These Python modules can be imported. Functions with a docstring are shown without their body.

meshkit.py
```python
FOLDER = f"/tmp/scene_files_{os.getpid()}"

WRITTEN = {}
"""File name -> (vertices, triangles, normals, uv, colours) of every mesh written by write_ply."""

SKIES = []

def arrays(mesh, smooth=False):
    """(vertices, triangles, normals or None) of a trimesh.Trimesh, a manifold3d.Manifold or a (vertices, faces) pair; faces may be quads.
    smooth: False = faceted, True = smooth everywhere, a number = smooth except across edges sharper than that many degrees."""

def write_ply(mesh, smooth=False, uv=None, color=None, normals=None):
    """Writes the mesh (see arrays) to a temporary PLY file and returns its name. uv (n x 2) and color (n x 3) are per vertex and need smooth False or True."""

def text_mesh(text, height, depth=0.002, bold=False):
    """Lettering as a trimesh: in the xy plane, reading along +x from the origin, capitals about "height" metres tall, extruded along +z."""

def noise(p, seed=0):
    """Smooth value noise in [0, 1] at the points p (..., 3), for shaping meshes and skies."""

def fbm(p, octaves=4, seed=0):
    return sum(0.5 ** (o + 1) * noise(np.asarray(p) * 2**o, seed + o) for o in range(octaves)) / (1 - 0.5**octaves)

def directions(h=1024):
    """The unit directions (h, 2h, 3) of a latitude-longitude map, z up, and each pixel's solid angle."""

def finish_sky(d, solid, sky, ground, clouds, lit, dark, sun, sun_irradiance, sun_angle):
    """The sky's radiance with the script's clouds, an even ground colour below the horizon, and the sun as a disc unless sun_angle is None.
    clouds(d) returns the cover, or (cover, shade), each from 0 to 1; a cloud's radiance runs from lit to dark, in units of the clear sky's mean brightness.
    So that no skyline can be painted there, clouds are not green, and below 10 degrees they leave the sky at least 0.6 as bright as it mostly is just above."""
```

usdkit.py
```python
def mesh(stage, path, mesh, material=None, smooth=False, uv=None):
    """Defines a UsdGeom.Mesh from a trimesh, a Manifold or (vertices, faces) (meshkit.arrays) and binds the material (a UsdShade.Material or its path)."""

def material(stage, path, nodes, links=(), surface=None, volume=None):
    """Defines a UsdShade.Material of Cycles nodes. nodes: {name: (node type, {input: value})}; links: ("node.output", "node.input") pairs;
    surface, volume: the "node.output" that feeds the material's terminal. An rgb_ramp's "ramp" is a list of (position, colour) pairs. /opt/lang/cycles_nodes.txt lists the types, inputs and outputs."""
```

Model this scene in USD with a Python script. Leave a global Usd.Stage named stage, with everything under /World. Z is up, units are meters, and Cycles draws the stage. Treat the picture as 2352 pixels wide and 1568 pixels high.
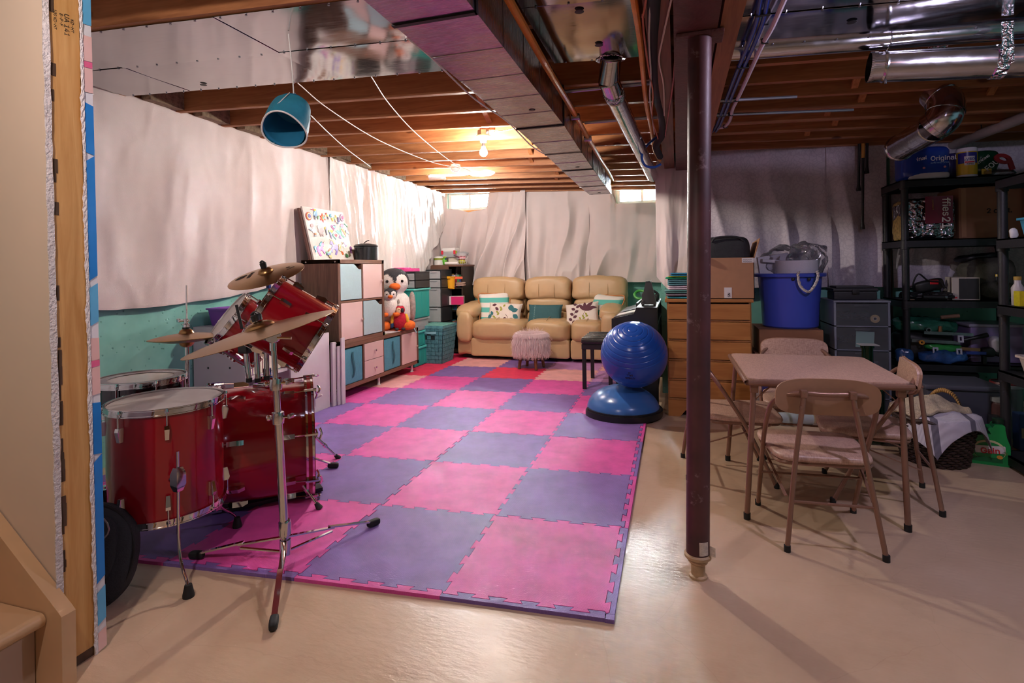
import math, random
import numpy as np, trimesh, usdkit, meshkit
import manifold3d as m3
from pxr import Usd, UsdGeom, UsdLux, UsdShade, Gf, Sdf, Vt
from shapely.geometry import Polygon, Point, LineString
from shapely.ops import unary_union
from shapely import affinity

stage = Usd.Stage.CreateInMemory()
UsdGeom.SetStageUpAxis(stage, UsdGeom.Tokens.z)
UsdGeom.SetStageMetersPerUnit(stage, 1.0)
UsdGeom.Xform.Define(stage, '/World')
UsdGeom.Scope.Define(stage, '/World/Looks')

# ---------------------------------------------------------------- camera
FPX, YAW, ROLL, CZ, SH = 1239.2, -0.2974, -0.016, 1.188, -167.4      # measured from the floor tiles, pixels of the 2352 x 1568 frame
_c, _s = math.cos(YAW), math.sin(YAW)
FWD, _r, _u = np.array([_s, _c, 0.]), np.array([_c, -_s, 0.]), np.array([0, 0, 1.])
RGT = math.cos(ROLL) * _r + math.sin(ROLL) * _u
UPV = -math.sin(ROLL) * _r + math.cos(ROLL) * _u
EYE = np.array([0, 0, CZ])
cam = UsdGeom.Camera.Define(stage, '/World/camera')
HA = 36.0
cam.CreateFocalLengthAttr(HA * FPX / 2352)
cam.CreateHorizontalApertureAttr(HA)
cam.CreateVerticalApertureAttr(HA * 1568 / 2352)
cam.CreateVerticalApertureOffsetAttr(HA * SH / 2352)
cam.CreateClippingRangeAttr(Gf.Vec2f(0.05, 100))
cam.CreateExposureAttr(0.95)
mm = np.eye(4); mm[0, :3], mm[1, :3], mm[2, :3], mm[3, :3] = RGT, UPV, -FWD, EYE
cam.AddTransformOp().Set(Gf.Matrix4d(*mm.ravel().tolist()))

# ---------------------------------------------------------------- light: daylight outside the two small windows, bare bulbs under the joists
dome = UsdLux.DomeLight.Define(stage, '/World/daylight')
dome.CreateIntensityAttr(85.0); dome.CreateColorAttr(Gf.Vec3f(0.92, 0.97, 1.0))
def bulb_light(name, p, power, col, r=0.035):
    l = UsdLux.SphereLight.Define(stage, '/World/' + name)
    l.CreateRadiusAttr(r); l.CreateColorAttr(Gf.Vec3f(*col)); l.CreateIntensityAttr(power / (4 * math.pi * r * r * math.pi)); l.CreateNormalizeAttr(False)
    l.AddTranslateOp().Set(Gf.Vec3d(*p))
    return l
BULB = (-1.47, 4.07, 2.12)
BULB_W = 42.0                                                        # the bulb in view is an emitting mesh, see ceiling_bulb
TUBE_W = 38.0                                                        # the tube lamp in view, see tube_lamp
bulb_light('bulb_light_right', (1.22, 2.02, 2.10), 22.0, (0.80, 0.72, 1.0))
bulb_light('bulb_light_stairs', (-1.15, 0.25, 2.15), 27.0, (1.0, 0.88, 0.84))

# ---------------------------------------------------------------- helpers
def ray(px, py): return ((px - 1176) * RGT - (py - 784 - SH) * UPV) / FPX + FWD
def atz(px, py, z=0.0): d = ray(px, py); return EYE + d * (z - CZ) / d[2]      # a point at height z
def atx(px, py, x): d = ray(px, py); return EYE + d * x / d[0]
def aty(px, py, y): d = ray(px, py); return EYE + d * y / d[1]
def atd(px, py, t): return EYE + ray(px, py) * t                               # a point t metres in front of the camera
def lin(h):
    c = np.array([int(h[i:i + 2], 16) for i in (0, 2, 4)]) / 255.0
    return tuple(np.where(c < 0.04045, c / 12.92, ((c + 0.055) / 1.055) ** 2.4))
_mats = {}
def mat(name, h, rough=0.5, metal=0.0, var=0.0, vs=6.0, bump=0.0, bs=40.0, ms=(1, 1, 1), spec=0.5, **extra):
    """A principled material; var: how far a noise of scale vs varies its colour; bump: relief of scale bs; ms stretches both."""
    if name in _mats: return _mats[name]
    c = lin(h) if isinstance(h, str) else tuple(h)
    n = {'p': ('principled_bsdf', dict(base_color=c, roughness=rough, metallic=metal, specular_ior_level=spec, **extra))}
    l = []
    if var or bump:
        n['t'] = ('texture_coordinate', {}); n['m'] = ('mapping', {'scale': ms}); l += [('t.object', 'm.vector')]
    if var:
        n['n'] = ('noise_texture', {'scale': vs, 'detail': 4.0, 'roughness': 0.6})
        n['r'] = ('rgb_ramp', {'ramp': [(0.3, [x * (1 - var) for x in c]), (0.7, [min(1, x * (1 + var)) for x in c])]})
        l += [('m.vector', 'n.vector'), ('n.fac', 'r.fac'), ('r.color', 'p.base_color')]
    if bump:
        n['b'] = ('noise_texture', {'scale': bs, 'detail': 3.0}); n['bb'] = ('bump', {'strength': bump, 'distance': 0.01})
        l += [('m.vector', 'b.vector'), ('b.fac', 'bb.height'), ('bb.normal', 'p.normal')]
    _mats[name] = usdkit.material(stage, '/World/Looks/' + name, n, l, 'p.BSDF')
    return _mats[name]
def wood(name, h1, h2, axis=0, scale=3.0, rough=0.55, knots=True, stretch=14, spec=0.4):
    """Wood with grain along an axis and dark knots."""
    if name in _mats: return _mats[name]
    s = [stretch] * 3; s[axis] = 1.0; ks = [1.0] * 3; ks[axis] = 0.6
    n = {'t': ('texture_coordinate', {}), 'm': ('mapping', {'scale': tuple(s)}), 'n': ('noise_texture', {'scale': scale, 'detail': 5.0, 'roughness': 0.6, 'distortion': 0.6}),
         'r': ('rgb_ramp', {'ramp': [(0.3, lin(h1)), (0.68, lin(h2))]}), 'p': ('principled_bsdf', {'roughness': rough, 'specular_ior_level': spec}), 'bb': ('bump', {'strength': 0.15, 'distance': 0.004})}
    l = [('t.object', 'm.vector'), ('m.vector', 'n.vector'), ('n.fac', 'r.fac'), ('n.fac', 'bb.height'), ('bb.normal', 'p.normal')]
    if knots:
        n['km'] = ('mapping', {'scale': tuple(ks)}); n['v'] = ('voronoi_texture', {'scale': 4.5}); n['kr'] = ('rgb_ramp', {'ramp': [(0.0, (0.25, 0.2, 0.16)), (0.085, (0.4, 0.32, 0.26)), (0.12, (1, 1, 1))]})
        n['x'] = ('mix', {'mix_type': 'multiply', 'fac': 1.0})
        l += [('t.object', 'km.vector'), ('km.vector', 'v.vector'), ('v.distance', 'kr.fac'), ('r.color', 'x.color1'), ('kr.color', 'x.color2'), ('x.color', 'p.base_color')]
    else: l += [('r.color', 'p.base_color')]
    _mats[name] = usdkit.material(stage, '/World/Looks/' + name, n, l, 'p.BSDF')
    return _mats[name]
def pane(name, tint=(1, 1, 1), ior=1.45, rough=0.05, clear=1.0, body=None):
    """Thin clear plastic or glass: see-through with a sheen; body (colour, share) adds a milky part."""
    if name in _mats: return _mats[name]
    n = {'a': ('transparent_bsdf', {'color': tint}), 'g': ('glossy_bsdf', {'color': (1, 1, 1), 'roughness': rough}), 'f': ('fresnel', {'IOR': ior}), 'x': ('mix_closure', {})}
    l = [('a.BSDF', 'x.closure1'), ('g.BSDF', 'x.closure2'), ('f.fac', 'x.fac')]; out = 'x.closure'
    if body:
        n['d'] = ('diffuse_bsdf', {'color': lin(body[0])}); n['y'] = ('mix_closure', {'fac': body[1]})
        l += [('x.closure', 'y.closure1'), ('d.BSDF', 'y.closure2')]; out = 'y.closure'
    _mats[name] = usdkit.material(stage, '/World/Looks/' + name, n, l, out)
    return _mats[name]

def tm(v, f): return trimesh.Trimesh(np.asarray(v, float), np.asarray(f, int), process=False)
def cat(*ms):
    ms = [m for m in (ms[0] if len(ms) == 1 and isinstance(ms[0], (list, tuple)) else ms) if m is not None]
    return trimesh.util.concatenate(ms) if len(ms) > 1 else ms[0]
def hull(pts):
    m = m3.Manifold.hull_points(np.asarray(pts, np.float32)); g = m.to_mesh()
    return tm(g.vert_properties[:, :3], g.tri_verts)
_dirs = np.array([[x, y, z] for x in (-1, 0, 1) for y in (-1, 0, 1) for z in (-1, 0, 1) if x or y or z], float)
_dirs /= np.linalg.norm(_dirs, axis=1)[:, None]
def box(x0, x1, y0, y1, z0, z1, b=0.0):
    """A box, its edges rounded by b."""
    if b <= 0:
        v = [[x, y, z] for x in (x0, x1) for y in (y0, y1) for z in (z0, z1)]
        return tm(v, [[0, 1, 3], [0, 3, 2], [4, 6, 7], [4, 7, 5], [0, 4, 5], [0, 5, 1], [2, 3, 7], [2, 7, 6], [0, 2, 6], [0, 6, 4], [1, 5, 7], [1, 7, 3]])
    p = [np.array([x, y, z]) + b * d * s for x, sx in ((x0 + b, -1), (x1 - b, 1)) for y, sy in ((y0 + b, -1), (y1 - b, 1)) for z, sz in ((z0 + b, -1), (z1 - b, 1))
         for d in _dirs for s in (1,) if d[0] * sx >= 0 and d[1] * sy >= 0 and d[2] * sz >= 0]
    return hull(p)
def cbox(c, s, b=0.0): return box(c[0] - s[0] / 2, c[0] + s[0] / 2, c[1] - s[1] / 2, c[1] + s[1] / 2, c[2] - s[2] / 2, c[2] + s[2] / 2, b)
def rot(ax, deg):
    return trimesh.transformations.rotation_matrix(math.radians(deg), {'x': [1, 0, 0], 'y': [0, 1, 0], 'z': [0, 0, 1]}.get(ax, ax) if isinstance(ax, str) else ax)
def tr(m, loc=(0, 0, 0), *rots):
    """Turns a mesh by (axis, degrees) pairs in order, then moves it."""
    m = m.copy()
    for a, d in rots: m.apply_transform(rot(a, d))
    m.apply_translation(loc); return m
def frame(d):
    d = np.asarray(d, float); d = d / np.linalg.norm(d)
    a = np.cross(d, [0, 0, 1.0]) if abs(d[2]) < 0.95 else np.cross(d, [1.0, 0, 0])
    a /= np.linalg.norm(a); return a, np.cross(d, a), d
def orient(m, o, ax):
    """A mesh built along z is set at o with z along ax."""
    a, b, d = frame(ax); m = m.copy(); m.vertices = np.asarray(o) + m.vertices @ np.array([a, b, d]); 
    if np.linalg.det(np.array([a, b, d])) < 0: m.invert()
    return m
def lathe(prof, n=32, o=(0, 0, 0), ax=(0, 0, 1)):
    """Turns a profile of (radius, height) pairs about ax; radius 0 closes an end."""
    t = np.linspace(0, 2 * np.pi, n, endpoint=False); cs, sn = np.cos(t), np.sin(t); v, f, rows = [], [], []
    for r, z in prof:
        if r <= 1e-9: rows.append([len(v)]); v.append([0, 0, z])
        else: rows.append(list(range(len(v), len(v) + n))); v += [[r * a, r * b, z] for a, b in zip(cs, sn)]
    for A, B in zip(rows, rows[1:]):
        for k in range(n):
            j = (k + 1) % n
            if len(A) == 1 and len(B) == 1: break
            if len(A) == 1: f.append([A[0], B[j], B[k]])
            elif len(B) == 1: f.append([A[k], A[j], B[0]])
            else: f += [[A[k], A[j], B[j]], [A[k], B[j], B[k]]]
    return orient(tm(v, f), o, ax) if tuple(ax) != (0, 0, 1) else tr(tm(v, f), o)
def cyl(a, b, r, r2=None, n=16):
    a, b = np.asarray(a, float), np.asarray(b, float); L = np.linalg.norm(b - a); r2 = r if r2 is None else r2
    return lathe([(0, 0), (r, 0), (r2, L), (0, L)], n, a, b - a)
def pipe(o, ax, r, L, w=0.003, n=32):
    return lathe([(r - w, 0), (r, 0), (r, L), (r - w, L), (r - w, 0)], n, o, ax)
def smoothline(p, k=6, closed=False):
    p = np.asarray(p, float)
    if len(p) < 3 and not closed: return p
    q = np.vstack([p[-1], p, p[0], p[1]]) if closed else np.vstack([2 * p[0] - p[1], p, 2 * p[-1] - p[-2]])
    out = []
    for i in range(1, len(q) - 2):
        for t in np.linspace(0, 1, k, endpoint=False):
            out.append(0.5 * (2 * q[i] + (q[i + 1] - q[i - 1]) * t + (2 * q[i - 1] - 5 * q[i] + 4 * q[i + 1] - q[i + 2]) * t * t + (3 * q[i] - q[i - 1] - 3 * q[i + 1] + q[i + 2]) * t ** 3))
    return np.array(out) if closed else np.vstack([out, p[-1]])
def tube(p, r, n=8, k=6, closed=False, sm=True):
    """A round bar along a curve through the points p; r may be one radius per given point."""
    p = np.asarray(p, float); rr = np.full(len(p), r) if np.ndim(r) == 0 else np.asarray(r, float)
    if sm and len(p) > 2:
        q = smoothline(np.c_[p, rr], k, closed); p, rr = q[:, :3], q[:, 3]
    N = len(p); T = np.gradient(p, axis=0) if not closed else np.roll(p, -1, 0) - np.roll(p, 1, 0)
    T /= np.maximum(np.linalg.norm(T, axis=1), 1e-12)[:, None]
    a = frame(T[0])[0]; v = []; ang = np.linspace(0, 2 * np.pi, n, endpoint=False)
    for i in range(N):
        a = a - T[i] * (a @ T[i]); a /= np.linalg.norm(a); b = np.cross(T[i], a)
        v += [p[i] + rr[i] * (math.cos(t) * a + math.sin(t) * b) for t in ang]
    f = []
    for i in range(N if closed else N - 1):
        A, B = i * n, ((i + 1) % N) * n
        for k2 in range(n):
            j = (k2 + 1) % n; f += [[A + k2, A + j, B + j], [A + k2, B + j, B + k2]]
    if not closed:
        v += [p[0], p[-1]]; c0, c1 = N * n, N * n + 1
        for k2 in range(n):
            j = (k2 + 1) % n; f += [[c0, j, k2], [c1, (N - 1) * n + k2, (N - 1) * n + j]]
    return tm(v, f)
def prism(poly, h, z0=0.0):
    """A flat outline (points or a shapely shape) raised by h along z."""
    s = poly if hasattr(poly, 'geom_type') else Polygon(poly)
    if not s.is_valid: s = s.buffer(0)
    ms = [trimesh.creation.extrude_polygon(g, h, engine='earcut') for g in getattr(s, 'geoms', [s]) if g.area > 1e-9]
    m = cat(ms); m.apply_translation([0, 0, z0]); return m
def place(m, o, ex, ey, ez=None):
    """Maps a mesh's x, y, z to the given directions at o."""
    ex, ey = np.asarray(ex, float), np.asarray(ey, float); ez = np.cross(ex, ey) if ez is None else np.asarray(ez, float)
    B = np.array([ex, ey, ez]); m = m.copy(); m.vertices = np.asarray(o) + m.vertices @ B
    if np.linalg.det(B) < 0: m.invert()
    return m
def sq(sx, sy, sz, e1=0.35, e2=0.35, nu=28, nv=16):
    """A superellipsoid of half sizes sx, sy, sz: small e = boxy, 1 = ball."""
    u = np.linspace(-np.pi, np.pi, nu, endpoint=False); w = np.linspace(-np.pi / 2, np.pi / 2, nv + 1)[1:-1]
    g = lambda x, e: np.sign(x) * np.abs(x) ** e
    v = [[0, 0, -sz]]
    for b in w: v += [[sx * g(math.cos(b), e1) * g(math.cos(a), e2), sy * g(math.cos(b), e1) * g(math.sin(a), e2), sz * g(math.sin(b), e1)] for a in u]
    v.append([0, 0, sz]); f = []; R = len(w)
    for k in range(nu):
        j = (k + 1) % nu; f.append([0, 1 + j, 1 + k]); f.append([len(v) - 1, 1 + (R - 1) * nu + k, 1 + (R - 1) * nu + j])
        for r in range(R - 1):
            A, B = 1 + r * nu, 1 + (r + 1) * nu; f += [[A + k, A + j, B + j], [A + k, B + j, B + k]]
    return tm(v, f)
def ball(c, r, s=(1, 1, 1), n=24): return tr(sq(r * s[0], r * s[1], r * s[2], 1, 1, n, n // 2 + 2), c)
def gridmesh(P, th=0.0):
    """A surface over a grid of points P (a, b, 3), th thick."""
    P = np.asarray(P, float); A, B = P.shape[:2]; i = np.arange(A * B).reshape(A, B)
    q = np.stack([i[:-1, :-1], i[1:, :-1], i[1:, 1:], i[:-1, 1:]], -1).reshape(-1, 4)
    f = np.vstack([q[:, [0, 1, 2]], q[:, [0, 2, 3]]]); v = P.reshape(-1, 3)
    if not th: return tm(v, f)
    n = np.cross(np.gradient(P, axis=0), np.gradient(P, axis=1)); n /= np.maximum(np.linalg.norm(n, axis=2), 1e-9)[..., None]
    w = (P - n * th).reshape(-1, 3); N = len(v)
    e = np.concatenate([i[:-1, 0], i[-1, :-1], i[:0:-1, -1], i[0, :0:-1]]); e2 = np.roll(e, -1)
    side = np.vstack([np.stack([e, e + N, e2 + N], 1), np.stack([e, e2 + N, e2], 1)])
    return tm(np.vstack([v, w]), np.vstack([f, f[:, ::-1] + N, side]))
def wob(m, amp, fr, seed=0, along=None):
    """Moves the vertices by a smooth noise."""
    m = m.copy(); v = m.vertices; d = np.stack([meshkit.fbm(v * fr + 31.7 * k, 3, seed + k) - 0.5 for k in range(3)], 1) * 2 * amp
    m.vertices = v + (d if along is None else d * np.asarray(along)); return m
def pillow(w, h, t, nu=24):
    """A cushion w x h, t thick, flat in xy with pinched corners."""
    u = np.linspace(-1, 1, nu); U, V = np.meshgrid(u, u, indexing='ij')
    pin = 1 - 0.10 * (1 - U ** 2) * V ** 4 * 0 - 0.07 * (np.abs(V) ** 3) * (1 - U * U)
    pin2 = 1 - 0.07 * (np.abs(U) ** 3) * (1 - V * V)
    Z = t / 2 * np.sqrt(np.clip((1 - U ** 4) * (1 - V ** 4), 0, 1))
    X, Y = U * w / 2 * pin2, V * h / 2 * pin
    a = gridmesh(np.stack([X, Y, Z], -1)); b = gridmesh(np.stack([X, Y, -Z], -1)); 
    return cat(a, b) if a.face_normals[len(a.faces) // 2][2] > 0 and not b.invert() else cat(a, b)

_used = {}
def fresh(parent, name):
    k = _used.get((parent, name), 0); _used[(parent, name)] = k + 1
    return f'{parent}/{name}' + (f'_{k:03d}' if k else '')
def put(path, mesh, m, smooth=35):
    mesh = usdkit.mesh(stage, path, mesh, m, smooth=smooth); return mesh.GetPrim()
def tag(prim, label, category, group=None, kind=None):
    for k, v in (('label', label), ('category', category), ('group', group), ('kind', kind)):
        if v: prim.SetCustomDataByKey(k, v)
class T:
    """One top-level thing: an Xform whose meshes are its parts. w=True: the given mesh is in world coordinates."""
    def __init__(s, name, label=None, category=None, loc=(0, 0, 0), rz=0.0, group=None, kind=None):
        s.path = fresh('/World', name); s.loc = np.asarray(loc, float); s.rz = rz; s.x = UsdGeom.Xform.Define(stage, s.path)
        s.x.AddTranslateOp().Set(Gf.Vec3d(*map(float, s.loc))); s.x.AddRotateZOp().Set(float(rz)); tag(s.x.GetPrim(), label, category, group, kind)
    def p(s, name, mesh, m, parent=None, smooth=35, w=False, label=None, kind=None):
        if w:
            mesh = mesh.copy(); a = math.radians(-s.rz); q = mesh.vertices - s.loc
            mesh.vertices = np.stack([q[:, 0] * math.cos(a) - q[:, 1] * math.sin(a), q[:, 0] * math.sin(a) + q[:, 1] * math.cos(a), q[:, 2]], 1)
        path = fresh(parent or s.path, name); pr = put(path, mesh, m, smooth); tag(pr, label, None, None, kind); return path
def one(name, mesh, m, label, category, group=None, smooth=35, kind=None):
    """A thing that is a single mesh."""
    c = mesh.bounds.mean(0); c[2] = mesh.bounds[0][2]; mesh = mesh.copy(); mesh.vertices = mesh.vertices - c
    path = fresh('/World', name); pr = put(path, mesh, m, smooth); UsdGeom.Xformable(pr).AddTranslateOp().Set(Gf.Vec3d(*map(float, c))); tag(pr, label, category, group, kind); return path
def dup(src, name, label, loc, rz=0.0, group=None, scale=None):
    """Another copy of a thing with all its parts."""
    was = stage.GetPrimAtPath(src).GetCustomData(); path = fresh('/World', name); x = UsdGeom.Xform.Define(stage, path); pr = x.GetPrim()
    pr.GetReferences().AddInternalReference(src); x.ClearXformOpOrder()
    x.AddTranslateOp(opSuffix='at').Set(Gf.Vec3d(*map(float, loc))); x.AddRotateZOp(opSuffix='at').Set(float(rz))
    tag(pr, label, was.get('category'), group or was.get('group')); pr.SetInstanceable(True); return path
def text(s, h, o, ex, ey, depth=0.001, bold=False, center=False):
    t = meshkit.text_mesh(s, h, depth, bold)
    if center: t.apply_translation([-t.bounds[:, 0].mean(), -t.bounds[:, 1].mean(), 0])
    ex, ey = np.asarray(ex, float), np.asarray(ey, float)
    return place(t, o, ex / np.linalg.norm(ex), ey / np.linalg.norm(ey))
rng = np.random.default_rng(7)
# ---------------------------------------------------------------- materials of the room
def floor_mat():
    n = {'t': ('texture_coordinate', {}), 'n': ('noise_texture', {'scale': 1.3, 'detail': 6.0, 'roughness': 0.62}), 'r': ('rgb_ramp', {'ramp': [(0.3, lin('B59A80')), (0.55, lin('C2A78D')), (0.75, lin('CBB199'))]}),
         's': ('voronoi_texture', {'scale': 2.2, 'feature': 'distance_to_edge'}), 'sw': ('noise_texture', {'scale': 3.0, 'detail': 4.0}), 'sm': ('mix_vector', {'fac': 0.12}), 'sr': ('rgb_ramp', {'ramp': [(0.0, (0.78, 0.74, 0.7)), (0.004, (1, 1, 1))]}),
         'x': ('mix', {'mix_type': 'multiply', 'fac': 0.35}), 'm': ('mapping', {'scale': (22, 60, 1), 'rotation': (0, 0, 0.5)}), 'b1': ('noise_texture', {'scale': 1.0, 'detail': 3.0}), 'b2': ('noise_texture', {'scale': 130.0, 'detail': 2.0}), 'bs': ('math', {'math_type': 'multiply_add', 'value2': 0.12}),
         'bb': ('bump', {'strength': 0.16, 'distance': 0.008}), 'rr': ('map_range', {'from_min': 0.3, 'from_max': 0.7, 'to_min': 0.27, 'to_max': 0.47}), 'p': ('principled_bsdf', {'specular_ior_level': 0.5})}
    l = [('t.object', 'n.vector'), ('n.fac', 'r.fac'), ('t.object', 'sw.vector'), ('t.object', 'sm.a'), ('sw.color', 'sm.b'), ('sm.result', 's.vector'), ('s.distance', 'sr.fac'), ('r.color', 'x.color1'), ('sr.color', 'x.color2'), ('x.color', 'p.base_color'),
         ('t.object', 'm.vector'), ('m.vector', 'b1.vector'), ('t.object', 'b2.vector'), ('b2.fac', 'bs.value1'), ('b1.fac', 'bs.value3'), ('bs.value', 'bb.height'), ('bb.normal', 'p.normal'), ('n.fac', 'rr.value'), ('rr.result', 'p.roughness')]
    return usdkit.material(stage, '/World/Looks/painted_concrete', n, l, 'p.BSDF')
def teal_mat():
    n = {'t': ('texture_coordinate', {}), 'v': ('voronoi_texture', {'scale': 27.0}), 'n': ('noise_texture', {'scale': 5.0, 'detail': 5.0}), 'r': ('rgb_ramp', {'ramp': [(0.3, lin('74B8AC')), (0.7, lin('8CCFC2'))]}),
         'pr': ('rgb_ramp', {'ramp': [(0.0, (0.25, 0.4, 0.38)), (0.13, (0.5, 0.65, 0.62)), (0.2, (1, 1, 1))]}), 'x': ('mix', {'mix_type': 'multiply', 'fac': 0.8}), 'w': ('noise_texture', {'scale': 7.0}), 'wr': ('rgb_ramp', {'ramp': [(0.47, (1, 1, 1)), (0.53, (0, 0, 0))]}), 'y': ('mix', {'mix_type': 'lighten', 'fac': 1.0}),
         'bb': ('bump', {'strength': 0.5, 'distance': 0.008}), 'p': ('principled_bsdf', {'roughness': 0.62})}
    l = [('t.object', 'v.vector'), ('t.object', 'n.vector'), ('t.object', 'w.vector'), ('n.fac', 'r.fac'), ('v.distance', 'pr.fac'), ('w.fac', 'wr.fac'), ('pr.color', 'y.color1'), ('wr.color', 'y.color2'), ('r.color', 'x.color1'), ('y.color', 'x.color2'), ('x.color', 'p.base_color'), ('y.color', 'bb.height'), ('bb.normal', 'p.normal')]
    return usdkit.material(stage, '/World/Looks/teal_concrete', n, l, 'p.BSDF')
FLOOR, TEAL = floor_mat(), teal_mat()
def sheet_metal(name, h='BDBCC0', rough=0.2, bump=0.35, bs=2.2, var=0.08):
    n = {'t': ('texture_coordinate', {}), 'n': ('noise_texture', {'scale': bs, 'detail': 1.5}), 'm': ('mapping', {'scale': (2, 14, 2)}), 's': ('noise_texture', {'scale': 6.0, 'detail': 4.0}), 'r': ('rgb_ramp', {'ramp': [(0.3, [x * (1 - var) for x in lin(h)]), (0.7, lin(h))]}),
         'q': ('map_range', {'from_min': 0.3, 'from_max': 0.7, 'to_min': rough * 0.75, 'to_max': rough * 1.35}), 'bb': ('bump', {'strength': bump, 'distance': 0.04}), 'p': ('principled_bsdf', {'metallic': 1.0})}
    return usdkit.material(stage, '/World/Looks/' + name, n, [('t.object', 'n.vector'), ('t.object', 'm.vector'), ('m.vector', 's.vector'), ('s.fac', 'r.fac'), ('r.color', 'p.base_color'), ('s.fac', 'q.value'), ('q.result', 'p.roughness'), ('n.fac', 'bb.height'), ('bb.normal', 'p.normal')], 'p.BSDF')
GALV, DUCT, PIPE = sheet_metal('galvanized_sheet', 'BDBCC0', .09, .22, 1.6), sheet_metal('duct_metal', 'A9A4A8', 0.26, 0.12, 5.0), sheet_metal('round_pipe_metal', 'C9C8CC', 0.15, 0.1, 9.0)
FOIL = sheet_metal('foil_tape', 'D5D5D8', 0.14, 1.0, 60.0)
CHROME = mat('chrome', 'DDDDE0', 0.07, 1.0)
STEEL = mat('dull_steel', '9A9AA0', 0.32, 1.0, 0.15, 20)
BLACK = mat('black_plastic', '1B1B1D', 0.45, 0, 0.12, 30)
RUBBER = mat('black_rubber', '161617', 0.7)
JOIST = wood('joist_lumber', '905A38', 'B1774C', 0, 3.0)
JOISTY = wood('lumber_lengthwise', '9A5C38', 'B9784A', 1, 3.0)
BRIDGE = wood('bridging_lumber', 'A8663C', 'C98A58', 1, 5.0, knots=False)
OSB = mat('subfloor_board', '8E623F', 0.7, 0, 0.3, 22)
WHITEP = mat('white_plastic', 'E6E3E0', 0.4)
CLOTHW = mat('white_drape', 'D6C8C6', 0.75, 0, 0.03, 4, 0.08, 260, sheen_weight=0.25, sheen_roughness=0.4)
CLOTHS = mat('silky_drape', 'DCD6D3', 0.5, 0, 0.03, 4, 0.05, 260, sheen_weight=0.3)
def leafcloth():
    n = {'t': ('texture_coordinate', {}), 'v': ('voronoi_texture', {'scale': 30.0, 'feature': 'distance_to_edge'}), 'd': ('noise_texture', {'scale': 9.0}), 'x': ('mix_vector', {'fac': .12}), 'r': ('rgb_ramp', {'ramp': [(0, lin('BDB2C0')), (.06, lin('C0B6C3')), (.12, lin('CCC2CD'))]}), 'bb': ('bump', {'strength': .12, 'distance': .003}), 'p': ('principled_bsdf', {'roughness': .5, 'sheen_weight': .2})}
    return usdkit.material(stage, '/World/Looks/patterned_drape', n, [('t.object', 'd.vector'), ('t.object', 'x.a'), ('d.color', 'x.b'), ('x.result', 'v.vector'), ('v.distance', 'r.fac'), ('r.color', 'p.base_color'), ('v.distance', 'bb.height'), ('bb.normal', 'p.normal')], 'p.BSDF')
CLOTHP = leafcloth()

# ---------------------------------------------------------------- shell
LX, RX, BY, FY, BX, BYR = -3.40, 2.85, 7.60, -2.2, -0.15, 5.25
jz = lambda x: 2.25 - 0.034 * (x + 1.1)                              # underside of the joists; the old house is not quite level
def structure(name, mesh, m, smooth=False):
    pr = put(fresh('/World', name), mesh, m, smooth); pr.SetCustomDataByKey('kind', 'structure'); return str(pr.GetPath())
structure('floor', box(LX - .1, RX + .1, FY - .1, BY + .1, -0.12, 0), FLOOR)
structure('wall_left', box(LX - .1, LX, FY, BY + .1, -.05, 2.75), TEAL)
W1, W2 = (-3.34, -2.64, 2.085, 2.34), (-0.80, -0.10, 2.06, 2.33)
wb = Polygon([(LX, -.05), (BX, -.05), (BX, 2.75), (LX, 2.75)])
for a, b, c, d in (W1, W2): wb = wb.difference(Polygon([(a, c), (min(b, BX), c), (min(b, BX), d), (a, d)]))
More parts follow.
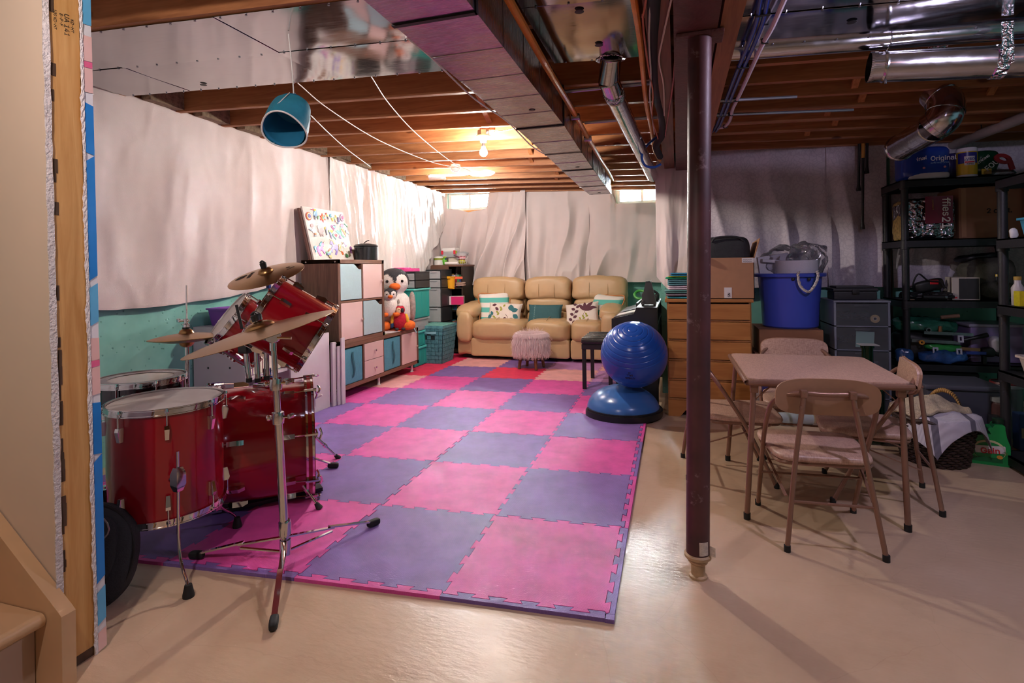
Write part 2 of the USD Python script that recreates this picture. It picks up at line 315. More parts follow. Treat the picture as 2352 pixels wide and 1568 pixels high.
structure('wall_back', place(prism(wb, .12), (0, BY + .12, 0), (1, 0, 0), (0, 0, 1)), TEAL)
structure('wall_corner', box(BX, BX + .1, BYR, BY + .12, -.05, 2.75), TEAL)
structure('wall_back_right', box(BX + .1, RX + .1, BYR, BYR + .1, -.05, 2.75), TEAL)
structure('wall_right', box(RX, RX + .1, FY, BYR, -.05, 2.75), TEAL)
structure('wall_front', box(LX - .1, RX + .1, FY - .1, FY, -.05, 2.75), mat('far_drywall', 'CDBBA8', 0.8))
FRAME, GLASS = mat('window_frame', 'E9E7E2', 0.5), pane('window_glass', (0.97, 1, 1))
FROST = pane('frosted_glass', (0.9, 0.95, 0.97), rough=0.3, body=('E8EEF2', 0.25))
for k, (a, b, c, d) in enumerate((W1, W2)):
    t = T(f'window_{k + 1}', ['basement window with two bright panes in the far left corner', 'basement window with two pale panes right of the big duct'][k], None, ((a + b) / 2, BY, c), kind='structure')
    fr = Polygon([(a, c), (b, c), (b, d), (a, d)]); h1, h2 = (a + 0.05, (a + b) / 2 - 0.015), ((a + b) / 2 + 0.015, b - 0.05)
    for p0, p1 in (h1, h2): fr = fr.difference(Polygon([(p0, c + .035), (p1, c + .035), (p1, d - .03), (p0, d - .03)]))
    t.p('window_frame', place(prism(fr, .05), (0, BY + .08, 0), (1, 0, 0), (0, 0, 1)), FRAME, w=True)
    for q, (p0, p1) in enumerate((h1, h2)): t.p('pane', box(p0, p1, BY + .05, BY + .056, c + .035, d - .03), FROST if (k, q) == (1, 0) else GLASS, w=True)

for k, (a, b, c, d) in enumerate((W1, W2)):
    o = Polygon([(max(a - .06, LX), c - .06), (min(b + .06, BX), c - .06), (min(b + .06, BX), d + .06), (max(a - .06, LX), d + .06)]).difference(Polygon([(a, c), (b, c), (b, d), (a, d)]))
    structure(f'trim_{k + 1}', place(prism(o, .02), (0, BY, 0), (1, 0, 0), (0, 0, 1)), mat('white_trim', 'E2DAD0', .6))
structure('trim_3', box(-3.30, -2.66, BY - .05, BY - .02, 2.03, 2.07), mat('orange_sill_wood', 'C98A4A', .6))
# ---------------------------------------------------------------- ceiling: floor joists, bridging, subfloor
ceil = T('ceiling', 'open basement ceiling of brown floor joists under a subfloor', None, (0, 0, 2.2), kind='structure')
def slab(x0, x1, y0, y1, dz0, dz1, sk=0.0):
    """A board under the sloping ceiling, between heights dz0, dz1 above the joists' underside."""
    v = [[x, y + sk * (x + 1.1), jz(x) + z] for x in (x0, x1) for y in (y0, y1) for z in (dz0, dz1)]
    m = box(0, 1, 0, 1, 0, 1); m.vertices = np.array(v); return m
ceil.p('subfloor', slab(LX, RX, FY, BY, .236, .26), OSB, w=True, smooth=False)
LJ = [0.631, 1.034, 1.437] + [1.84 + .403 * k for k in range(15)]
for y in LJ: ceil.p('joist', slab(LX + .02, 0.02, y - .019, y + .019, 0, .235, .04), JOIST, w=True, smooth=False)
RJ = [2.03, 2.33, 2.63, 2.93, 3.23, 3.53, 3.83, 4.13, 4.43, 4.73, 5.03]
for y in [-1.7, -1.3, -.9, -.5, -.1, .3, .7, 1.1, 1.5] + RJ: ceil.p('joist', slab(0.12, RX - .02, y - .019, y + .019, 0, .235, .04), JOIST, w=True, smooth=False)
for y in (-1.7, -1.3, -.9, -.5, -.1, .3): ceil.p('joist', slab(LX + .02, 0.02, y - .019, y + .019, 0, .235, .04), JOIST, w=True, smooth=False)
ceil.p('rim_joist', slab(LX, LX + .03, FY, BY, 0, .235), JOISTY, w=True, smooth=False)
ceil.p('sill_plate', box(BX - .02, BX, BYR, BY, jz(BX) - .04, jz(BX)), JOISTY, w=True, smooth=False)
INSUL = mat('mineral_insulation', '8C7A66', 0.95, 0, 0.35, 30, 0.8, 60)
for k in range(3, 12): ceil.p('insulation', slab(LX + .035, LX + .12, LJ[k + 3] - .16 - .2, LJ[k + 3] - .02 - .06, .01, .22), INSUL, w=True)
def cross(x, k, J, wdt=.018):
    y0, y1 = J[k] + .02 + .04 * (x + 1.1), J[k + 1] - .02 + .04 * (x + 1.1); z = jz(x)
    for a, b, dx in ((.03, .2, 0), (.2, .03, .05)): ceil.p('bridging', orient(cbox((0, 0, .5), (.04, wdt, 1)), (0, 0, 0), (0, 0, 1)) if 0 else strut((x + dx, y0, z + a), (x + dx, y1, z + b), .036, wdt), BRIDGE, w=True, smooth=False)
def strut(a, b, w, h):
    """A square bar from a to b, w wide across, h deep."""
    a, b = np.asarray(a, float), np.asarray(b, float); L = np.linalg.norm(b - a); u, v, d = frame(b - a); m = cbox((0, 0, L / 2), (w, h, L)); m.vertices = a + m.vertices @ np.array([u, v, d]); 
    if np.linalg.det(np.array([u, v, d])) < 0: m.invert()
    return m
for k in (6, 7, 9, 10, 11, 12, 13, 14): cross(-1.28 - .1 * (k % 3), k, LJ)
for x, k in ((-1.62, 5), (-1.50, 6), (-1.40, 7)): ceil.p('bridging', strut((x, LJ[k] + .02 + .04 * (x + 1.1), jz(x) + .02), (x, LJ[k + 1] - .02 + .04 * (x + 1.1), jz(x) + .19), .036, .02), BRIDGE, w=True, smooth=False)
for k in (3, 4, 5, 6, 7, 8): cross(0.95 + .12 * (k % 2), k, RJ)
for k in (3, 5, 7): cross(1.75, k, RJ)
# ---------------------------------------------------------------- beam, post, ducts and pipes under the joists
RUST = mat('rust_red_steel', '5A322E', 0.5, 0.1, 0.25, 12, 0.25, 60)
PLANK = wood('stained_beam_board', '5E3A2A', '7C4E38', 1, 3.0, knots=False)
t = T('steel_beam', 'dark red painted steel beam with a wooden board along each side', 'beam', (0.08, 3.2, 2.06))
t.p('bottom_flange', box(0.0, 0.155, FY + .02, BYR - .02, 2.062, 2.074), RUST, w=True)
t.p('top_flange', box(0.0, 0.155, FY + .02, BYR - .02, 2.205, 2.215), RUST, w=True)
t.p('web', box(0.073, 0.083, FY + .02, BYR - .02, 2.074, 2.205), RUST, w=True)
t.p('side_board', box(-0.10, -0.012, FY + .02, BYR - .02, 2.085, 2.215), PLANK, w=True, label='smooth brown board along the left of the beam')
t.p('nailer', box(0.165, 0.235, FY + .02, BYR - .02, 2.068, 2.175), wood('rough_nailer', '7A4A30', '9C6644', 1, 4.0), w=True, label='rough-sawn wooden nailer along the right of the beam')
def post_mat():
    n = {'t': ('texture_coordinate', {}), 'n': ('noise_texture', {'scale': 9.0, 'detail': 5.0}), 'r': ('rgb_ramp', {'ramp': [(.3, lin('43262A')), (.7, lin('5A3136'))]}), 'w': ('noise_texture', {'scale': 16.0, 'detail': 6.0, 'roughness': .7}), 'wr': ('rgb_ramp', {'ramp': [(.60, (0, 0, 0)), (.70, (.6, .6, .6))]}), 'x': ('mix', {'color2': lin('9C8488')}),
         'bb': ('bump', {'strength': .12, 'distance': .004}), 'p': ('principled_bsdf', {'roughness': .5})}
    return usdkit.material(stage, '/World/Looks/post_paint', n, [('t.object', 'n.vector'), ('t.object', 'w.vector'), ('n.fac', 'r.fac'), ('w.fac', 'wr.fac'), ('r.color', 'x.color1'), ('wr.color', 'x.fac'), ('x.color', 'p.base_color'), ('w.fac', 'bb.height'), ('bb.normal', 'p.normal')], 'p.BSDF')
POSTP = post_mat()
t = T('support_post', 'dark red steel support post standing on the bare floor right of the mat', 'post', (0.058, 2.175, 0))
bx, by = 0.058, 2.175; tx = 0.094
t.p('tube', lathe([(.0, 0), (.043, 0), (.043, 1.962), (0, 1.962)], 40, (bx, by, .085), (tx - bx, 0, 1.962)), POSTP, w=True)
t.p('top_plate', box(tx - .085, tx + .085, by - .05, by + .06, 2.047, 2.061, .003), RUST, w=True)
t.p('collar', lathe([(.0, .08), (.049, .078), (.05, .088), (.044, .094), (0, .094)], 32, (bx, by, 0)), mat('floor_paint_on_steel', 'B89A78', 0.5, 0, .2, 20), w=True)
t.p('screw_jack', lathe([(.0, 0), (.034, 0), (.034, .008), (.026, .012), (.026, .05), (.036, .06), (.036, .08), (0, .08)], 24, (bx, by, 0)), mat('floor_paint_on_steel', 'B89A78'), w=True)
f2 = np.array([bx, by, 0]) - np.array([0, 0, 0]); vv = EYE[:2] - f2[:2]; vv /= np.linalg.norm(vv); rr = np.array([-vv[1], vv[0]])
t.p('paper_label', gridmesh(np.array([[[bx + .0442 * math.sin(a + b0) , by - .0442 * math.cos(a + b0), z] for z in (.10, .125, .15)] for b0 in [0.5] for a in np.linspace(-.42, .42, 9)]) + np.array([.001, 0, 0]), .0008), mat('worn_paper', 'C9BDB2', 0.8, 0, .2, 90), w=True)
t.p('paper_label', gridmesh(np.array([[[bx + .042 + .02 * a, by - .02 - .012 * a + .006 * math.sin(9 * z), z] for z in (.095, .115, .13)] for a in (0, .5, 1.0)]), .0008), mat('worn_paper', 'C9BDB2'), w=True)

# return-air panels nailed under the joists
def panel_run(name, label, xs, ys, group=None, sk=.04, holes=()):
    t = T(name, label, 'sheet metal', ((xs[0] + xs[-1]) / 2, (ys[0] + ys[-1]) / 2, jz(xs[0]) - .01)); k = 0
    for i in range(len(xs) - 1):
        for j in range(len(ys) - 1):
            e = .006 if i else 0; e2 = .006 if j else 0; U = np.linspace(xs[i] - e, xs[i + 1], 9); V = np.linspace(ys[j] - e2, ys[j + 1], 7)
            P = np.array([[[x, y + sk * (x + 1.1), jz(x) - .004 - .0016 * ((i + j) % 2) - .005 * meshkit.noise(np.array([x * 3.1, y * 4.2, 5. + k]))] for y in V] for x in U])
            t.p('panel', gridmesh(P[:, ::-1], .0012), GALV, w=True, smooth=True); k += 1
    sc = []
    for y in ys:
        for x in np.arange(xs[0] + .06, xs[-1] - .03, .13): yy = y + (.006 if y == ys[0] else -.006) + sk * (x + 1.1); sc.append(cyl((x, yy, jz(x) - .012), (x, yy, jz(x) - .004), .0055, .003, 6))
    t.p('screws', cat(sc), STEEL, w=True, kind='stuff')
    for x, y in holes: t.p('knockout', lathe([(0, -.001), (.017, -.001), (.019, 0), (.017, .001), (0, .001)], 20, (x, y, jz(x) - .0135)), BLACK, w=True, label='round dark punched hole')
    return t
panel_run('sheet_metal_ceiling_panel', 'wide shiny sheet metal panel under the joists over the drum kit', [-3.32, -2.83, -1.86, -0.905], [1.845, 2.245, 2.648], holes=[(-2.63, 2.49)])
panel_run('sheet_metal_ceiling_panel', 'sheet metal panel under the joists between the main duct and the steel beam', [-0.58, -0.13], [1.437, 2.06, 2.66], holes=[(-.36, 2.15), (-.33, 2.50)])
panel_run('sheet_metal_ceiling_panel', 'bluish sheet metal panel under the joists right of the steel beam', [0.24, 1.30, 2.60], [1.9, 2.33, 2.645], holes=[(.70, 2.53)])

# main trunk duct
t = T('main_duct', 'long rectangular sheet metal trunk duct under the ceiling', 'duct', (-0.76, 3.5, 2.0))
ys = [-1.2, 1.60, 3.02, 3.78, 4.46, 5.42, 6.02]; xl = [-.89, -.887, -.882, -.892, -.91, -.928, -.928]; xr = [-.592, -.596, -.606, -.634, -.655, -.676, -.686]
for k in range(6):
    a0, a1, b0, b1, y0, y1 = xl[k], xl[k + 1], xr[k], xr[k + 1], ys[k] + .004, ys[k + 1] - .004
    zt = 2.225; v = [[x, y, z] for (x, y) in ((a0, y0), (a1, y1), (b0, y0), (b1, y1)) for z in (2.0, zt)]
    m = box(0, 1, 0, 1, 0, 1); m.vertices = np.array(v); m.fix_normals(); t.p('duct_section', m, DUCT, w=True, smooth=False)
    n = max(2, int((y1 - y0) / .26)); 
    for q in range(1, n):
        y = y0 + (y1 - y0) * q / n; s = q / n; xa, xb = a0 + (a1 - a0) * s, b0 + (b1 - b0) * s
        t.p('cross_crease', cat(tube([(xa, y, 1.9995), (xb, y, 1.9995)], .002, 5), tube([(xb + .0005, y, 2.0), (xb + .0005, y, zt)], .002, 5)), DUCT, w=True)
    if k: 
        x0, x1, y = xl[k], xr[k], ys[k]
        t.p('drive_cleat', cat(box(x0 - .004, x1 + .004, y - .009, y + .009, 1.994, 2.0), box(x1 - .002, x1 + .005, y - .009, y + .009, 1.994, zt)), mat('dark_cleat', '2E2B2E', 0.5, 0.6) if k in (1, 2, 4) else DUCT, w=True)
for x, y in ((-.70, 2.68), (-.76, 4.33), (-.80, 5.9)): t.p('damper_hole', lathe([(0, -.001), (.016, -.001), (.017, 0), (.016, .001), (0, .001)], 18, (x, y, 1.9985)), BLACK, w=True)
t.p('end_cap', box(-.930, -.684, 6.018, 6.024, 1.998, 2.225), DUCT, w=True)
def elbow(t, pts, r, name='elbow_segment', m=PIPE):
    """A gored elbow: one turned ring for every stretch of the path, with a raised bead at each joint."""
    for i, (a, b) in enumerate(zip(pts, pts[1:])):
        a, b = np.asarray(a, float), np.asarray(b, float); d = (b - a) / np.linalg.norm(b - a)
        t.p(name, lathe([(0, -.008), (r * .9, -.008), (r, -.004), (r * 1.035, 0), (r, .006), (r, np.linalg.norm(b - a) + .01), (r * .9, np.linalg.norm(b - a) + .01)], 28, a, d), m, w=True)
t = T('round_duct', 'shiny round duct pipe with an elbow running to the back window', 'duct', (-.25, 4, 2.0))
P0 = [atz(1403, 135, 2.215), atz(1398, 185, 2.13), atz(1410, 215, 2.085)]
elbow(t, P0, .052)
a, b = atz(1412, 222, 2.075), atz(1499, 405, 2.01); d = (b - a); L = np.linalg.norm(d)
for s0, s1 in ((0, .36), (.36, .72), (.72, 1.0)): t.p('pipe_section', lathe([(.046, 0), (.05, .002), (.051, .008), (.05, .015), (.05, (s1 - s0) * L), (.047, (s1 - s0) * L)], 32, a + d * s0, d), PIPE, w=True)
t.p('foil_wrap', tube([P0[2] - d / L * .03, P0[2] + d / L * .05], .0535, 20), FOIL, w=True)
t.p('collar', lathe([(.075, 0), (.075, .012), (.055, .018)], 28, P0[0] + np.array([0, 0, .012]), (0, 0, -1)), FOIL, w=True)

# pipes and cables
GAS = mat('orange_pipe', 'DB8A2A', 0.5, 0.0, .12, 14)
def run(name, label, category, pts, r, m, n=10, clips=None, k=6, ext=0.):
    if ext: pts = [pts[0] + (pts[0] - pts[1]) / np.linalg.norm(pts[0] - pts[1]) * ext] + list(pts)
    t = T(name, label, category, np.mean(pts, axis=0)); t.p('pipe' if category == 'pipe' else 'cable', tube(pts, r, n, k), m, w=True)
    for q in (clips or []): t.p('clip', tube([np.asarray(q) + [-r * 1.6, 0, 0], np.asarray(q) + [r * 1.6, 0, 0]], r * 1.3, 8, sm=False), STEEL, w=True)
    return t
run('gas_pipe', 'orange gas pipe hung along the right side of the main duct', 'pipe', [atx(1165, -8, -.545), atx(1245, 135, -.56), atx(1320, 262, -.585), atx(1367, 345, -.61), atx(1404, 408, -.64), atx(1406, 424, -.64)], .016, GAS, ext=.9, clips=[atx(1322, 268, -.585), atx(1350, 318, -.60)])
run('gas_pipe', 'orange gas pipe beside the black insulated pipe near the beam', 'pipe', [atz(1455, -8, 2.12), atz(1471, 100, 2.13), atz(1484, 235, 2.14), atz(1497, 300, 2.14), atz(1503, 345, 2.12), atz(1516, 368, 2.08)], .013, GAS, ext=.9)
run('insulated_pipe', 'black foam-insulated pipe running along the beam', 'pipe', [atz(1502, -8, 2.09), atz(1500, 95, 2.10), atz(1505, 200, 2.10), atz(1520, 270, 2.10), atz(1520, 310, 2.09), atz(1507, 335, 2.06), atz(1516, 360, 2.02)], .024, mat('pipe_foam', '1E1D20', 0.85), n=14, ext=.9)
for k, (pts, h, lab) in enumerate([
    ([(1484, 0), (1477, 50), (1490, 160), (1500, 215), (1498, 270), (1512, 320)], 'B5583E', 'thin red wire left of the black insulated pipe'),
    ([(1494, 0), (1491, 90), (1495, 175), (1493, 230), (1503, 308)], 'B9AFA6', 'thin grey wire behind the black insulated pipe'),
    ([(1542, 0), (1523, 85), (1514, 140), (1524, 195), (1526, 265)], 'C8B2A4', 'pale beige wire stapled to the side board of the beam'),
    ([(1548, 0), (1552, 100), (1546, 190), (1535, 265), (1528, 312)], '9C4A4C', 'dark pink wire stapled along the side board of the beam')]):
    run('ceiling_wire', lab, 'wire', [atz(x, y, 2.075) for x, y in pts], .004, mat(f'wire_{h}', h, 0.5), 6, ext=.9)
run('blue_cable', 'loop of blue cable hanging near the end of the round duct', 'cable', [atd(x, y, 3.9) for x, y in [(1512, 312), (1485, 335), (1474, 360), (1482, 380), (1502, 384), (1518, 377)]], .009, mat('blue_jacket', '1F4E9C', 0.4), 8)
BPEX, WPEX = mat('blue_tubing', '2B3E8F', 0.35), mat('white_tubing', 'C9BCC8', 0.4)
pb = [(1800, -190), (1757, -8), (1745, 50), (1722, 110), (1700, 160), (1678, 215), (1660, 262), (1648, 290), (1640, 302)]
pw = [(1890, -190), (1805, -8), (1775, 60), (1750, 105), (1725, 160), (1700, 215), (1683, 250), (1677, 275), (1665, 290), (1648, 294)]
TIE = BLACK
t = T('blue_water_tubing', 'pair of blue water tubes tied to the joists right of the beam', 'pipe', atz(1700, 160, 2.15))
for dx in (-.012, .012): t.p('tube', tube([atz(x, y, 2.15) + [dx, 0, .0] for x, y in pb], .0095, 8), BPEX, w=True)
for x, y in ((1752, 30), (1706, 152), (1671, 232), (1657, 264)): t.p('tie', cbox(atz(x, y, 2.15), (.055, .012, .026), .004), TIE, w=True)
t = T('white_water_tubing', 'single white water tube tied to the joists right of the beam', 'pipe', atz(1735, 140, 2.15))
t.p('tube', tube([atz(x, y, 2.15) for x, y in pw], .0105, 8), WPEX, w=True)
for x, y in ((1757, 94), (1691, 229), (1678, 262), (1666, 290)): t.p('tie', cbox(atz(x, y, 2.15), (.03, .012, .026), .004), TIE, w=True)
COND = mat('grey_conduit', 'A9AEBB', 0.35, 0.7)
for k, (y, lab) in enumerate(((3.05, 'thin grey conduit crossing the ceiling left of the beam, nearest the camera'), (3.75, 'thin grey conduit crossing the ceiling left of the beam, farther back'))):
    one('conduit', tube([(-.60, y - .02, 2.19), (-.11, y, 2.19)], .011, 8), COND, lab, 'conduit')
for k, (q, lab) in enumerate((((1640, 232, 1830, 222), 'thin grey conduit right of the beam, nearer of the two'), ((1645, 264, 1960, 252), 'thin grey conduit right of the beam, farther of the two'))):
    one('conduit', tube([atz(q[0], q[1], 2.15), atz(q[2], q[3], 2.15)], .009, 8), COND, lab, 'conduit')
t = T('long_round_duct', 'long thin round duct pipe between joists right of the beam', 'duct', (1.0, 2.86, 2.25))
a = atz(1655, 119, 2.20); b = a + np.array([2.3, .092, -.078]); L = np.linalg.norm(b - a)
for s0, s1 in ((0, .30), (.30, .62), (.62, 1.0)): t.p('pipe_section', lathe([(.044, 0), (.048, .003), (.0465, .014), (.046, (s1 - s0) * L), (.042, (s1 - s0) * L)], 28, a + (b - a) * s0, b - a), PIPE, w=True)
q = atz(2150, 98, 2.21); t.p('foil_wrap', tube([q - [.03, 0, 0], q + [.03, .004, 0]], .0515, 18), FOIL, w=True)
t = T('large_round_duct', 'large round duct pipe with a crimped open end hung by a foil strap', 'duct', (1.6, 2.6, 2.06))
a = atd(1995, 155, 2.40); b = atd(2360, 139, 2.20); d = (b - a) / np.linalg.norm(b - a); b = a + d * 1.3
R = .066
th = np.linspace(0, 2 * np.pi, 97)[:-1]; rows = []
for s in np.linspace(0, .055, 5): rows.append([a + d * s + (R - .003 + .0028 * math.cos(48 * x / 1.0) * (1 - s / .06)) * (math.cos(x) * frame(d)[0] + math.sin(x) * frame(d)[1]) for x in np.r_[th, th[:1]]])
t.p('crimped_end', gridmesh(np.array(rows)[:, ::-1], .0015), PIPE, w=True)
t.p('pipe_section', lathe([(R - .004, .05), (R, .05), (R + .003, .058), (R, .068), (R, 1.3), (R - .004, 1.3), (R - .004, .05)], 40, a, d), PIPE, w=True)
for s in (.44, .95): t.p('joint_bead', lathe([(R, -.004), (R + .0035, 0), (R, .004)], 40, a + d * s, d), PIPE, w=True)
q = a + d * .46; t.p('hanging_strap', cat(box(q[0] - .02, q[0] + .02, q[1] - R - .004, q[1] - R - .0025, q[2] - .03, jz(q[0]) - .02), lathe([(R + .002, -.02), (R + .0035, -.02), (R + .0035, .02), (R + .002, .02)], 32, q, d)), FOIL, w=True)
for s in (.06, .72): q = a + d * s; t.p('screw', cyl(q - [0, .01, R + .012], q - [0, .008, R - .004], .005, .004, 8), STEEL, w=True)
t = T('elbow_duct', 'dull round duct pipe with a gored elbow dropping towards the right wall', 'duct', atd(2160, 290, 3.7))
E0 = [atd(2150, 214, 3.12), atd(2172, 238, 3.06), atd(2166, 272, 3.05), atd(2140, 294, 3.10)]
es = smoothline(E0, 8); t.p('elbow', tube(es, .088, 30, sm=False), PIPE, w=True, smooth=50)
for q in (4, 12, 20): t.p('elbow_bead', tube(np.array([es[q], (es[q] + es[q + 1]) / 2]), .0915, 30, sm=False), PIPE, w=True)
a, b = atd(2146, 292, 3.12), atd(2068, 338, 3.6); t.p('pipe_section', lathe([(.078, 0), (.084, .003), (.082, .012), (.082, np.linalg.norm(b - a)), (.088, np.linalg.norm(b - a) + .004), (.088, np.linalg.norm(b - a) + .02), (.08, np.linalg.norm(b - a) + .022), (.04, np.linalg.norm(b - a) + .022)], 36, a, b - a), PIPE, w=True)
t = T('drain_pipe', 'dull white plastic drain pipe sloping above the black shelves', 'pipe', atd(2260, 300, 3.4))
a, b = atd(2150, 348, 4.6), atd(2370, 262, 3.45); t.p('pipe', tube([a, b + (b - a) * .2], .036, 20), mat('drain_plastic', 'A59C98', 0.5, 0, .1, 10), w=True)
q = a + (b - a) * .55; t.p('hanger', cat(lathe([(.031, -.008), (.033, -.008), (.033, .008), (.031, .008)], 24, q, b - a), tube([q + [0, 0, .03], q + [-.02, 0, .22]], .003, 6)), BLACK, w=True)

# lamp under the joists, cords, the fabric bucket
t = T('ceiling_bulb', 'lit bare bulb in a white porcelain lampholder under the far joists', 'lamp', BULB)
bx, by, bz = BULB
t.p('junction_box', lathe([(0, 0), (.05, 0), (.05, -.04), (0, -.04)], 8, (bx, by, 2.295)), STEEL, w=True)
t.p('lampholder', lathe([(0, .005), (.056, .005), (.058, -.004), (.05, -.014), (.03, -.022), (.024, -.05), (.021, -.052), (.021, -.02), (0, -.02)], 32, (bx, by, 2.25)), mat('porcelain', 'ECE8E0', 0.3), w=True)
t.p('screw_base', lathe([(0, 0), (.013, 0), (.0135, .03), (0, .03)], 20, (bx, by, bz + .045)), STEEL, w=True)
BR = .032; area = 4 * math.pi * BR * BR
E_ = usdkit.material(stage, '/World/Looks/lit_bulb', {'e': ('emission', {'color': (1.0, 0.91, 0.80), 'strength': BULB_W / (math.pi * area)})}, [], 'e.emission')
t.p('bulb', lathe([(0, -BR), (BR * .5, -BR * .87), (BR * .87, -BR * .5), (BR, 0), (BR * .87, BR * .5), (BR * .55, BR * 1.0), (.014, BR * 1.5), (0, BR * 1.5)], 24, (bx, by, bz)), E_, w=True)
ceil.p('lamp_backing_board', strut((bx, 3.87, 2.338), (bx, 4.235, 2.338), .09, .038), BRIDGE, w=True, smooth=False)
run('lamp_cable', 'white cable running from the lampholder along the joists', 'cable', [(bx + .05, by, 2.30), (bx + .16, by + .02, 2.285), (bx + .30, by + .05, 2.315), (bx + .42, by + .06, 2.325)], .005, WHITEP, 6)
for pts, lab in (([(683, 190, 2.29), (755, 250, 2.26), (870, 322, 2.235), (985, 370, 2.23), (1045, 384, 2.24)], 'white cord hanging under the joists, middle of three'),
                 ([(852, 175, 2.27), (895, 240, 2.25), (960, 310, 2.235), (1038, 372, 2.235), (1085, 395, 2.22)], 'white cord hanging under the joists, rightmost of three'),
                 ([(714, 265, 2.30), (760, 310, 2.30), (800, 345, 2.31), (850, 382, 2.32)], 'white cord hanging under the joists, leftmost of three')):
    run('clothesline', lab, 'cord', [atz(*p) for p in pts], .0035, WHITEP, 6)
one('duct_cord', tube([(-.895, y, 2.0 - .004 - .012 * math.sin(6 * y)) for y in np.linspace(1.7, 4.0, 12)], .004, 6), WHITEP, 'white cord along the lower left edge of the main duct', 'cord')
CLEARP = pane('clear_plastic', (0.97, 0.98, 1.0), rough=0.12, body=('E4E6EA', 0.3))
t = T('tube_lamp', 'lit white tube lamp with a crumpled clear plastic cover under the far joists', 'lamp', atz(1100, 395, 2.2))
c0 = atz(1108, 398, 2.215)
t.p('plastic', wob(tr(sq(.16, .08, .03, .8, .8, 28, 12), c0, ('z', -15)), .03, 9, 3), CLEARP, w=True)
TL_ = usdkit.material(stage, '/World/Looks/lit_tube', {'e': ('emission', {'color': (1.0, 0.93, 0.86), 'strength': TUBE_W / (math.pi * 2 * math.pi * .011 * .5)})}, [], 'e.emission')
t.p('tube', tube([c0 + [-.6, -.03, .01], c0 + [-.3, 0, 0], c0 + [-.1, 0, .01]], .011, 8), TL_, w=True)
t.p('flap', gridmesh(np.array([[c0 + [-.62 + .2 * a, -.05 + .04 * b, .01 - .045 * b] for b in (0, .5, 1)] for a in (0, .3, .6, 1)]), .002), CLEARP, w=True)
one('white_junction_cover', tr(lathe([(0, 0), (.05, 0), (.05, -.05), (.035, -.07), (0, -.07)], 20), atz(1046, 378, 2.28)), WHITEP, 'small white box under a joist where the cords meet', 'box')
BLU = mat('blue_fabric', '2B8CA6', 0.6, 0, .1, 10, .3, 30); BLI = mat('blue_fabric_inside', '2479A0', 0.65, 0, .08, 10)
c0 = atd(664, 270, 2.42); ax = atd(681, 222, 2.52) - atd(648, 300, 2.34); ax /= np.linalg.norm(ax)
t = T('hanging_bucket', 'blue fabric pail with a white rim hanging from a cord under the sheet metal', 'bucket', c0)
A, B_, _ = frame(ax); Rm, H = .093, .20
rows = []
for s in np.linspace(0, 1, 12):
    rr = Rm * (1 - .18 * s) if s < .85 else Rm * (.85 - .55 * (s - .85) / .15)
    rows.append([c0 - ax * .10 + ax * H * s + rr * (1 + .05 * math.sin(3 * x + 4 * s)) * (math.cos(x) * A + math.sin(x) * B_) for x in np.linspace(0, 2 * np.pi, 41)])
t.p('body', gridmesh(np.array(rows), .003), BLU, w=True)
t.p('bottom', lathe([(0, 0), (Rm * .75, 0), (Rm * .5, .012), (0, .015)], 32, c0 + ax * (H - .10 - .012), ax), BLI, w=True)
t.p('lining', lathe([(Rm * .94, .002), (Rm * .8, H * .82), (0, H * .85)], 32, c0 - ax * .10, ax), BLI, w=True)
t.p('rim', tube([c0 - ax * .10 + Rm * (1 + .05 * math.sin(3 * x)) * (math.cos(x) * A + math.sin(x) * B_) for x in np.linspace(0, 2 * np.pi, 32, endpoint=False)], .004, 6, 3, closed=True), WHITEP, w=True)
for x0 in (0.2, 2.3, 4.4): t.p('seam_piping', tube([c0 - ax * .10 + ax * H * s + Rm * (1 - .18 * s) * 1.04 * (math.cos(x0 + .5 * s) * A + math.sin(x0 + .5 * s) * B_) for s in np.linspace(0, .85, 6)], .0028, 5), WHITEP, w=True)
top = c0 + ax * .10; hook = atd(664, 165, 2.42); hook[2] = jz(hook[0]) - .012
t.p('cord', tube([top, (top + hook) / 2 + [.004, 0, 0], hook], .003, 6), WHITEP, w=True)
t.p('clip', tube([top + [0, 0, .01], top + [.012, 0, .03], top + [.006, 0, .055], top + [-.006, 0, .05], top + [-.004, 0, .02]], .003, 6), STEEL, w=True)
# ---------------------------------------------------------------- cut-off stair wall at the left edge, and the bottom of the stairs
DRY = mat('painted_drywall', 'CDB9A4', 0.7, 0, 0.03, 3)
GYP = mat('torn_gypsum', 'CFC8C8', 0.9, 0, 0.12, 60, 0.8, 120)
sx = lambda z: -1.792 + 0.028 * (1 - z / 2.24)                  # the wall's end leans a little
t = T('wall_stairs', 'cut-off stair wall with beige drywall, a bare stud and torn edges', None, (-2.3, 1.19, 0), kind='structure')
def ragged(n, lo, hi, seed, z0=.0, z1=2.24): 
    z = np.linspace(z0, z1, n); return z, lo + (hi - lo) * np.array([meshkit.fbm(np.array([q * 14, seed, 0.]), 4) for q in z])
z, e = ragged(140, -.012, .012, 3.3)
poly = [(LX, 0)] + [(sx(a) + b, a) for a, b in zip(z, e)] + [(LX, 2.24)]
t.p('drywall', place(prism(poly, .0127), (0, 1.143, 0), (1, 0, 0), (0, 0, 1)), DRY, w=True)
z, e = ragged(160, -.002, .004, 8.1)
P = np.array([[[sx(a) + .004 + b * q, 1.131 + .006 * q * (1 + .5 * meshkit.noise(np.array([a * 30, 1., 2.]))) , a] for q in (-1.2, 0, 1)] for a, b in zip(z, e)]); t.p('torn_edge', gridmesh(P, .004), GYP, w=True, smooth=20, label='ragged white gypsum edge of the front drywall')
STUD = wood('stud_lumber', 'B98446', 'D2A468', 2, 2.5)
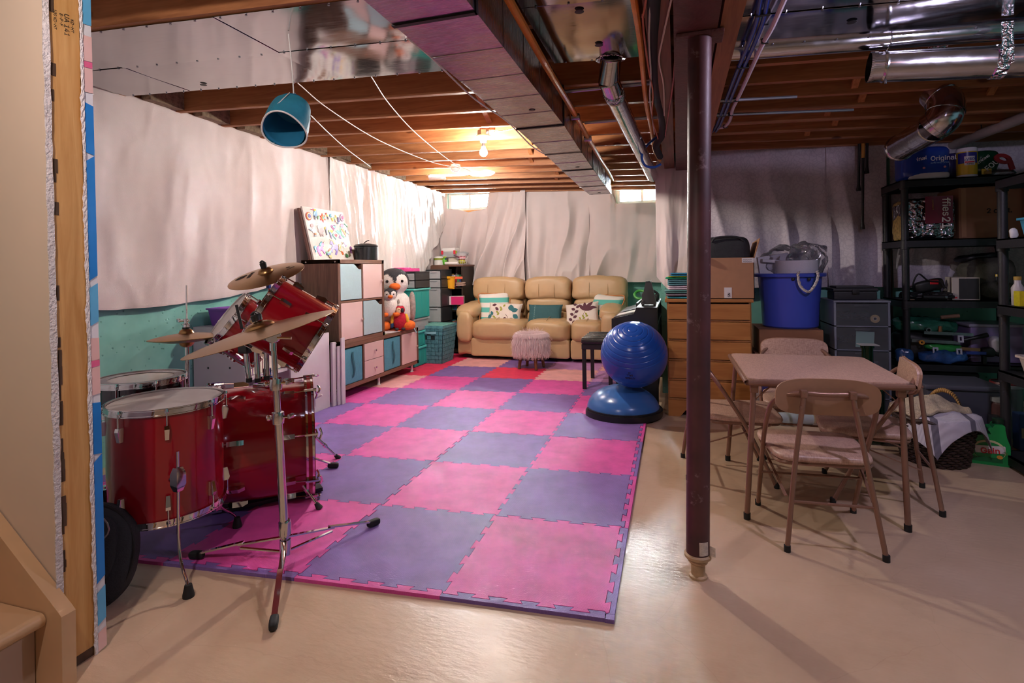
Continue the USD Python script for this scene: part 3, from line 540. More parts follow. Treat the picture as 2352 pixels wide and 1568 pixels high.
v = box(0, 1, 0, 1, 0, 1); v.vertices = np.array([[sx(z_) - (.038 if not q else 0), y_, z_] for q in (0, 1) for y_ in (1.143, 1.228) for z_ in (0.03, 2.24)]); 
t.p('stud', v, STUD, w=True, smooth=False)
t.p('sole_plate', box(LX, -1.766, 1.143, 1.228, 0.0, 0.03), mat('dirty_plate', '5E4634', 0.8, 0, .3, 20), w=True)
DARKG = mat('old_adhesive', '4A3626', 0.9)
r_ = np.random.default_rng(5); gl = []
for k in range(26):
    z0 = r_.uniform(.1, 2.1) if k > 9 else r_.uniform(.08, .9); h = r_.uniform(.02, .07); gl.append(box(sx(z0) - .001, sx(z0) + .0015, 1.144, 1.144 + r_.uniform(.005, .013), z0, z0 + h))
t.p('adhesive_scraps', cat(gl), DARKG, w=True, kind='stuff')
INK = mat('black_ink', '1C1816', 0.8)
for s, y_, z_, h in (('KD-HT', 1.203, 1.925, .009), ('UA 141', 1.185, 1.935, .014), ('S-P-F', 1.172, 1.93, .009), ('100 KD-HT', 1.155, 1.935, .008)):
    t.p('lumber_stamp', text(s, h, (sx(2) + .0006, y_, z_ + .06), (0, 0, -1), (0, 1, 0), .0006), INK, w=True)
z, e = ragged(200, -.006, .008, 15.7)
P = np.array([[[sx(a) + .002 + .004 * abs(math.sin(90 * a + 3 * q)), 1.224 + b * (1 - q) + .01 * q, a] for q in (0, .5, 1)] for a, b in zip(z, e)]); t.p('torn_paper', gridmesh(P, .003), mat('torn_white_paper', 'DAD4D6', 0.9, 0, .08, 80, .6, 150), w=True, smooth=20, label='fuzzy torn white paper beside the stud')
t.p('back_drywall', box(LX, -1.80, 1.243, 1.255, 0, 2.24), mat('house_wrap_white', 'DDDCE2', 0.45), w=True)
def wrap(name, py0, py1, m, sk=0, off=.0045):
    a = [aty(191, py0, 1.245), aty(219, py0 - sk, 1.262), aty(219, py1 - sk * .9, 1.262), aty(191, py1, 1.245)]
    q = [[sx(p[2]) + off, y_, p[2]] for p, y_ in zip(a, (1.236, 1.262, 1.262, 1.236))]
    m_ = gridmesh(np.array([[q[0], q[3]], [q[1], q[2]]]), .0006); t.p(name, m_, m, w=True, smooth=False)
z = np.linspace(0.01, 2.24, 40); t.p('house_wrap', gridmesh(np.array([[[sx(a) + .0005, y_, a] for y_ in (1.230, 1.2625)] for a in z]), .002), mat('house_wrap_white', 'DDDCE2', 0.45), w=True)
WB, WL, WP, WH = mat('wrap_blue', '1D7FD0', 0.4), mat('wrap_light_blue', '5FAEDB', 0.4), mat('wrap_pink', 'E2B9B4', 0.45), mat('wrap_hot_pink', 'E0648F', 0.4)
for a, b, m_, sk in ((-6, 58, WL, 0), (84, 142, WP, 0), (143, 157, WH, 0), (158, 214, WP, 0), (238, 352, WB, -6), (372, 645, WB, 14), (662, 748, WL, 12), (775, 826, WP, 0), (827, 842, WH, 4), (843, 905, WP, 4), (922, 1038, WB, 0), (1057, 1330, WB, 18), (1352, 1424, WL, 16), (1440, 1482, WP, 10)): wrap('printed_patch', a, b, m_, sk)
for py, s in ((620, 'A/A 150'), (690, '2009 - 2511'), (1320, 'guard'), (1360, '150 A'), (1400, '2009 - 2511')):
    p = aty(188, py, 1.24); t.p('wrap_print', text(s, .008, (sx(p[2]) + .0012, 1.2335, p[2]), (0, 0, -1), (0, 1, 0), .0005), INK, w=True)
BEIGE = mat('stair_paint', 'C6A27C', 0.38, 0, .06, 6)
t = T('staircase', 'bottom of a beige painted staircase with a bullnose tread and stringer', 'stairs', (-2.2, .9, 0))
xe = -1.693
t.p('stringer', place(prism([(LX + .02, 0), (xe, 0), (xe, .215), (xe - .012, .226), (-2.6, .226 + .77 * (2.6 + xe - .012)), (LX + .02, .226 + .77 * (3.38 + xe - .012))], .038), (0, 1.127, 0), (1, 0, 0), (0, 0, 1)), BEIGE, w=True, smooth=False)
nose = [( -.022 * 0 + .02 * math.cos(a), .0 + .02 * math.sin(a)) for a in np.linspace(-math.pi / 2, math.pi / 2, 9)]
tp = [(-.32, -.02)] + nose + [(-.32, .02)]
for k in range(3):
    t.p('tread', place(prism(tp, .9), (-1.772 - .255 * k, 1.086, .197 + .197 * k), (1, 0, 0), (0, 0, 1)), BEIGE, w=True)
    t.p('riser', box(-1.815 - .255 * k, -1.800 - .255 * k, .19, 1.086, .197 * k, .18 + .197 * k), mat('riser_paint', 'B59A86', 0.5), w=True)

# ---------------------------------------------------------------- sheets hung over the concrete
def sheet(name, label, A, B, zt, zb, m, amp=.03, nf=5., seed=0, base=.045, lean=0., fine=.0, n=(110, 60), group=None, pinch=(), smooth=True):
    """A hanging sheet from A to B (x, y); zt, zb: its top and bottom heights as (s, z) points. Folds deepen downwards and fan out below the pins at pinch."""
    A, B = np.array(A, float), np.array(B, float); d = (B - A); L = np.linalg.norm(d); nrm = np.array([d[1], -d[0]]) / L
    s = np.linspace(0, 1, n[0]); q = np.linspace(0, 1, n[1]); S, Q = np.meshgrid(s, q, indexing='ij')
    zt_, zb_ = np.interp(s, *np.array(zt).T)[:, None], np.interp(s, *np.array(zb).T)[:, None]
    zb_ = zb_ + .012 * (meshkit.fbm(np.stack([S * L * 3, 0 * S, 0 * S + seed], -1), 3) - .5) * 2
    Zs = zt_ + (zb_ - zt_) * Q
    warp = lean * Q + .10 * (meshkit.fbm(np.stack([S * L * 1.2, Zs * 1.2, 0 * S + seed + 5], -1), 3, seed) - .5)
    u = S * L + warp * L * .5
    for c in pinch: u = u + (S - c) * L * -.35 * np.exp(-((S - c) * L / .5) ** 2) * (1 - Q)
    f = meshkit.fbm(np.stack([u * nf, Zs * .55, 0 * S + seed], -1), 3, seed); f = 1 - np.abs(2 * f - 1) * 2.2
    g = meshkit.fbm(np.stack([u * nf * 2.7, Zs * 1.9 + u, 0 * S + seed + 9], -1), 3, seed + 3); g = 1 - np.abs(2 * g - 1) * 2
    D = base + amp * (.25 + .75 * np.clip(Q * 1.6, 0, 1)) * f + fine * g
    for c in pinch: D = D - .02 * np.exp(-((S - c) * L / .05) ** 2 - (Q / .06) ** 2)
    D = np.maximum(D, .006)
    P = np.stack([A[0] + d[0] * S + nrm[0] * D, A[1] + d[1] * S + nrm[1] * D, Zs], -1)
    return one(name, gridmesh(P[:, ::-1], .003), m, label, 'curtain', group, smooth=smooth)
sheet('wall_drape', 'long smooth off-white sheet hung on the left wall behind the drum kit', (LX, 1.3), (LX, 4.78), [(0, 2.36), (.25, 2.345), (1, 2.34)], [(0, 1.0), (.25, .985), (.46, .97), (.60, 1.0), (.72, 1.06), (1, 1.1)], CLOTHW, .035, 2.4, 4, .035, fine=.006, n=(170, 70), lean=.06)
sheet('wall_drape', 'silky white sheet with many fine folds hung on the left wall near the corner window', (LX, 4.66), (LX, 7.46), [(0, 2.345), (.4, 2.35), (1, 2.33)], [(0, .95), (.55, .95), (.72, 1.15), (.86, 1.5), (1, 1.95)], CLOTHS, .045, 7.5, 11, .06, lean=-.12, fine=.012, n=(190, 80), pinch=(.05, .35, .66))
sheet('wall_drape', 'narrow peach sheet hung in the far left corner beside the window', (LX, 6.7), (LX, BY - .02), [(0, 2.33), (1, 2.32)], [(0, .96), (1, .96)], CLOTHW, .02, 3., 91, .016, n=(50, 40))
sheet('wall_drape', 'cream sheet sagging under the bright corner window', (LX + .04, BY), (-2.06, BY), [(0, 2.31), (.045, 2.28), (.06, 2.10), (.2, 2.075), (.33, 2.03), (.47, 2.06), (.53, 2.085), (.56, 2.30), (1, 2.31)], [(0, .95), (1, .98)], CLOTHW, .17, 3.0, 21, .14, lean=.45, fine=.010, n=(130, 70), pinch=(.55,))
sheet('wall_drape', 'cream sheet hung flat behind the middle of the sofa', (-2.12, BY), (-1.16, BY), [(0, 2.30), (1, 2.28)], [(0, .90), (1, .96)], CLOTHW, .15, 2.6, 33, .09, lean=.15, n=(90, 60), pinch=(.05, .5, .95))
sheet('wall_drape', 'cream sheet hung below the right-hand window behind the sofa', (-1.25, BY), (BX, BY), [(0, 2.27), (.35, 2.26), (.40, 2.12), (.42, 2.05), (1, 2.04)], [(0, 1.0), (1, .965)], CLOTHW, .13, 2.2, 41, .11, lean=.2, n=(90, 60), pinch=(.06, .4))
sheet('wall_drape', 'off-white sheet draped over the wall corner behind the folded towels', (BX - .035, BYR), (.22, BYR), [(0, 2.1), (.18, 2.31), (.27, 2.30), (.46, 2.13), (1, 2.15)], [(0, 1.1), (.15, 1.02), (.36, .93), (.55, 1.03), (1, 1.05)], CLOTHW, .05, 5.5, 52, .06, fine=.008, n=(60, 70), pinch=(.22,))
sheet('wall_drape', 'pale leaf-patterned sheet hung behind the blue tub', (.16, BYR), (1.25, BYR), [(0, 2.27), (1, 2.21)], [(0, .98), (1, .99)], CLOTHP, .065, 2.6, 60, .05, lean=-.3, n=(100, 60), pinch=(.1, .5, .9))
sheet('wall_drape', 'pale leaf-patterned sheet hung behind the hanging tools', (1.22, BYR), (1.66, BYR), [(0, 2.21), (1, 2.18)], [(0, 1.0), (1, .99)], CLOTHP, .06, 4.0, 71, .085, lean=-.35, n=(60, 60), pinch=(.1, .6))
sheet('wall_drape', 'shadowed sheet hung behind the black corner shelves', (1.70, BYR), (2.84, BYR), [(0, 2.19), (1, 2.15)], [(0, .98), (1, .99)], CLOTHP, .05, 4.0, 80, .05, n=(90, 50))
P = np.array([[[x, BYR - .02 - .035 * meshkit.fbm(np.array([x * 6, q * 3, 2.]), 3), jz(x) - .004 - .09 * q] for q in np.linspace(0, 1, 8)] for x in np.linspace(.13, 2.8, 90)])
one('sill_wrap', gridmesh(P[:, ::-1], .002), mat('grey_wrap', 'B5A9A4', 0.7), 'crumpled pale wrap along the top of the right back wall', 'plastic wrap', smooth=True)
for px, top, bot, lab, mm_ in ((1973, 292, 437, 'black tool handle hanging from the ceiling, leftmost of three', BLACK), (1982, 292, 525, 'longest tool handle with a yellow sleeve, hanging in the middle of three', None), (1991, 292, 397, 'shortest black tool handle hanging at the right of three', BLACK)):
    a, b = aty(px, top, 5.06), aty(px - (1 if px < 1990 else 0), bot, 5.06); a[2] = min(a[2], jz(a[0]) - .0); t = T('hanging_tool', lab, 'tool', b)
    t.p('handle', lathe([(0, 0), (.014, 0), (.016, .015), (.011, .05), (.010, .2), (.0115, np.linalg.norm(a - b)), (0, np.linalg.norm(a - b))], 12, b, a - b), BLACK, w=True)
    if mm_ is None: t.p('sleeve', cyl(a, a + (b - a) * .17, .0135), mat('yellow_sleeve', 'C08A3A', 0.5), w=True, label='yellow sleeve')
    t.p('end_cap', lathe([(0, 0), (.0175, .0), (.0175, .012), (.013, .03), (0, .03)], 12, b - [0, 0, .004], (0, 0, 1)), RUBBER, w=True)
one('black_pipe_stub', cyl(aty(1930, 297, 5.1), aty(1930, 313, 5.1), .03), BLACK, 'short black pipe end above the gathered sheet', 'pipe')
one('bare_wall_board', box(1.665, 1.70, 5.19, 5.235, 0.1, 1.75), mat('grey_board', '6B5C56', 0.8), 'narrow bare board between the sheets left of the black shelves', 'board')

# ---------------------------------------------------------------- interlocking foam mat
QX = [-0.838, 0.5909, -0.0089, 0.0008, 0.0006, -0.001]; QY = [1.8026, 0.0397, 0.6318, -0.0037, -0.0017, -0.0041]
def node(i, j): b = np.array([1, i, j, i * j, j * j, i * i]); return np.array([b @ QX, b @ QY])
def foam(name, h):
    c = lin(h); n = {'t': ('texture_coordinate', {}), 'n': ('noise_texture', {'scale': 7.0, 'detail': 5.0, 'roughness': 0.65}), 'r': ('rgb_ramp', {'ramp': [(0.3, [x * .80 for x in c]), (0.55, c), (0.75, [min(1, x * 1.12) for x in c])]}), 'm': ('mapping', {'rotation': (0, 0, .7)}),
         'w': ('wave_texture', {'scale': 62.0, 'bands_direction': 'x'}), 'd': ('noise_texture', {'scale': 4.5, 'detail': 3.0}), 'a': ('math', {'math_type': 'multiply_add', 'value2': .35}), 'bb': ('bump', {'strength': 0.3, 'distance': 0.004}), 'p': ('principled_bsdf', {'roughness': 0.56, 'specular_ior_level': 0.45})}
    return usdkit.material(stage, '/World/Looks/' + name, n, [('t.object', 'n.vector'), ('n.fac', 'r.fac'), ('r.color', 'p.base_color'), ('t.object', 'm.vector'), ('m.vector', 'w.vector'), ('t.object', 'd.vector'), ('w.fac', 'a.value1'), ('d.fac', 'a.value3'), ('a.value', 'bb.height'), ('bb.normal', 'p.normal')], 'p.BSDF')
FP, FV, FR, FC, FL = foam('foam_pink', 'D850A4'), foam('foam_purple', '8062A8'), foam('foam_red', 'E2335C'), foam('foam_peach', 'E8A7A8'), foam('foam_lilac', 'BE86C2')
NT = 10
def edge(a, b, sgn=1, amp=.0095):
    """The toothed line between two corners: dovetail teeth to either side."""
    d = b - a; L = np.linalg.norm(d); d = d / L; nn = np.array([-d[1], d[0]]) * sgn; pts = [a]; w = L / NT
    for k in range(NT):
        s0, s1 = k * w, (k + 1) * w; o = amp if k % 2 else -amp; fl = .1 * w
        pts += [a + d * (s0 + fl - (fl * 2 if k else -fl * 0)) + nn * o, a + d * (s1 - fl + (fl * 2 if k < NT - 1 else 0)) + nn * o]
    pts.append(b); return pts
I0, I1, J0, J1 = -4, 1, 0, 9
PINK = {(i, j): (i + j) % 2 == 0 for i in range(I0, I1) for j in range(J0, J1)}
odd = {(-4, 5): FC, (0, 6): FL, (-1, 6): FC, (-2, 6): FR, (-4, 6): FR, (-3, 7): FC, (-1, 7): FL, (0, 7): FC, (-4, 7): FR, (-4, 8): FR}
t = T('foam_play_mat', 'pink and purple interlocking foam play mat covering the floor', 'mat', (*node(-1.5, 4), 0))
for (i, j), pk in PINK.items():
    A, B, C, Dn = node(i, j), node(i + 1, j), node(i + 1, j + 1), node(i, j + 1)
    ring = edge(A, B)[:-1] + edge(B, C)[:-1] + edge(Dn, C)[::-1][:-1] + edge(A, Dn)[::-1][:-1]
    p = Polygon(ring).buffer(0).buffer(-.0009, join_style=2)
    k = meshkit.noise(np.array([i * 3.7, j * 2.9, 1.])) * .0022
    t.p('foam_tile', prism(p, .0135 + k), odd.get((i, j), FP if pk else FV), w=True, smooth=False)
def strip(a, b, pk, sgn, out, wdt=.028):
    e = edge(a, b); o = np.array(out) * wdt; p = Polygon(list(e) + [b + o, a + o]).buffer(0).buffer(-.0008, join_style=2)
    m = prism(p, .0138); t.p('edge_strip', m, FV if pk else FP, w=True, smooth=False)
for i in range(I0, I1): a, b = node(i, 0), node(i + 1, 0); o = np.array([(b - a)[1], -(b - a)[0]]); strip(a, b, not PINK[(i, 0)] if i < 0 and 0 else PINK[(i, 0)], 1, o / np.linalg.norm(o))
for j in range(J0, J1): a, b = node(1, j), node(1, j + 1); o = np.array([(b - a)[1], -(b - a)[0]]); strip(a, b, PINK[(0, j)], 1, o / np.linalg.norm(o))
c = node(1, 0); t.p('corner_piece', prism(Polygon([c + [-.004, -.0015], c + [.028, .0], c + [.029, -.029], c + [-.002, -.029]]), .0138), FV, w=True, smooth=False)
# ---------------------------------------------------------------- cube shelves by the left wall
LAM = wood('brown_laminate', '5A3D33', '7A5747', 2, 3.5, .5, knots=False); LAMH = wood('brown_laminate_edge', '6B4A3C', '83604E', 1, 3.0, .5, knots=False)
PBLUE, PPINK, TBIN = mat('pale_blue_board', 'A9C6CC', 0.5, 0, .04, 60), mat('pale_pink_front', 'DCBDB8', 0.45), mat('teal_fabric', '4F93A6', 0.75, 0, .08, 40, .2, 200)
X0, CY0, CY1, CYL = -2.905, 4.16, 4.95, 5.70
def cube_shelf(name, label, y0, y1, z0, z1, ny, nz, legs=0):
    t = T(name, label, 'cabinet', (X0 - .195, (y0 + y1) / 2, z0 - legs)); th, ti = .036, .016; xb = X0 - .39
    t.p('side_panel', box(xb, X0, y0, y0 + th, z0, z1), LAM, w=True); t.p('side_panel', box(xb, X0, y1 - th, y1, z0, z1), LAM, w=True)
    t.p('top_panel', box(xb, X0, y0, y1, z1 - th, z1 + .0005), LAMH, w=True); t.p('bottom_panel', box(xb, X0, y0, y1, z0 - .0005, z0 + th), LAMH, w=True)
    t.p('back_panel', box(xb, xb + .006, y0 + th, y1 - th, z0 + th, z1 - th), mat('dark_inside', '3A2A25', 0.7), w=True)
    wy, hz = (y1 - y0 - 2 * th - (ny - 1) * ti) / ny, (z1 - z0 - 2 * th - (nz - 1) * ti) / nz
    cells = [[(y0 + th + k * (wy + ti), y0 + th + k * (wy + ti) + wy, z0 + th + j * (hz + ti), z0 + th + j * (hz + ti) + hz) for k in range(ny)] for j in range(nz)]
    for k in range(1, ny): t.p('divider', box(xb + .006, X0 - .004, y0 + th + k * (wy + ti) - ti, y0 + th + k * (wy + ti), z0 + th, z1 - th), LAM, w=True)
    for j in range(1, nz): t.p('shelf', box(xb + .006, X0 - .003, y0 + th, y1 - th, z0 + th + j * (hz + ti) - ti, z0 + th + j * (hz + ti)), LAMH, w=True)
    for zz in (z0 + .02, z1 - .02):
        for xx in (X0 - .03, xb + .05): t.p('screw_cap', cyl((xx, y0 - .0015, zz), (xx, y0 + .002, zz), .007), mat('screw_cap_grey', 'B9A9A2', 0.4), w=True)
    if legs:
        for yy in (y0 + .05, (y0 + y1) / 2 - .03, y1 - .08):
            for xx in (X0 - .05, xb + .05): t.p('leg', cat(cyl((xx, yy, 0.014), (xx, yy, z0), .014, n=14), cyl((xx, yy, 0.014), (xx, yy, .022), .02, n=14)), WHITEP, w=True)
    return t, cells
def knob(t, par, y, z): t.p('knob', lathe([(0, 0), (.004, 0), (.004, .012), (.011, .016), (.011, .024), (0, .026)], 14, (X0, y, z), (1, 0, 0)), CHROME, parent=par, w=True)
def door(t, c, ky):
    g = .004; d = t.p('door', box(X0 - .018, X0 + .0, c[0] + g, c[1] - g, c[2] + g, c[3] - g, .002), PPINK, w=True); knob(t, d, c[0] + (c[1] - c[0]) * ky, (c[2] + c[3]) / 2)
def insert(t, c):
    y0, y1, z0, z1 = c; g = .008; s = np.linspace(0, 1, 12); cut = [(y1 - g - (y1 - y0) * .08, z1 - .055)] + [(y1 - (y1 - y0) * (.10 + .30 * a), z1 - .055 + .050 * (3 * a * a - 2 * a ** 3)) for a in s] + [(y0 + g, z1 - .005)]
    t.p('insert_front', place(prism([(y0 + g, z0 + g), (y1 - g, z0 + g), (y1 - g, z1 - .055)] + cut, .008), (X0 - .012, 0, 0), (0, 1, 0), (0, 0, 1), (1, 0, 0)), PBLUE, w=True)
    t.p('insert_box', box(X0 - .36, X0 - .012, y0 + g, y1 - g, z0 + g, z1 - .10), mat('insert_side', '8FA9AE', 0.6), w=True)
def fabric_bin(t, c):
    y0, y1, z0, z1 = c; g = .008; b = t.p('fabric_bin', wob(box(X0 - .36, X0 - .006, y0 + g, y1 - g, z0 + .002, z1 - .012, .012), .003, 9, 2), TBIN, w=True)
    ym = (y0 + y1) / 2; z = np.linspace(z0 + .06, z1 - .05, 10); s = np.linspace(0, 1, 10)
    t.p('pull_strap', gridmesh(np.array([[[X0 - .002 + .012 * math.sin(math.pi * q), ym - .012 + .024 * w_ + .012 * math.sin(2 * math.pi * q), zz] for w_ in (0, .5, 1)] for q, zz in zip(s, z)]), .003), mat('dark_teal_strap', '2F6674', 0.7), parent=b, w=True)
tall, cells = cube_shelf('cube_shelf', 'tall brown cube shelf with pale blue and pink fronts, stacked on the low one', CY0, CY1, .522, 1.295, 2, 2)
insert(tall, cells[1][0]); door(tall, cells[1][1], .93); door(tall, cells[0][0], .93); insert(tall, cells[0][1])
low, cells = cube_shelf('cube_shelf', 'low brown cube shelf on white legs with teal bins and pink drawers', CY0, CYL, .105, .52, 4, 1, .105)
fabric_bin(low, cells[0][0]); fabric_bin(low, cells[0][2]); door(low, cells[0][3], .93)
y0, y1, z0, z1 = cells[0][1]; zm = (z0 + z1) / 2
for a, b in ((z0 + .004, zm - .002), (zm + .002, z1 - .004)): d = low.p('drawer', box(X0 - .018, X0, y0 + .004, y1 - .004, a, b, .002), PPINK, w=True); knob(low, d, (y0 + y1) / 2, (a + b) / 2)

# white boards and the rack behind the bass drum
WBOARD = mat('white_board', 'CFC6CE', 0.45, 0, .03, 8)
t = T('white_wall_rack', 'tall white panel with white pegs standing beside the tall cube shelf', 'rack', (-2.91, 3.77, 0))
t.p('panel', box(-2.915, -2.90, 3.52, 4.01, .0145, .66), WBOARD, w=True)
for px, py, L in ((690, 868, .11), (705, 792, .06), (722, 915, .06), (672, 880, .08)):
    a = atx(px, py, -2.9); t.p('peg', tube([a, a + [L, .02, .03]], .009, 8, sm=False), WHITEP, w=True)
for k, (x, w_, y_, h) in enumerate(((-2.885, .022, 4.02, .57), (-2.862, .012, 4.065, .53), (-2.845, .014, 4.10, .60))):
    one('white_board', box(x - w_ / 2 - .0, x + w_ / 2, y_ - .0, y_ + .05, .0145, h, .002), WBOARD, ['white board edge leaning beside the cube shelf, nearest the drums', 'thinner white board leaning between two thicker white boards by the cube shelf', 'white board edge standing right against the tall cube shelf'][k], 'board')
t = T('white_bookcase', 'low white bookcase with books standing behind the red toms', 'bookcase', (-3.15, 3.35, 0))
t.p('side_panel', box(-3.37, -2.92, 3.08, 3.10, .0145, .80), WBOARD, w=True, label='grey-white side panel with two small holes')
for px in (478, 528):
    c_ = aty(px, 845, 3.079); t.p('peg_hole', cyl(c_ - [0, .001, 0], c_ + [0, .002, 0], .007, n=12), BLACK, w=True)
t.p('side_panel', box(-3.37, -2.93, 3.60, 3.62, .0145, .80), WBOARD, w=True)
for zz in (.05, .42, .78): t.p('shelf', box(-3.37, -2.925, 3.10, 3.60, zz, zz + .02), WBOARD, w=True)
t.p('back', box(-3.385, -3.37, 3.08, 3.62, .0145, .80), WBOARD, w=True)
r_ = np.random.default_rng(11); y = 3.12; k = 0
cols = ['35607A', '2E8C8A', 'C23A6A', '7A3F9A', '3B5C3F', 'C9C2B8', '8A2F4A', '2A6F96', '4C9A8F']
while y < 3.56:
    th = r_.uniform(.015, .045); h = r_.uniform(.20, .30); c = cols[k % 9]; q = T('book', ['%s book, %s from the front on the white bookcase behind the drums' % (n_, ['first', 'second', 'third', 'fourth', 'fifth', 'sixth', 'seventh', 'eighth', 'ninth', 'tenth', 'eleventh', 'twelfth', 'thirteenth', 'fourteenth', 'fifteenth', 'sixteenth', 'seventeenth', 'eighteenth', 'nineteenth', 'twentieth'][k]) for n_ in [['blue', 'teal', 'pink', 'purple', 'green', 'white', 'maroon', 'sky blue', 'mint'][k % 9]]][0], 'book', (-3.1, y, .441), group='books behind the drums')
    q.p('cover', box(-3.2, -2.97, y, y + th, .441, .441 + h, .002), mat('book_' + c, c, 0.45), w=True); q.p('pages', box(-3.19, -2.968, y + .003, y + th - .003, .445, .437 + h), mat('pages', 'E2DACB', 0.8), w=True); y += th + .004; k += 1
PURP = mat('purple_plastic', '7E3FA8', 0.4)
def open_bin(name, label, c, sx_, sy_, h, m, taper=.88, lip=.012, rz=0, cat_='bin', th=.004):
    t = T(name, label, cat_, c, rz); a, b = sx_ / 2, sy_ / 2
    def ringp(s, z, r=.02):
        p = Polygon([(-a * s, -b * s), (a * s, -b * s), (a * s, b * s), (-a * s, b * s)]).buffer(-r).buffer(r, quad_segs=4); return [(x, y, z) for x, y in list(p.exterior.coords)[:-1]]
    rows = [ringp(taper, 0), ringp(1, h), ringp(1 - 2 * th / sx_, h), ringp(taper - 2 * th / sx_, th)]
    n = min(map(len, rows)); rows = [r0[:n] for r0 in rows]; P = np.array([r0 + r0[:1] for r0 in rows]); m1 = gridmesh(P[:, ::-1])
    bot = lambda z, s: prism(Polygon([(x, y) for x, y, _ in ringp(s, 0)]), th, z)
    t.p('body', cat(m1, bot(0, taper)), m, smooth=25)
    o = Polygon([(x, y) for x, y, _ in ringp(1, 0)]); t.p('rim', prism(o.buffer(lip).difference(o.buffer(-.001)), .012, h - .012), m)
    return t
open_bin('purple_bin', 'purple plastic bin on the white bookcase behind the drums', (-3.17, 3.30, .801), .33, .30, .13, PURP)

# ---------------------------------------------------------------- sofa
LEATH = mat('tan_leather', 'C2A077', 0.42, 0, .05, 5, .14, 14); LEATD = mat('sofa_base_black', '1A1818', 0.7)
LEATB = mat('tan_leather_fine', 'B9966B', 0.45, 0, .05, 6, .1, 18)
t = T('sofa', 'tan leather three-seat reclining sofa against the far wall', 'sofa', (-1.72, 7.0, 0))
t.p('base', box(-2.76, -.70, 6.72, 7.30, .0145, .10), LEATD, w=True)
def cushion(name, x0, x1, y0, y1, z0, z1, e=.28, amp=.008, seed=0, tilt=0, m=LEATH, par=None):
    q = sq((x1 - x0) / 2, (y1 - y0) / 2, (z1 - z0) / 2, e, e, 56, 28); q.vertices[:, 2] += (z1 - z0) * .05 * (1 - (q.vertices[:, 0] / ((x1 - x0) / 2)) ** 2)
    q = wob(q, amp, 6.5, seed); q = wob(q, amp * .35, 22, seed + 7); q = tr(q, (0, 0, 0), ('x', tilt)); return t.p(name, tr(q, ((x0 + x1) / 2, (y0 + y1) / 2, (z0 + z1) / 2)), m, w=True, smooth=50, parent=par)
bx_ = [(-2.74, -2.00), (-1.985, -1.355), (-1.34, -.62)]; sx_ = [(-2.60, -1.865), (-1.86, -1.285), (-1.28, -.86)]
for k in range(3):
    a, b = bx_[k]; s = k * 5
    cushion('back_frame', a + .02, b - .02, 7.20, 7.40, .12, .98, .2, .003, s, 0, LEATB)
    cushion('headrest', a, b, 6.985, 7.31, .74, 1.055, .42, .014, s + 1, -8)
    cushion('back_cushion', a + .02, b - .02, 6.98, 7.26, .58, .775, .5, .010, s + 2, -6)
    cushion('lumbar_cushion', a + .03, b - .03, 6.96, 7.22, .42, .615, .5, .010, s + 3, -4)
    cushion('seat_cushion', *sx_[k], 6.50, 7.10, .25, .53, .48, .010, s + 4)
    cushion('footrest', sx_[k][0] + .004, sx_[k][1] - .004, 6.56, 6.70, .05, .30, .22, .004, s + 5)
    for q in (1, 2):
        xx = a + (b - a) * q / 3; t.p('seam', tube([(xx, 6.99 - .012, .80), (xx, 6.975, .90), (xx, 7.02, 1.02), (xx, 7.12, 1.062)], .0035, 6), LEATB, w=True)
    xx = (sx_[k][0] + sx_[k][1]) / 2; t.p('seam', tube([(xx, 6.95, .555), (xx, 6.75, .562), (xx, 6.56, .53), (xx, 6.505, .42)], .0035, 6), LEATB, w=True)
for s, x0, x1 in ((0, -2.82, -2.56), (1, -.90, -.64)):
    cushion('arm', x0 + .015, x1 - .015, 6.60, 7.30, .04, .58, .2, .005, 40 + s)
    q = tr(sq(.15, .36, .095, .7, .5, 40, 20), ((x0 + x1) / 2 + (.015 if s == 0 else -.015), 6.90, .62), ('x', 0)); q.vertices[:, 2] += .05 * np.clip((q.vertices[:, 1] - 6.6) / .6, 0, 1); t.p('arm_pad', wob(q, .014, 7, 50 + s), LEATH, w=True, smooth=50)
    q = tr(sq(.105, .075, .20, .6, .6, 28, 18), ((x0 + x1) / 2 + (.02 if s == 0 else -.02), 6.575, .44)); t.p('arm_front', wob(q, .006, 8, 60 + s), LEATH, w=True, smooth=50)

def bands(name, h1, h2, scale, axis='y', edge_=.5):
    n = {'t': ('texture_coordinate', {}), 'w': ('wave_texture', {'scale': scale, 'bands_direction': axis, 'phase': 1.2}), 'r': ('rgb_ramp', {'ramp': [(0, lin(h1)), (edge_, lin(h2))], 'interpolate': False}), 'b': ('noise_texture', {'scale': 160.0}), 'bb': ('bump', {'strength': .2, 'distance': .004}), 'p': ('principled_bsdf', {'roughness': .8})}
    return usdkit.material(stage, '/World/Looks/' + name, n, [('t.object', 'w.vector'), ('w.fac', 'r.fac'), ('r.color', 'p.base_color'), ('t.object', 'b.vector'), ('b.fac', 'bb.height'), ('bb.normal', 'p.normal')], 'p.BSDF')
STRIPE = bands('aqua_white_stripes', '5DB5AA', 'E2DAD3', 2.5, 'z')
CREAM = mat('cream_cotton', 'DDD0C6', 0.85, 0, .04, 20, .15, 180); DTEAL = mat('dark_teal_cotton', '2F5A60', 0.8, 0, .06, 30, .2, 160); PIPEO = mat('orange_piping', 'B9763F', 0.6)
def throw(name, label, px, py, y, w_, h, th, m, ty, rz, roll=0.):
    c = aty(px, py, y); M = lambda q: tr(q, c, ('z', roll), ('x', 90 + ty), ('z', rz)); t = T(name, label, 'cushion', c, group=None)
    t.p('cover', M(pillow(w_, h, th, 30)), m, w=True, smooth=60); return t, M, (w_, h, th)
def surf(dim, x, y, off=.0015): w_, h, th = dim; U, V = 2 * x / w_, 2 * y / h; return th / 2 * math.sqrt(max(0, (1 - U ** 4) * (1 - V ** 4))) + off
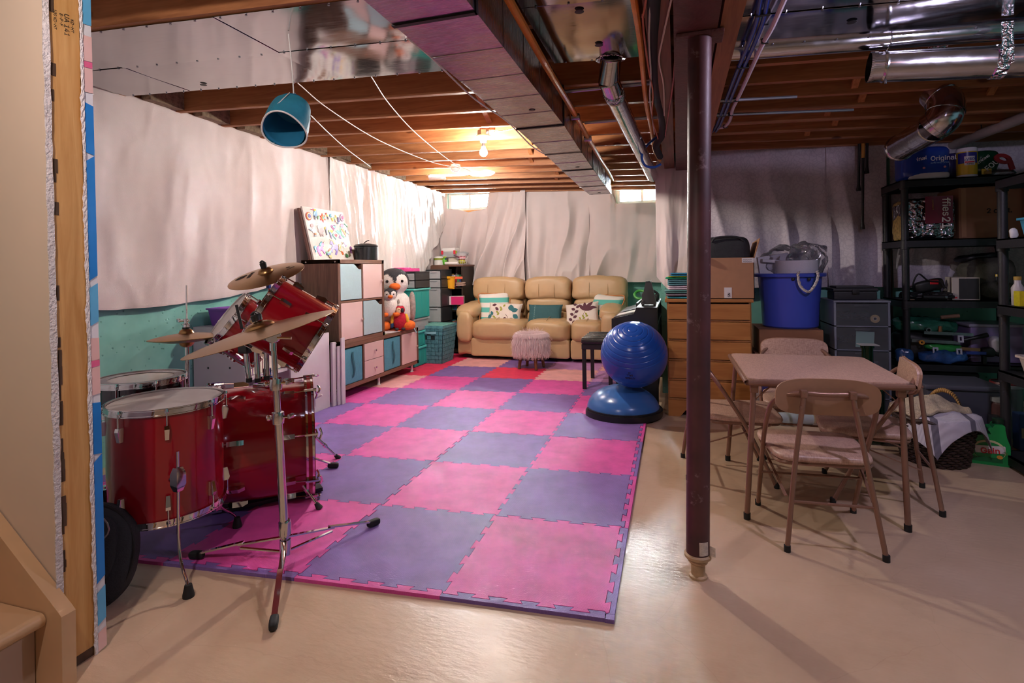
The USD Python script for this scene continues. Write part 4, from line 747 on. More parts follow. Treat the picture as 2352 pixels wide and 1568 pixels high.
def leaf(dim, x, y, L, W, ang):
    L, W = L * 1.3, W * 1.25
    s = np.linspace(0, 1, 7); c, sn = math.cos(math.radians(ang)), math.sin(math.radians(ang)); P = []
    for a in s:
        hw = W / 2 * (math.sin(math.pi * min(1, a * 1.02)) ** .8 if 0 < a < 1 else 0); P.append([[x + c * L * a - sn * q * hw, y + sn * L * a + c * q * hw, 0] for q in (-1, 0, 1)])
    P = np.array(P); 
    for r0 in P.reshape(-1, 3): r0[2] = surf(dim, r0[0], r0[1])
    return gridmesh(P[:, ::-1], .0008)
def stem(dim, p, r=.0018): return tube([[x, y, surf(dim, x, y, .0005)] for x, y in p], r, 5, 3)
M_PLUM, M_LIME, M_TEALP, M_SAGE = mat('plum_print', '5A2F3C', 0.8), mat('lime_print', '9A9A3C', 0.8), mat('teal_print', '2F6A72', 0.8), mat('sage_print', '9AA596', 0.8)
for k, (px, py, rz, roll, lab) in enumerate(((1137, 706, 16, 4, 'aqua and white striped cushion with orange piping at the left end of the sofa'), (1391, 712, -20, -6, 'aqua and white striped cushion with orange piping at the right end of the sofa'))):
    t, M, dim = throw('striped_cushion', lab, px, py, 6.90, .42, .42, .15, STRIPE, -22, rz, roll)
    w2, h2 = .21, .21; t.p('piping', M(tube([(a, b, 0) for a, b in [(-w2, -h2), (0, -h2 * .93), (w2, -h2), (w2 * .93, 0), (w2, h2), (0, h2 * .93), (-w2, h2), (-w2 * .93, 0)]], .009, 6, 4, closed=True)), PIPEO, w=True)
t, M, dim = throw('leaf_cushion', 'cream cushion with teal and lime leaf print in front of the left striped cushion', 1159, 720, 6.78, .46, .30, .13, CREAM, -25, 4, -3)
L1 = [leaf(dim, .10, .02, .07, .06, 100), leaf(dim, .10, .02, .07, .05, 20), leaf(dim, .13, -.03, .06, .05, -30), leaf(dim, -.20, -.10, .06, .04, 60), leaf(dim, -.14, -.05, .05, .03, 120)]
t.p('leaf_print', M(cat(L1 + [stem(dim, [(.17, -.12), (.14, -.04), (.10, .06)])])), M_TEALP, w=True, kind='stuff')
L2 = [leaf(dim, -.12 + .018 * q, -.11 + .030 * q, .035, .02, 160 - 6 * q if q % 2 else 40 + 4 * q) for q in range(7)]; t.p('leaf_print', M(cat(L2 + [stem(dim, [(-.13, -.13), (-.07, -.02), (0, .10)])])), M_LIME, w=True, kind='stuff')
t.p('leaf_print', M(cat([leaf(dim, -.17, .09, .05, .03, 10), leaf(dim, -.12, .06, .05, .03, -40), leaf(dim, .02, -.13, .05, .04, 80), leaf(dim, .07, -.12, .06, .035, 30)] + [stem(dim, [(.04, -.13), (.06, -.07), (.03, -.03)], .003)])), M_PLUM, w=True, kind='stuff')
t, M, dim = throw('teal_cushion', 'plain dark teal rectangular cushion in the middle of the sofa', 1252, 722, 6.84, .46, .27, .13, DTEAL, -20, 0)
t.p('button_tape', M(gridmesh(np.array([[[-.135 + .012 * q, y, surf(dim, -.135, y, .001)] for q in (0, 1)] for y in np.linspace(-.12, .12, 12)]), .001)), mat('teal_tape', '3B6B70', 0.7), w=True)
for y in np.linspace(-.10, .10, 8): t.p('stud_bead', M(ball((-.129, y, surf(dim, -.13, y, .001)), .0035, n=8)), WHITEP, w=True)
t, M, dim = throw('leaf_cushion', 'cream cushion with plum leaf print in front of the right striped cushion', 1337, 722, 6.78, .44, .31, .13, CREAM, -24, -8, 8)
L1 = [leaf(dim, -.12 + .01 * q, -.12 + .033 * q, .045, .03, 150 if q % 2 else 20) for q in range(8)] + [leaf(dim, .06, .02, .10, .035, a) for a in (60, 95, 130, 20)] + [leaf(dim, .10, .06, .08, .03, a) for a in (60, 0)]
t.p('leaf_print', M(cat(L1 + [stem(dim, [(-.12, -.14), (-.08, .0), (-.04, .13)]), stem(dim, [(.02, -.05), (.06, .02), (.13, .12)])])), M_PLUM, w=True, kind='stuff')
t.p('leaf_print', M(cat([leaf(dim, -.02 + .02 * q, -.10 + .012 * q, .03, .018, 120 if q % 2 else 10) for q in range(6)])), M_LIME, w=True, kind='stuff')

# ---------------------------------------------------------------- furry stool
STC = np.array([-1.655, 6.12, 0]); t = T('furry_stool', 'fluffy pale pink stool on short wooden legs in front of the sofa', 'stool', STC)
FURB = mat('fur_base', 'D9C3C6', 0.9)
t.p('seat', tr(sq(.175, .175, .10, .35, 1, 40, 18), (0, 0, .33)), FURB)
LEGW = wood('dark_stool_leg', '5B3A24', '7B5233', 2, 4, knots=False)
for a in (35, 125, 215, 305):
    c, s = math.cos(math.radians(a)), math.sin(math.radians(a)); t.p('leg', cyl((c * .115, s * .115, .27), (c * .155, s * .155, .0148), .024, .016, 14), LEGW)
r_ = np.random.default_rng(3); pts, cnt = [], []
for k in range(10500):
    a, v = r_.uniform(0, 2 * np.pi), r_.uniform(0, 1)
    if v < .42: rr = .165 * math.sqrt(r_.uniform(0, 1)); p = np.array([rr * math.cos(a), rr * math.sin(a), .425]); d = np.array([math.cos(a), math.sin(a), .0]) * (.4 + rr * 3) + r_.normal(0, .35, 3); d[2] = abs(d[2]) * .3 + .15
    else: p = np.array([.172 * math.cos(a), .172 * math.sin(a), r_.uniform(.24, .425)]); d = np.array([.55 * math.cos(a), .55 * math.sin(a), -.6]) + r_.normal(0, .25, 3)
    L = r_.uniform(.055, .085) if v < .42 else r_.uniform(.085, .125); d /= np.linalg.norm(d); q = p.copy(); out = np.array([math.cos(a), math.sin(a), 0])
    for s in range(5):
        pts.append(q.copy()); d = d + np.array([0, 0, -.42 if v >= .42 or p[0] ** 2 + p[1] ** 2 > .014 else -.16]) + r_.normal(0, .07, 3); d /= np.linalg.norm(d); q = q + d * L / 4
        rad = math.hypot(q[0], q[1])
        if q[2] < .42 and rad < .178: q[:2] *= .180 / max(rad, 1e-6)
        if q[2] < .43 and rad < .170: q[2] = max(q[2], .43)
    cnt.append(5)
bc = UsdGeom.BasisCurves.Define(stage, t.path + '/fur'); bc.CreateTypeAttr('cubic'); bc.CreateBasisAttr('catmullRom')
bc.CreatePointsAttr(Vt.Vec3fArray.FromNumpy(np.array(pts, np.float32))); bc.CreateCurveVertexCountsAttr(Vt.IntArray(cnt)); bc.CreateWidthsAttr(Vt.FloatArray([.0013])); bc.SetWidthsInterpolation('constant')
UsdShade.MaterialBindingAPI.Apply(bc.GetPrim()).Bind(mat('fur_strands', 'E6CFD2', 0.7)); bc.GetPrim().SetCustomDataByKey('kind', 'stuff')

# ---------------------------------------------------------------- balls, piano, bench
BALLM = mat('blue_ball_vinyl', '1E4DA6', 0.22, 0, .05, 4, .02, 200); BOSU = mat('bosu_vinyl', '3B6DB0', 0.24)
bc0 = np.array([-.335, 4.30, .505]); R = .256; AX = ray(1468, 760); AX = -AX / np.linalg.norm(AX); nz = np.array([.02, -.55, .83]); nz /= np.linalg.norm(nz)
t = T('exercise_ball', 'large shiny blue exercise ball resting on the dome trainer', 'ball', bc0 - [0, 0, R])
prof = []; grooves = [.14, .30, .46, .62, .78, .94, 1.10, 1.26, 1.88, 2.04, 2.20, 2.36, 2.52, 2.68, 2.84, 3.0]
for a in np.linspace(0, np.pi, 260):
    g = max([math.exp(-((a - q) / .011) ** 2) for q in grooves]); r0 = R - .003 * g; prof.append((max(0, r0 * math.sin(a)), -r0 * math.cos(a)))
prof[0] = (0, prof[0][1]); prof[-1] = (0, prof[-1][1]); t.p('ball', lathe(prof, 72, bc0, nz), BALLM, w=True, smooth=60)
tn = EYE - bc0; tn /= np.linalg.norm(tn); rv = np.cross([0, 0, 1.], tn); rv /= np.linalg.norm(rv)
def onball(s, h, az, el):
    m = meshkit.text_mesh(s, h, .0006, True); m.apply_translation([-m.bounds[:, 0].mean(), -h / 2, 0]); v = m.vertices; az0, el0 = az + v[:, 0] * -1 / R, el + v[:, 1] * -1 / R; up = np.cross(tn, rv); rr = R + .0003 + v[:, 2]
    m.vertices = bc0 + rr[:, None] * (np.cos(el0)[:, None] * (np.cos(az0)[:, None] * tn + np.sin(az0)[:, None] * rv) + np.sin(el0)[:, None] * up); return m
for s, h, el in (('FITNESS', .017, -.76), ('BALL', .017, -.66), ('65', .012, -.57)): t.p('lettering', onball(s, h, -.16, el), INK, w=True)
bs = np.array([-.435, 4.40, 0]); t = T('dome_trainer', 'blue half-dome balance trainer on a black base under the exercise ball', 'balance trainer', bs)
z0_ = .0145; dome = [(.285, .055)] + [(.285 * math.cos(a) * (1 - .0), .055 + .185 * math.sin(a)) for a in np.linspace(.05, math.pi / 2 - .02, 26)] + [(0, .24)]
dome = [(r0 - .0015 * max(math.exp(-((zz - q) / .0022) ** 2) for q in (.10, .13, .165, .19)), zz) for r0, zz in dome]; dome[-1] = (0, .236)
t.p('dome', lathe([(0, .04)] + dome, 64), BOSU, smooth=60)
pl = [(.31 * math.cos(a), .31 * math.sin(a)) for a in np.linspace(0, 2 * np.pi, 48, endpoint=False)]; pl = Polygon(pl).intersection(Polygon([(-.28, -.4), (.4, -.4), (.4, .4), (-.28, .4)]))
t.p('base', cat(prism(pl, .045, z0_), prism(pl.buffer(-.012), .012, z0_ + .045)), mat('bosu_base', '17181B', 0.4)); 
PIANO = mat('piano_black', '19191B', 0.38); px0, px1, py0, py1 = -.545, -.165, 4.66, 6.02
t = T('digital_piano', 'black digital piano standing against the right wall corner', 'piano', (-.35, 5.3, 0))
t.p('end_panel', box(-.30, px1, py0, py0 + .03, 0.0, .83, .004), PIANO, w=True); t.p('end_panel', box(-.30, px1, py1 - .03, py1, 0.0, .83, .004), PIANO, w=True)
t.p('key_block', place(prism([(px0, .60), (px1, .60), (px1, .84), (-.335, .84), (-.36, .79), (px0, .745)], .05), (0, py0 + .05, 0), (1, 0, 0), (0, 0, 1)), PIANO, w=True)
t.p('key_bed', box(px0, px1, py0 + .05, py1, .60, .69, .004), PIANO, w=True); t.p('top', box(-.34, px1, py0 + .0, py1, .825, .845, .004), PIANO, w=True)
t.p('key_cover', place(prism([(-.345, .79), (-.34, .80), (px0 + .01, .752), (px0 + .01, .742)], py1 - py0 - .12), (0, py1 - .06, 0), (1, 0, 0), (0, 0, 1)), PIANO, w=True)
t.p('modesty_panel', box(-.20, -.18, py0 + .03, py1 - .03, .08, .60), PIANO, w=True); t.p('foot', box(-.50, px1, py0, py0 + .04, 0, .05, .006), PIANO, w=True); t.p('front_leg', box(-.52, -.48, py0 + .02, py0 + .06, .05, .6, .004), PIANO, w=True)
t.p('music_rest', box(-.36, -.345, 4.95, 5.7, .80, .86), PIANO, w=True)
one('sheet_paper', place(box(0, .2, 0, .22, 0, .002), (-.52, 4.82, .757), (.97, 0, .24), (0, 1, 0)), mat('paper_white', 'DAD7D6', 0.7), 'white sheet of paper lying on the piano key cover, nearer the camera', 'paper')
one('dark_booklet', place(box(0, .15, 0, .2, 0, .004), (-.50, 5.12, .764), (.97, 0, .24), (0, 1, 0)), mat('booklet_dark', '4A4A50', 0.4), 'dark glossy booklet lying on the piano key cover behind the paper', 'booklet')
mx, my = -.245, 4.90; t = T('metronome', 'black pyramid-shaped metronome standing on the piano', 'metronome', (mx, my, .845))
v = box(0, 1, 0, 1, 0, 1); v.vertices = np.array([[sx * w_, sy * w_ * .9, z] for sx in (-1, 1) for sy in (-1, 1) for z, w_ in ((.012, .066), (.205, .024))]); t.p('body', v, mat('metronome_black', '242426', 0.45), smooth=False)
t.p('cap', box(-.024, .024, -.022, .022, .205, .213, .003), BLACK); t.p('winding_key', cat(cyl((-.05, -.058, .045), (-.05, -.070, .043), .010), cyl((-.05, -.07, .043), (-.05, -.078, .042), .005)), CHROME)
t.p('pendulum_tip', tube([(.015, -.02, .20), (.03, -.022, .222)], .002, 6), STEEL)
for s in (-1, 1): t.p('foot', cyl((s * .05, -.045, .0), (s * .05, -.045, .012), .009), RUBBER); t.p('foot', cyl((s * .05, .045, .0), (s * .05, .045, .012), .009), RUBBER)
GREEN, ORNG = mat('toy_green', '3E9A3E', 0.4), mat('toy_orange', 'E0662A', 0.4)
t = T('green_orange_toy', 'small green and orange toy lying on the far end of the piano', 'toy', (-.33, 5.75, .845))
t.p('ring', tube([(.06 * math.cos(a) - .04, .03 * math.sin(a), .05 + .04 * math.sin(a)) for a in np.linspace(0, 2 * np.pi, 16, endpoint=False)], .014, 8, 3, closed=True), GREEN); t.p('star', prism([(.055 * (1 if k % 2 else .5) * math.cos(k * .63) + .05, .055 * (1 if k % 2 else .5) * math.sin(k * .63)) for k in range(10)], .03, .0), ORNG)
t = T('black_headphones', 'black headphones lying on the far end of the piano behind the metronome', 'headphones', (-.26, 5.55, .845))
t.p('band', tube([(-.07, 0, .02), (-.07, 0, .07), (0, 0, .105), (.07, 0, .07), (.07, 0, .02)], .012, 8), BLACK)
for s in (-1, 1): t.p('ear_cup', tr(sq(.022, .035, .035, .6, .8, 16, 10), (s * .06, 0, .035)), RUBBER)
t = T('piano_bench', 'black padded piano bench half hidden by the exercise ball', 'bench', (-.75, 5.45, 0))
BT = mat('bench_vinyl', '1E1D1F', 0.32)
t.p('seat_pad', tr(sq(.16, .31, .03, .4, .25, 36, 12), (0, 0, .475)), BT)
for k in range(5): t.p('tuft_rib', tr(tube([(-.15, -.22 + .11 * k, .503), (0, -.22 + .11 * k, .508), (.15, -.22 + .11 * k, .503)], .006, 6), (0, 0, 0)), BT)
t.p('apron', box(-.145, .145, -.29, .29, .40, .45, .004), PIANO)
for sx1 in (-1, 1):
    for sy1 in (-1, 1): t.p('leg', box(sx1 * .125 - .018, sx1 * .125 + .018, sy1 * .26 - .018, sy1 * .26 + .018, .0145, .42, .004), PIANO)
# ---------------------------------------------------------------- on top of the cube shelves
ZT, ZL = 1.2957, .5207
CANV = mat('canvas_white', 'DDD6D2', 0.75)
BO, BU, BV = np.array([-3.175, 4.19, ZT]), np.array([0, 1., 0]), np.array([-.125, 0, .50]); BW, BH = .64, np.linalg.norm(BV); BV = BV / BH; BN = np.array([BV[2], 0, -BV[0]])
t = T('canvas_board', 'white canvas board with rows of bead art leaning on the tall cube shelf', 'board', BO)
t.p('canvas', place(box(0, BW, 0, BH, -.02, 0, .002), BO, BU, BV, BN), CANV, w=True)
one('brown_board', place(box(-.02, BW - .06, 0, BH * .98, -.045, -.024, .002), BO, BU, BV, BN), mat('dark_hardboard', '6A4A44', 0.6), 'brown board leaning behind the white canvas board', 'board')
def bead(h):
    nm = 'beads_' + h
    if nm in _mats: return _mats[nm]
    n = {'t': ('texture_coordinate', {}), 'v': ('voronoi_texture', {'scale': 220.0, 'randomness': 0.2}), 'bb': ('bump', {'strength': .6, 'distance': .002, 'invert': True}), 'p': ('principled_bsdf', {'base_color': lin(h), 'roughness': .4})}
    _mats[nm] = usdkit.material(stage, '/World/Looks/' + nm, n, [('t.object', 'v.vector'), ('v.distance', 'bb.height'), ('bb.normal', 'p.normal')], 'p.BSDF'); return _mats[nm]
def uv(x, y):
    xl, xr = 175 + (y - 125) / 13.2, 1240 + (y - 310) * .112; yt = 125 + (x - 175) * .174
    return (x - xl) / (xr - xl) * BW, (1 - (y - yt) / (1450 - yt)) * BH
def art(label, *layers):
    """Fused-bead art: outlines in the crop's pixels, stacked in thin layers of one colour each."""
    o = np.mean([uv(*p) for p in layers[0][1]], axis=0); t = T('bead_art', label, 'bead art', BO + BU * o[0] + BV * o[1], group='bead art on the canvas board')
    for k, (h, pts) in enumerate(layers):
        p = Polygon([uv(*q) for q in pts]); p = p if p.is_valid else p.buffer(0)
        if p.is_empty: continue
        t.p('beads', place(prism(p, .004, .0008 + .0022 * k), BO, BU, BV, BN), bead(h), w=True)
def circ(x, y, rx, ry, n=18): return [(x + rx * math.cos(a), y + ry * math.sin(a)) for a in np.linspace(0, 2 * np.pi, n, endpoint=False)]
def star(x, y, rx, ry, k=6, q=.55, a0=-math.pi / 2): return [(x + (rx if i % 2 == 0 else rx * q) * math.cos(a0 + i * math.pi / k), y + (ry if i % 2 == 0 else ry * q) * math.sin(a0 + i * math.pi / k)) for i in range(2 * k)]
def heart(x, y, w_, h): return [(x + w_ * (math.sin(a) ** 3), y - h * (13 * math.cos(a) - 5 * math.cos(2 * a) - 2 * math.cos(3 * a) - math.cos(4 * a)) / 15) for a in np.linspace(0, 2 * np.pi, 28, endpoint=False)]
art('round rainbow bead ring at the left of the top row', ('A8322E', circ(292, 382, 72, 106)), ('D98A3A', circ(294, 382, 58, 86)), ('E6D9B8', circ(295, 382, 48, 70)), ('5E4A8C', circ(298, 380, 34, 54)))
art('bead bird with a long pink and yellow beak in the top row', ('4F86B0', [(420, 300), (450, 240), (500, 240), (520, 330), (500, 390), (440, 400), (410, 370)]), ('E2637A', [(350, 205), (400, 190), (460, 205), (440, 240), (400, 225)]), ('E3C24A', [(430, 210), (485, 215), (480, 260), (440, 262)]), ('3E8A3A', [(500, 390), (530, 370), (528, 460), (500, 465)]), ('6F7F8C', [(415, 370), (450, 395), (465, 465), (430, 470)]))
art('orange bead star with a green middle in the top row', ('D8472A', star(640, 425, 84, 118)), ('EE8F34', star(642, 425, 60, 84)), ('1F7A4A', circ(652, 425, 24, 36)))
art('small thin yellow and red bead bird in the top row', ('D9C24A', [(735, 330), (765, 325), (790, 395), (785, 420), (750, 390)]), ('C9442E', circ(745, 325, 22, 22)), ('5A4A68', [(755, 400), (788, 405), (795, 465), (775, 468)]))
art('small teal bead bird with yellow legs in the top row', ('3F8FA6', circ(870, 375, 42, 46)), ('D9EAF0', circ(895, 375, 25, 35)), ('E6B84A', [(860, 430), (905, 430), (915, 510), (870, 512)]))
art('pinwheel bead piece of green, yellow and purple petals in the top row', ('E0A83A', [(985, 360), (1020, 380), (1020, 450), (985, 440)]), ('7FBF6A', [(940, 410), (990, 430), (1000, 480), (960, 480)]), ('4E3A78', [(1035, 420), (1080, 430), (1085, 540), (1040, 545)]), ('E59A8A', [(955, 480), (1000, 490), (985, 545), (955, 535)]), ('2F4A70', [(985, 550), (1025, 545), (1035, 595), (1010, 590)]))
art('round pink and teal bead ring at the right of the top row', ('7A4A72', circ(1172, 435, 60, 88)), ('DDBFD0', circ(1172, 435, 46, 70)), ('A8407A', circ(1180, 435, 28, 46)))
art('white bead figure with grey arms at the left of the middle row', ('D8CFCE', circ(365, 735, 44, 70)), ('C98A86', circ(335, 615, 36, 44)), ('6F7C86', [(240, 695), (270, 690), (330, 730), (320, 760), (250, 720)]), ('8FA0AA', [(345, 860), (420, 845), (425, 872), (350, 880)]), ('D98A5A', [(355, 800), (400, 800), (395, 850), (360, 850)]))
art('brown bead monkey in the middle row', ('7A5038', [(470, 620), (500, 595), (520, 640), (570, 620), (590, 690), (615, 740), (605, 780), (570, 790), (605, 850), (605, 885), (580, 885), (555, 830), (540, 880), (510, 880), (500, 800), (465, 770), (480, 700), (465, 660)]))
art('small slim yellow and grey bead figure in the middle row', ('D0B048', [(640, 660), (675, 640), (690, 690), (650, 720)]), ('8A86B0', circ(692, 700, 18, 48)), ('4A4650', [(655, 720), (685, 720), (690, 845), (670, 848)]))
art('rainbow bead parrot in the middle row', ('E8A23A', [(790, 720), (880, 740), (830, 800), (770, 770)]), ('8FC46A', [(740, 730), (790, 720), (780, 780), (745, 780)]), ('5A74B0', [(745, 770), (790, 780), (800, 830), (770, 850)]), ('6A5A8A', [(760, 850), (800, 850), (800, 935), (785, 940)]))
art('purple bead heart with a teal middle in the middle row', ('A8327E', heart(897, 660, 66, 80)), ('3F8F8C', heart(910, 655, 38, 46)))
art('outlined bead heart in white, teal and red in the middle row', ('5FA898', heart(910, 872, 74, 84)), ('E6DCD6', heart(913, 868, 58, 66)), ('B8424E', heart(922, 860, 38, 44)))
art('mint green bead fish with a lilac tail in the middle row', ('6FCBAE', [(935, 750), (1000, 725), (1085, 790), (1075, 840), (1020, 830)]), ('9A78B8', [(1035, 850), (1060, 870), (1070, 940), (1040, 925), (1005, 920)]))
art('large oval rainbow bead unicorn head at the right of the middle row', ('7FC2A8', circ(1180, 750, 112, 172)), ('E9E2E0', circ(1185, 750, 92, 148)), ('E57A9A', [(1075, 640), (1120, 580), (1190, 600), (1150, 680)]), ('E8894A', [(1090, 700), (1150, 700), (1240, 860), (1200, 890)]), ('4A4650', [(1190, 740), (1300, 780), (1290, 840), (1210, 800)]), ('3F8A4A', [(1190, 585), (1260, 600), (1285, 680), (1250, 650)]))
def horse(label, x, y, s, body, mane, tail, flip=1, extra=()):
    P = lambda pts: [(x + flip * a * s, y + b * s) for a, b in pts]
    art(label, (body, P([(-95, -10), (-40, -60), (20, -50), (40, -120), (70, -150), (105, -110), (120, -60), (95, -45), (75, -60), (70, 0), (110, 60), (115, 120), (85, 150), (70, 90), (30, 60), (10, 55), (-20, 110), (20, 190), (-25, 200), (-70, 110), (-85, 60)])), (mane, P([(-20, -60), (5, -120), (50, -170), (75, -150), (40, -110), (25, -50)])), (tail, P([(-95, -10), (-120, -60), (-155, -40), (-160, 20), (-130, 70), (-150, 110), (-110, 100), (-95, 60), (-115, 20)])), ('C9B8A0', P([(85, -140), (130, -175), (100, -120)])), *extra)
horse('magenta bead unicorn with a blue mane at the left of the bottom row', 460, 1165, .98, 'C256A8', '2F8AA0', '3F9ABF')
art('small rainbow bead pony between two unicorns in the bottom row', ('4F8A6A', [(590, 1250), (660, 1230), (735, 1180), (745, 1240), (700, 1330), (600, 1330)]), ('E8704A', [(650, 1210), (710, 1170), (735, 1190), (660, 1260)]), ('5A5A8A', [(610, 1290), (700, 1290), (690, 1335), (612, 1335)]), ('D8CF9A', [(640, 1335), (720, 1335), (715, 1410), (660, 1400)]))
horse('purple bead unicorn with a yellow tail in the middle of the bottom row', 850, 1125, 1.0, '8A74C2', 'E9D9A8', 'E8BC5A', -1)
art('small orange bead flame shape in the bottom row', ('E0843A', [(1000, 1230), (1040, 1230), (1075, 1310), (1040, 1320)]), ('C9442E', [(1030, 1260), (1060, 1270), (1072, 1308), (1045, 1300)]))
horse('pale bead unicorn with a purple mane and tail at the right of the bottom row', 1175, 1180, .95, 'DCDCD4', '8F6AA6', '8A4F98', -1, (('3F7A4A', [(1115, 1290), (1180, 1330), (1170, 1390), (1110, 1370)]), ('7A6A58', [(1200, 1230), (1240, 1240), (1250, 1360), (1210, 1360)])))
one('picture_frame', place(box(.66, .74, 0, .125, -.03, -.018, .002), BO, BU, BV, BN), mat('peach_card', 'D9B7A6', 0.7), 'small peach card frame beside the canvas board', 'frame')
PT = np.array([-3.10, 4.93, ZT]); EN = mat('black_enamel', '1F2124', 0.3, 0, .4, 220)
t = T('stock_pot', 'black speckled enamel pot with lid and side handles on the tall cube shelf', 'pot', PT)
t.p('body', lathe([(0, 0), (.108, 0), (.116, .008), (.118, .138), (.122, .142), (.118, .146), (.112, .146), (.11, .01), (0, .008)], 48), EN); t.p('lid', lathe([(.124, .146), (.124, .152), (.11, .166), (.05, .178), (0, .18)], 48), EN)
for s in (-1, 1): t.p('handle', tr(prism(Polygon([(.11, -.045), (.165, -.03), (.18, 0), (.165, .03), (.11, .045)]).difference(Polygon([(.125, -.025), (.155, -.015), (.155, .015), (.125, .025)])), .010, .128), (0, 0, 0), ('z', 90 if s > 0 else -90)), EN)
t.p('lid_handle', tube([(-.03, .01, .178), (-.01, .02, .20), (.02, .035, .212)], .005, 6), EN)

# soft toys and papers on the low shelf
PEN = np.array([-3.12, 5.54, ZL]); GREYF, WHITEF, BLKF, ORF = mat('grey_brown_plush', 'A79A94', 0.95, 0, .3, 30, .5, 90), mat('white_plush', 'E6DEDA', 0.95, 0, .08, 30, .5, 90), mat('charcoal_plush', '35353B', 0.95, 0, .2, 40, .4, 90), mat('orange_plush', 'E8702A', 0.9, 0, .1, 30, .3, 90)
def plush(*parts): 
    ms = [m3.Manifold(m3.Mesh(np.asarray(m.vertices, np.float32), np.asarray(m.faces, np.uint32))) for m in parts]; u = ms[0]
    for m in ms[1:]: u = u + m
    g = u.refine_to_length(.03).to_mesh(); q = tm(g.vert_properties[:, :3], g.tri_verts); trimesh.smoothing.filter_taubin(q, iterations=8); return q
EYEB = mat('black_eye', '0C0C0E', 0.12)
def penguin(name, label, loc, s, rz):
    t = T(name, label, 'soft toy', loc, rz); S = lambda m: tr(m, (0, 0, 0)) if s == 1 else (lambda q: (setattr(q, 'vertices', q.vertices * s), q)[1])(m.copy())
    t.p('body', S(plush(tr(sq(.20, .165, .225, .9, 1, 32, 18), (0, 0, .215)), tr(sq(.165, .15, .15, .95, 1, 32, 18), (0, -.005, .535)), tr(sq(.11, .11, .12, 1, 1, 24, 14), (0, 0, .40)))), WHITEF, smooth=True)
    cap = tr(sq(.172, .156, .157, .95, 1, 48, 28), (0, -.004, .538)); fc = cap.triangles_center; keep = ~((((np.abs(fc[:, 0]) - .085) / .075) ** 2 + ((fc[:, 2] - .515) / .115) ** 2 < 1) & (fc[:, 1] < .03)) & (fc[:, 2] > .50) | ((fc[:, 1] > .04) & (fc[:, 2] > .44))
    cap.update_faces(keep); cap.remove_unreferenced_vertices(); t.p('black_cap', S(cap), BLKF, smooth=True)
    for a in (-1, 1): 
        ey = t.p('eye', S(ball((a * .082, -.132, .545), .017)), EYEB)
        t.p('foot', S(tr(sq(.085, .105, .052, .8, .9, 24, 12), (a * .135, -.19, .052))), ORF); t.p('wing', S(tr(sq(.04, .085, .17, .9, 1, 22, 14), (a * .20, -.02, .25), ('y', 0))), GREYF)
    t.p('beak', S(tr(sq(.062, .065, .042, 1, 1, 24, 14), (0, -.17, .485))), ORF); t.p('grey_back', S(tr(sq(.185, .10, .20, .9, 1, 28, 16), (0, .085, .22))), GREYF)
    return t
penguin('plush_penguin', 'large plush penguin sitting on the low cube shelf', PEN, 1.0, 32)
penguin('plush_penguin', 'small plush penguin chick tucked beside the tall cube shelf', PEN + [.06, -.20, .16], .45, 32)
PA = np.array([-2.955, 5.36, ZL + .012]); t = T('plush_parrot', 'red plush parrot with a black beak sitting in front of the plush penguin', 'soft toy', PA, 30)
REDF, YELF, BLUF = mat('red_plush', 'C21F38', 0.9, 0, .15, 40, .4, 90), mat('yellow_plush', 'E8B23A', 0.9), mat('navy_plush', '2A4A7A', 0.9)
t.p('body', plush(tr(sq(.075, .065, .10, .9, 1, 24, 14), (0, 0, .10)), tr(sq(.052, .05, .055, .95, 1, 24, 14), (.005, -.005, .215))), REDF, smooth=True)
t.p('face_patch', tr(sq(.03, .02, .035, 1, 1, 18, 10), (-.012, -.045, .212)), mat('face_plush', 'E9C9A0', 0.9)); t.p('beak', tr(sq(.02, .028, .026, 1, 1, 18, 10), (.028, -.052, .215), ('x', 20)), BLKF); t.p('eye', ball((-.008, -.064, .225), .005, n=10), EYEB); t.p('crest', tr(sq(.03, .035, .02, 1, 1, 16, 10), (.005, 0, .268)), mat('white_plush', ''))
for a in (-1, 1): t.p('wing', tr(sq(.022, .035, .06, .9, 1, 18, 12), (a * .078, .0, .115), ('y', a * -12)), YELF); t.p('wing_tip', tr(sq(.02, .032, .035, .9, 1, 18, 12), (a * .085, .0, .05), ('y', a * -10)), BLUF); t.p('foot', tr(sq(.022, .04, .014, .9, 1, 16, 8), (a * .035, -.085, .014)), BLKF)
r_ = np.random.default_rng(8)
for k, (y, x, h, lab, rz) in enumerate(((5.02, -3.02, '9FB07A', 'green and white magazine lying at the front of the low cube shelf', 8), (5.16, -3.00, 'C9C2C9', 'pale magazine lying beside the green one on the low cube shelf', -14), (5.34, -3.00, 'E0643F', 'orange-red paper lying under the plush parrot on the low cube shelf', 5), (5.52, -3.02, 'B8573F', 'rust-coloured magazine lying at the far end of the low cube shelf', -6))):
    one('magazine', tr(box(-.085, .085, -.11, .11, 0, .003 + .002 * (k % 2)), (x, y, ZL + .0008 + .0015 * k), ('z', rz)), mat('cover_' + h, h, 0.45, 0, .4, 18), lab, 'magazine')
one('blue_strap', gridmesh(np.array([[[a, 5.52 + .03 * k + b, z] for b in (-.012, .012)] for k, (a, z) in enumerate(((-3.02, ZL + .014), (-2.93, ZL + .015), (-2.895, ZL + .006), (-2.893, ZL - .03), (-2.893, ZL - .055)))]), .003), mat('pale_blue_strap', '9FC4D6', 0.5), 'pale blue strap hanging over the edge of the low cube shelf', 'strap')

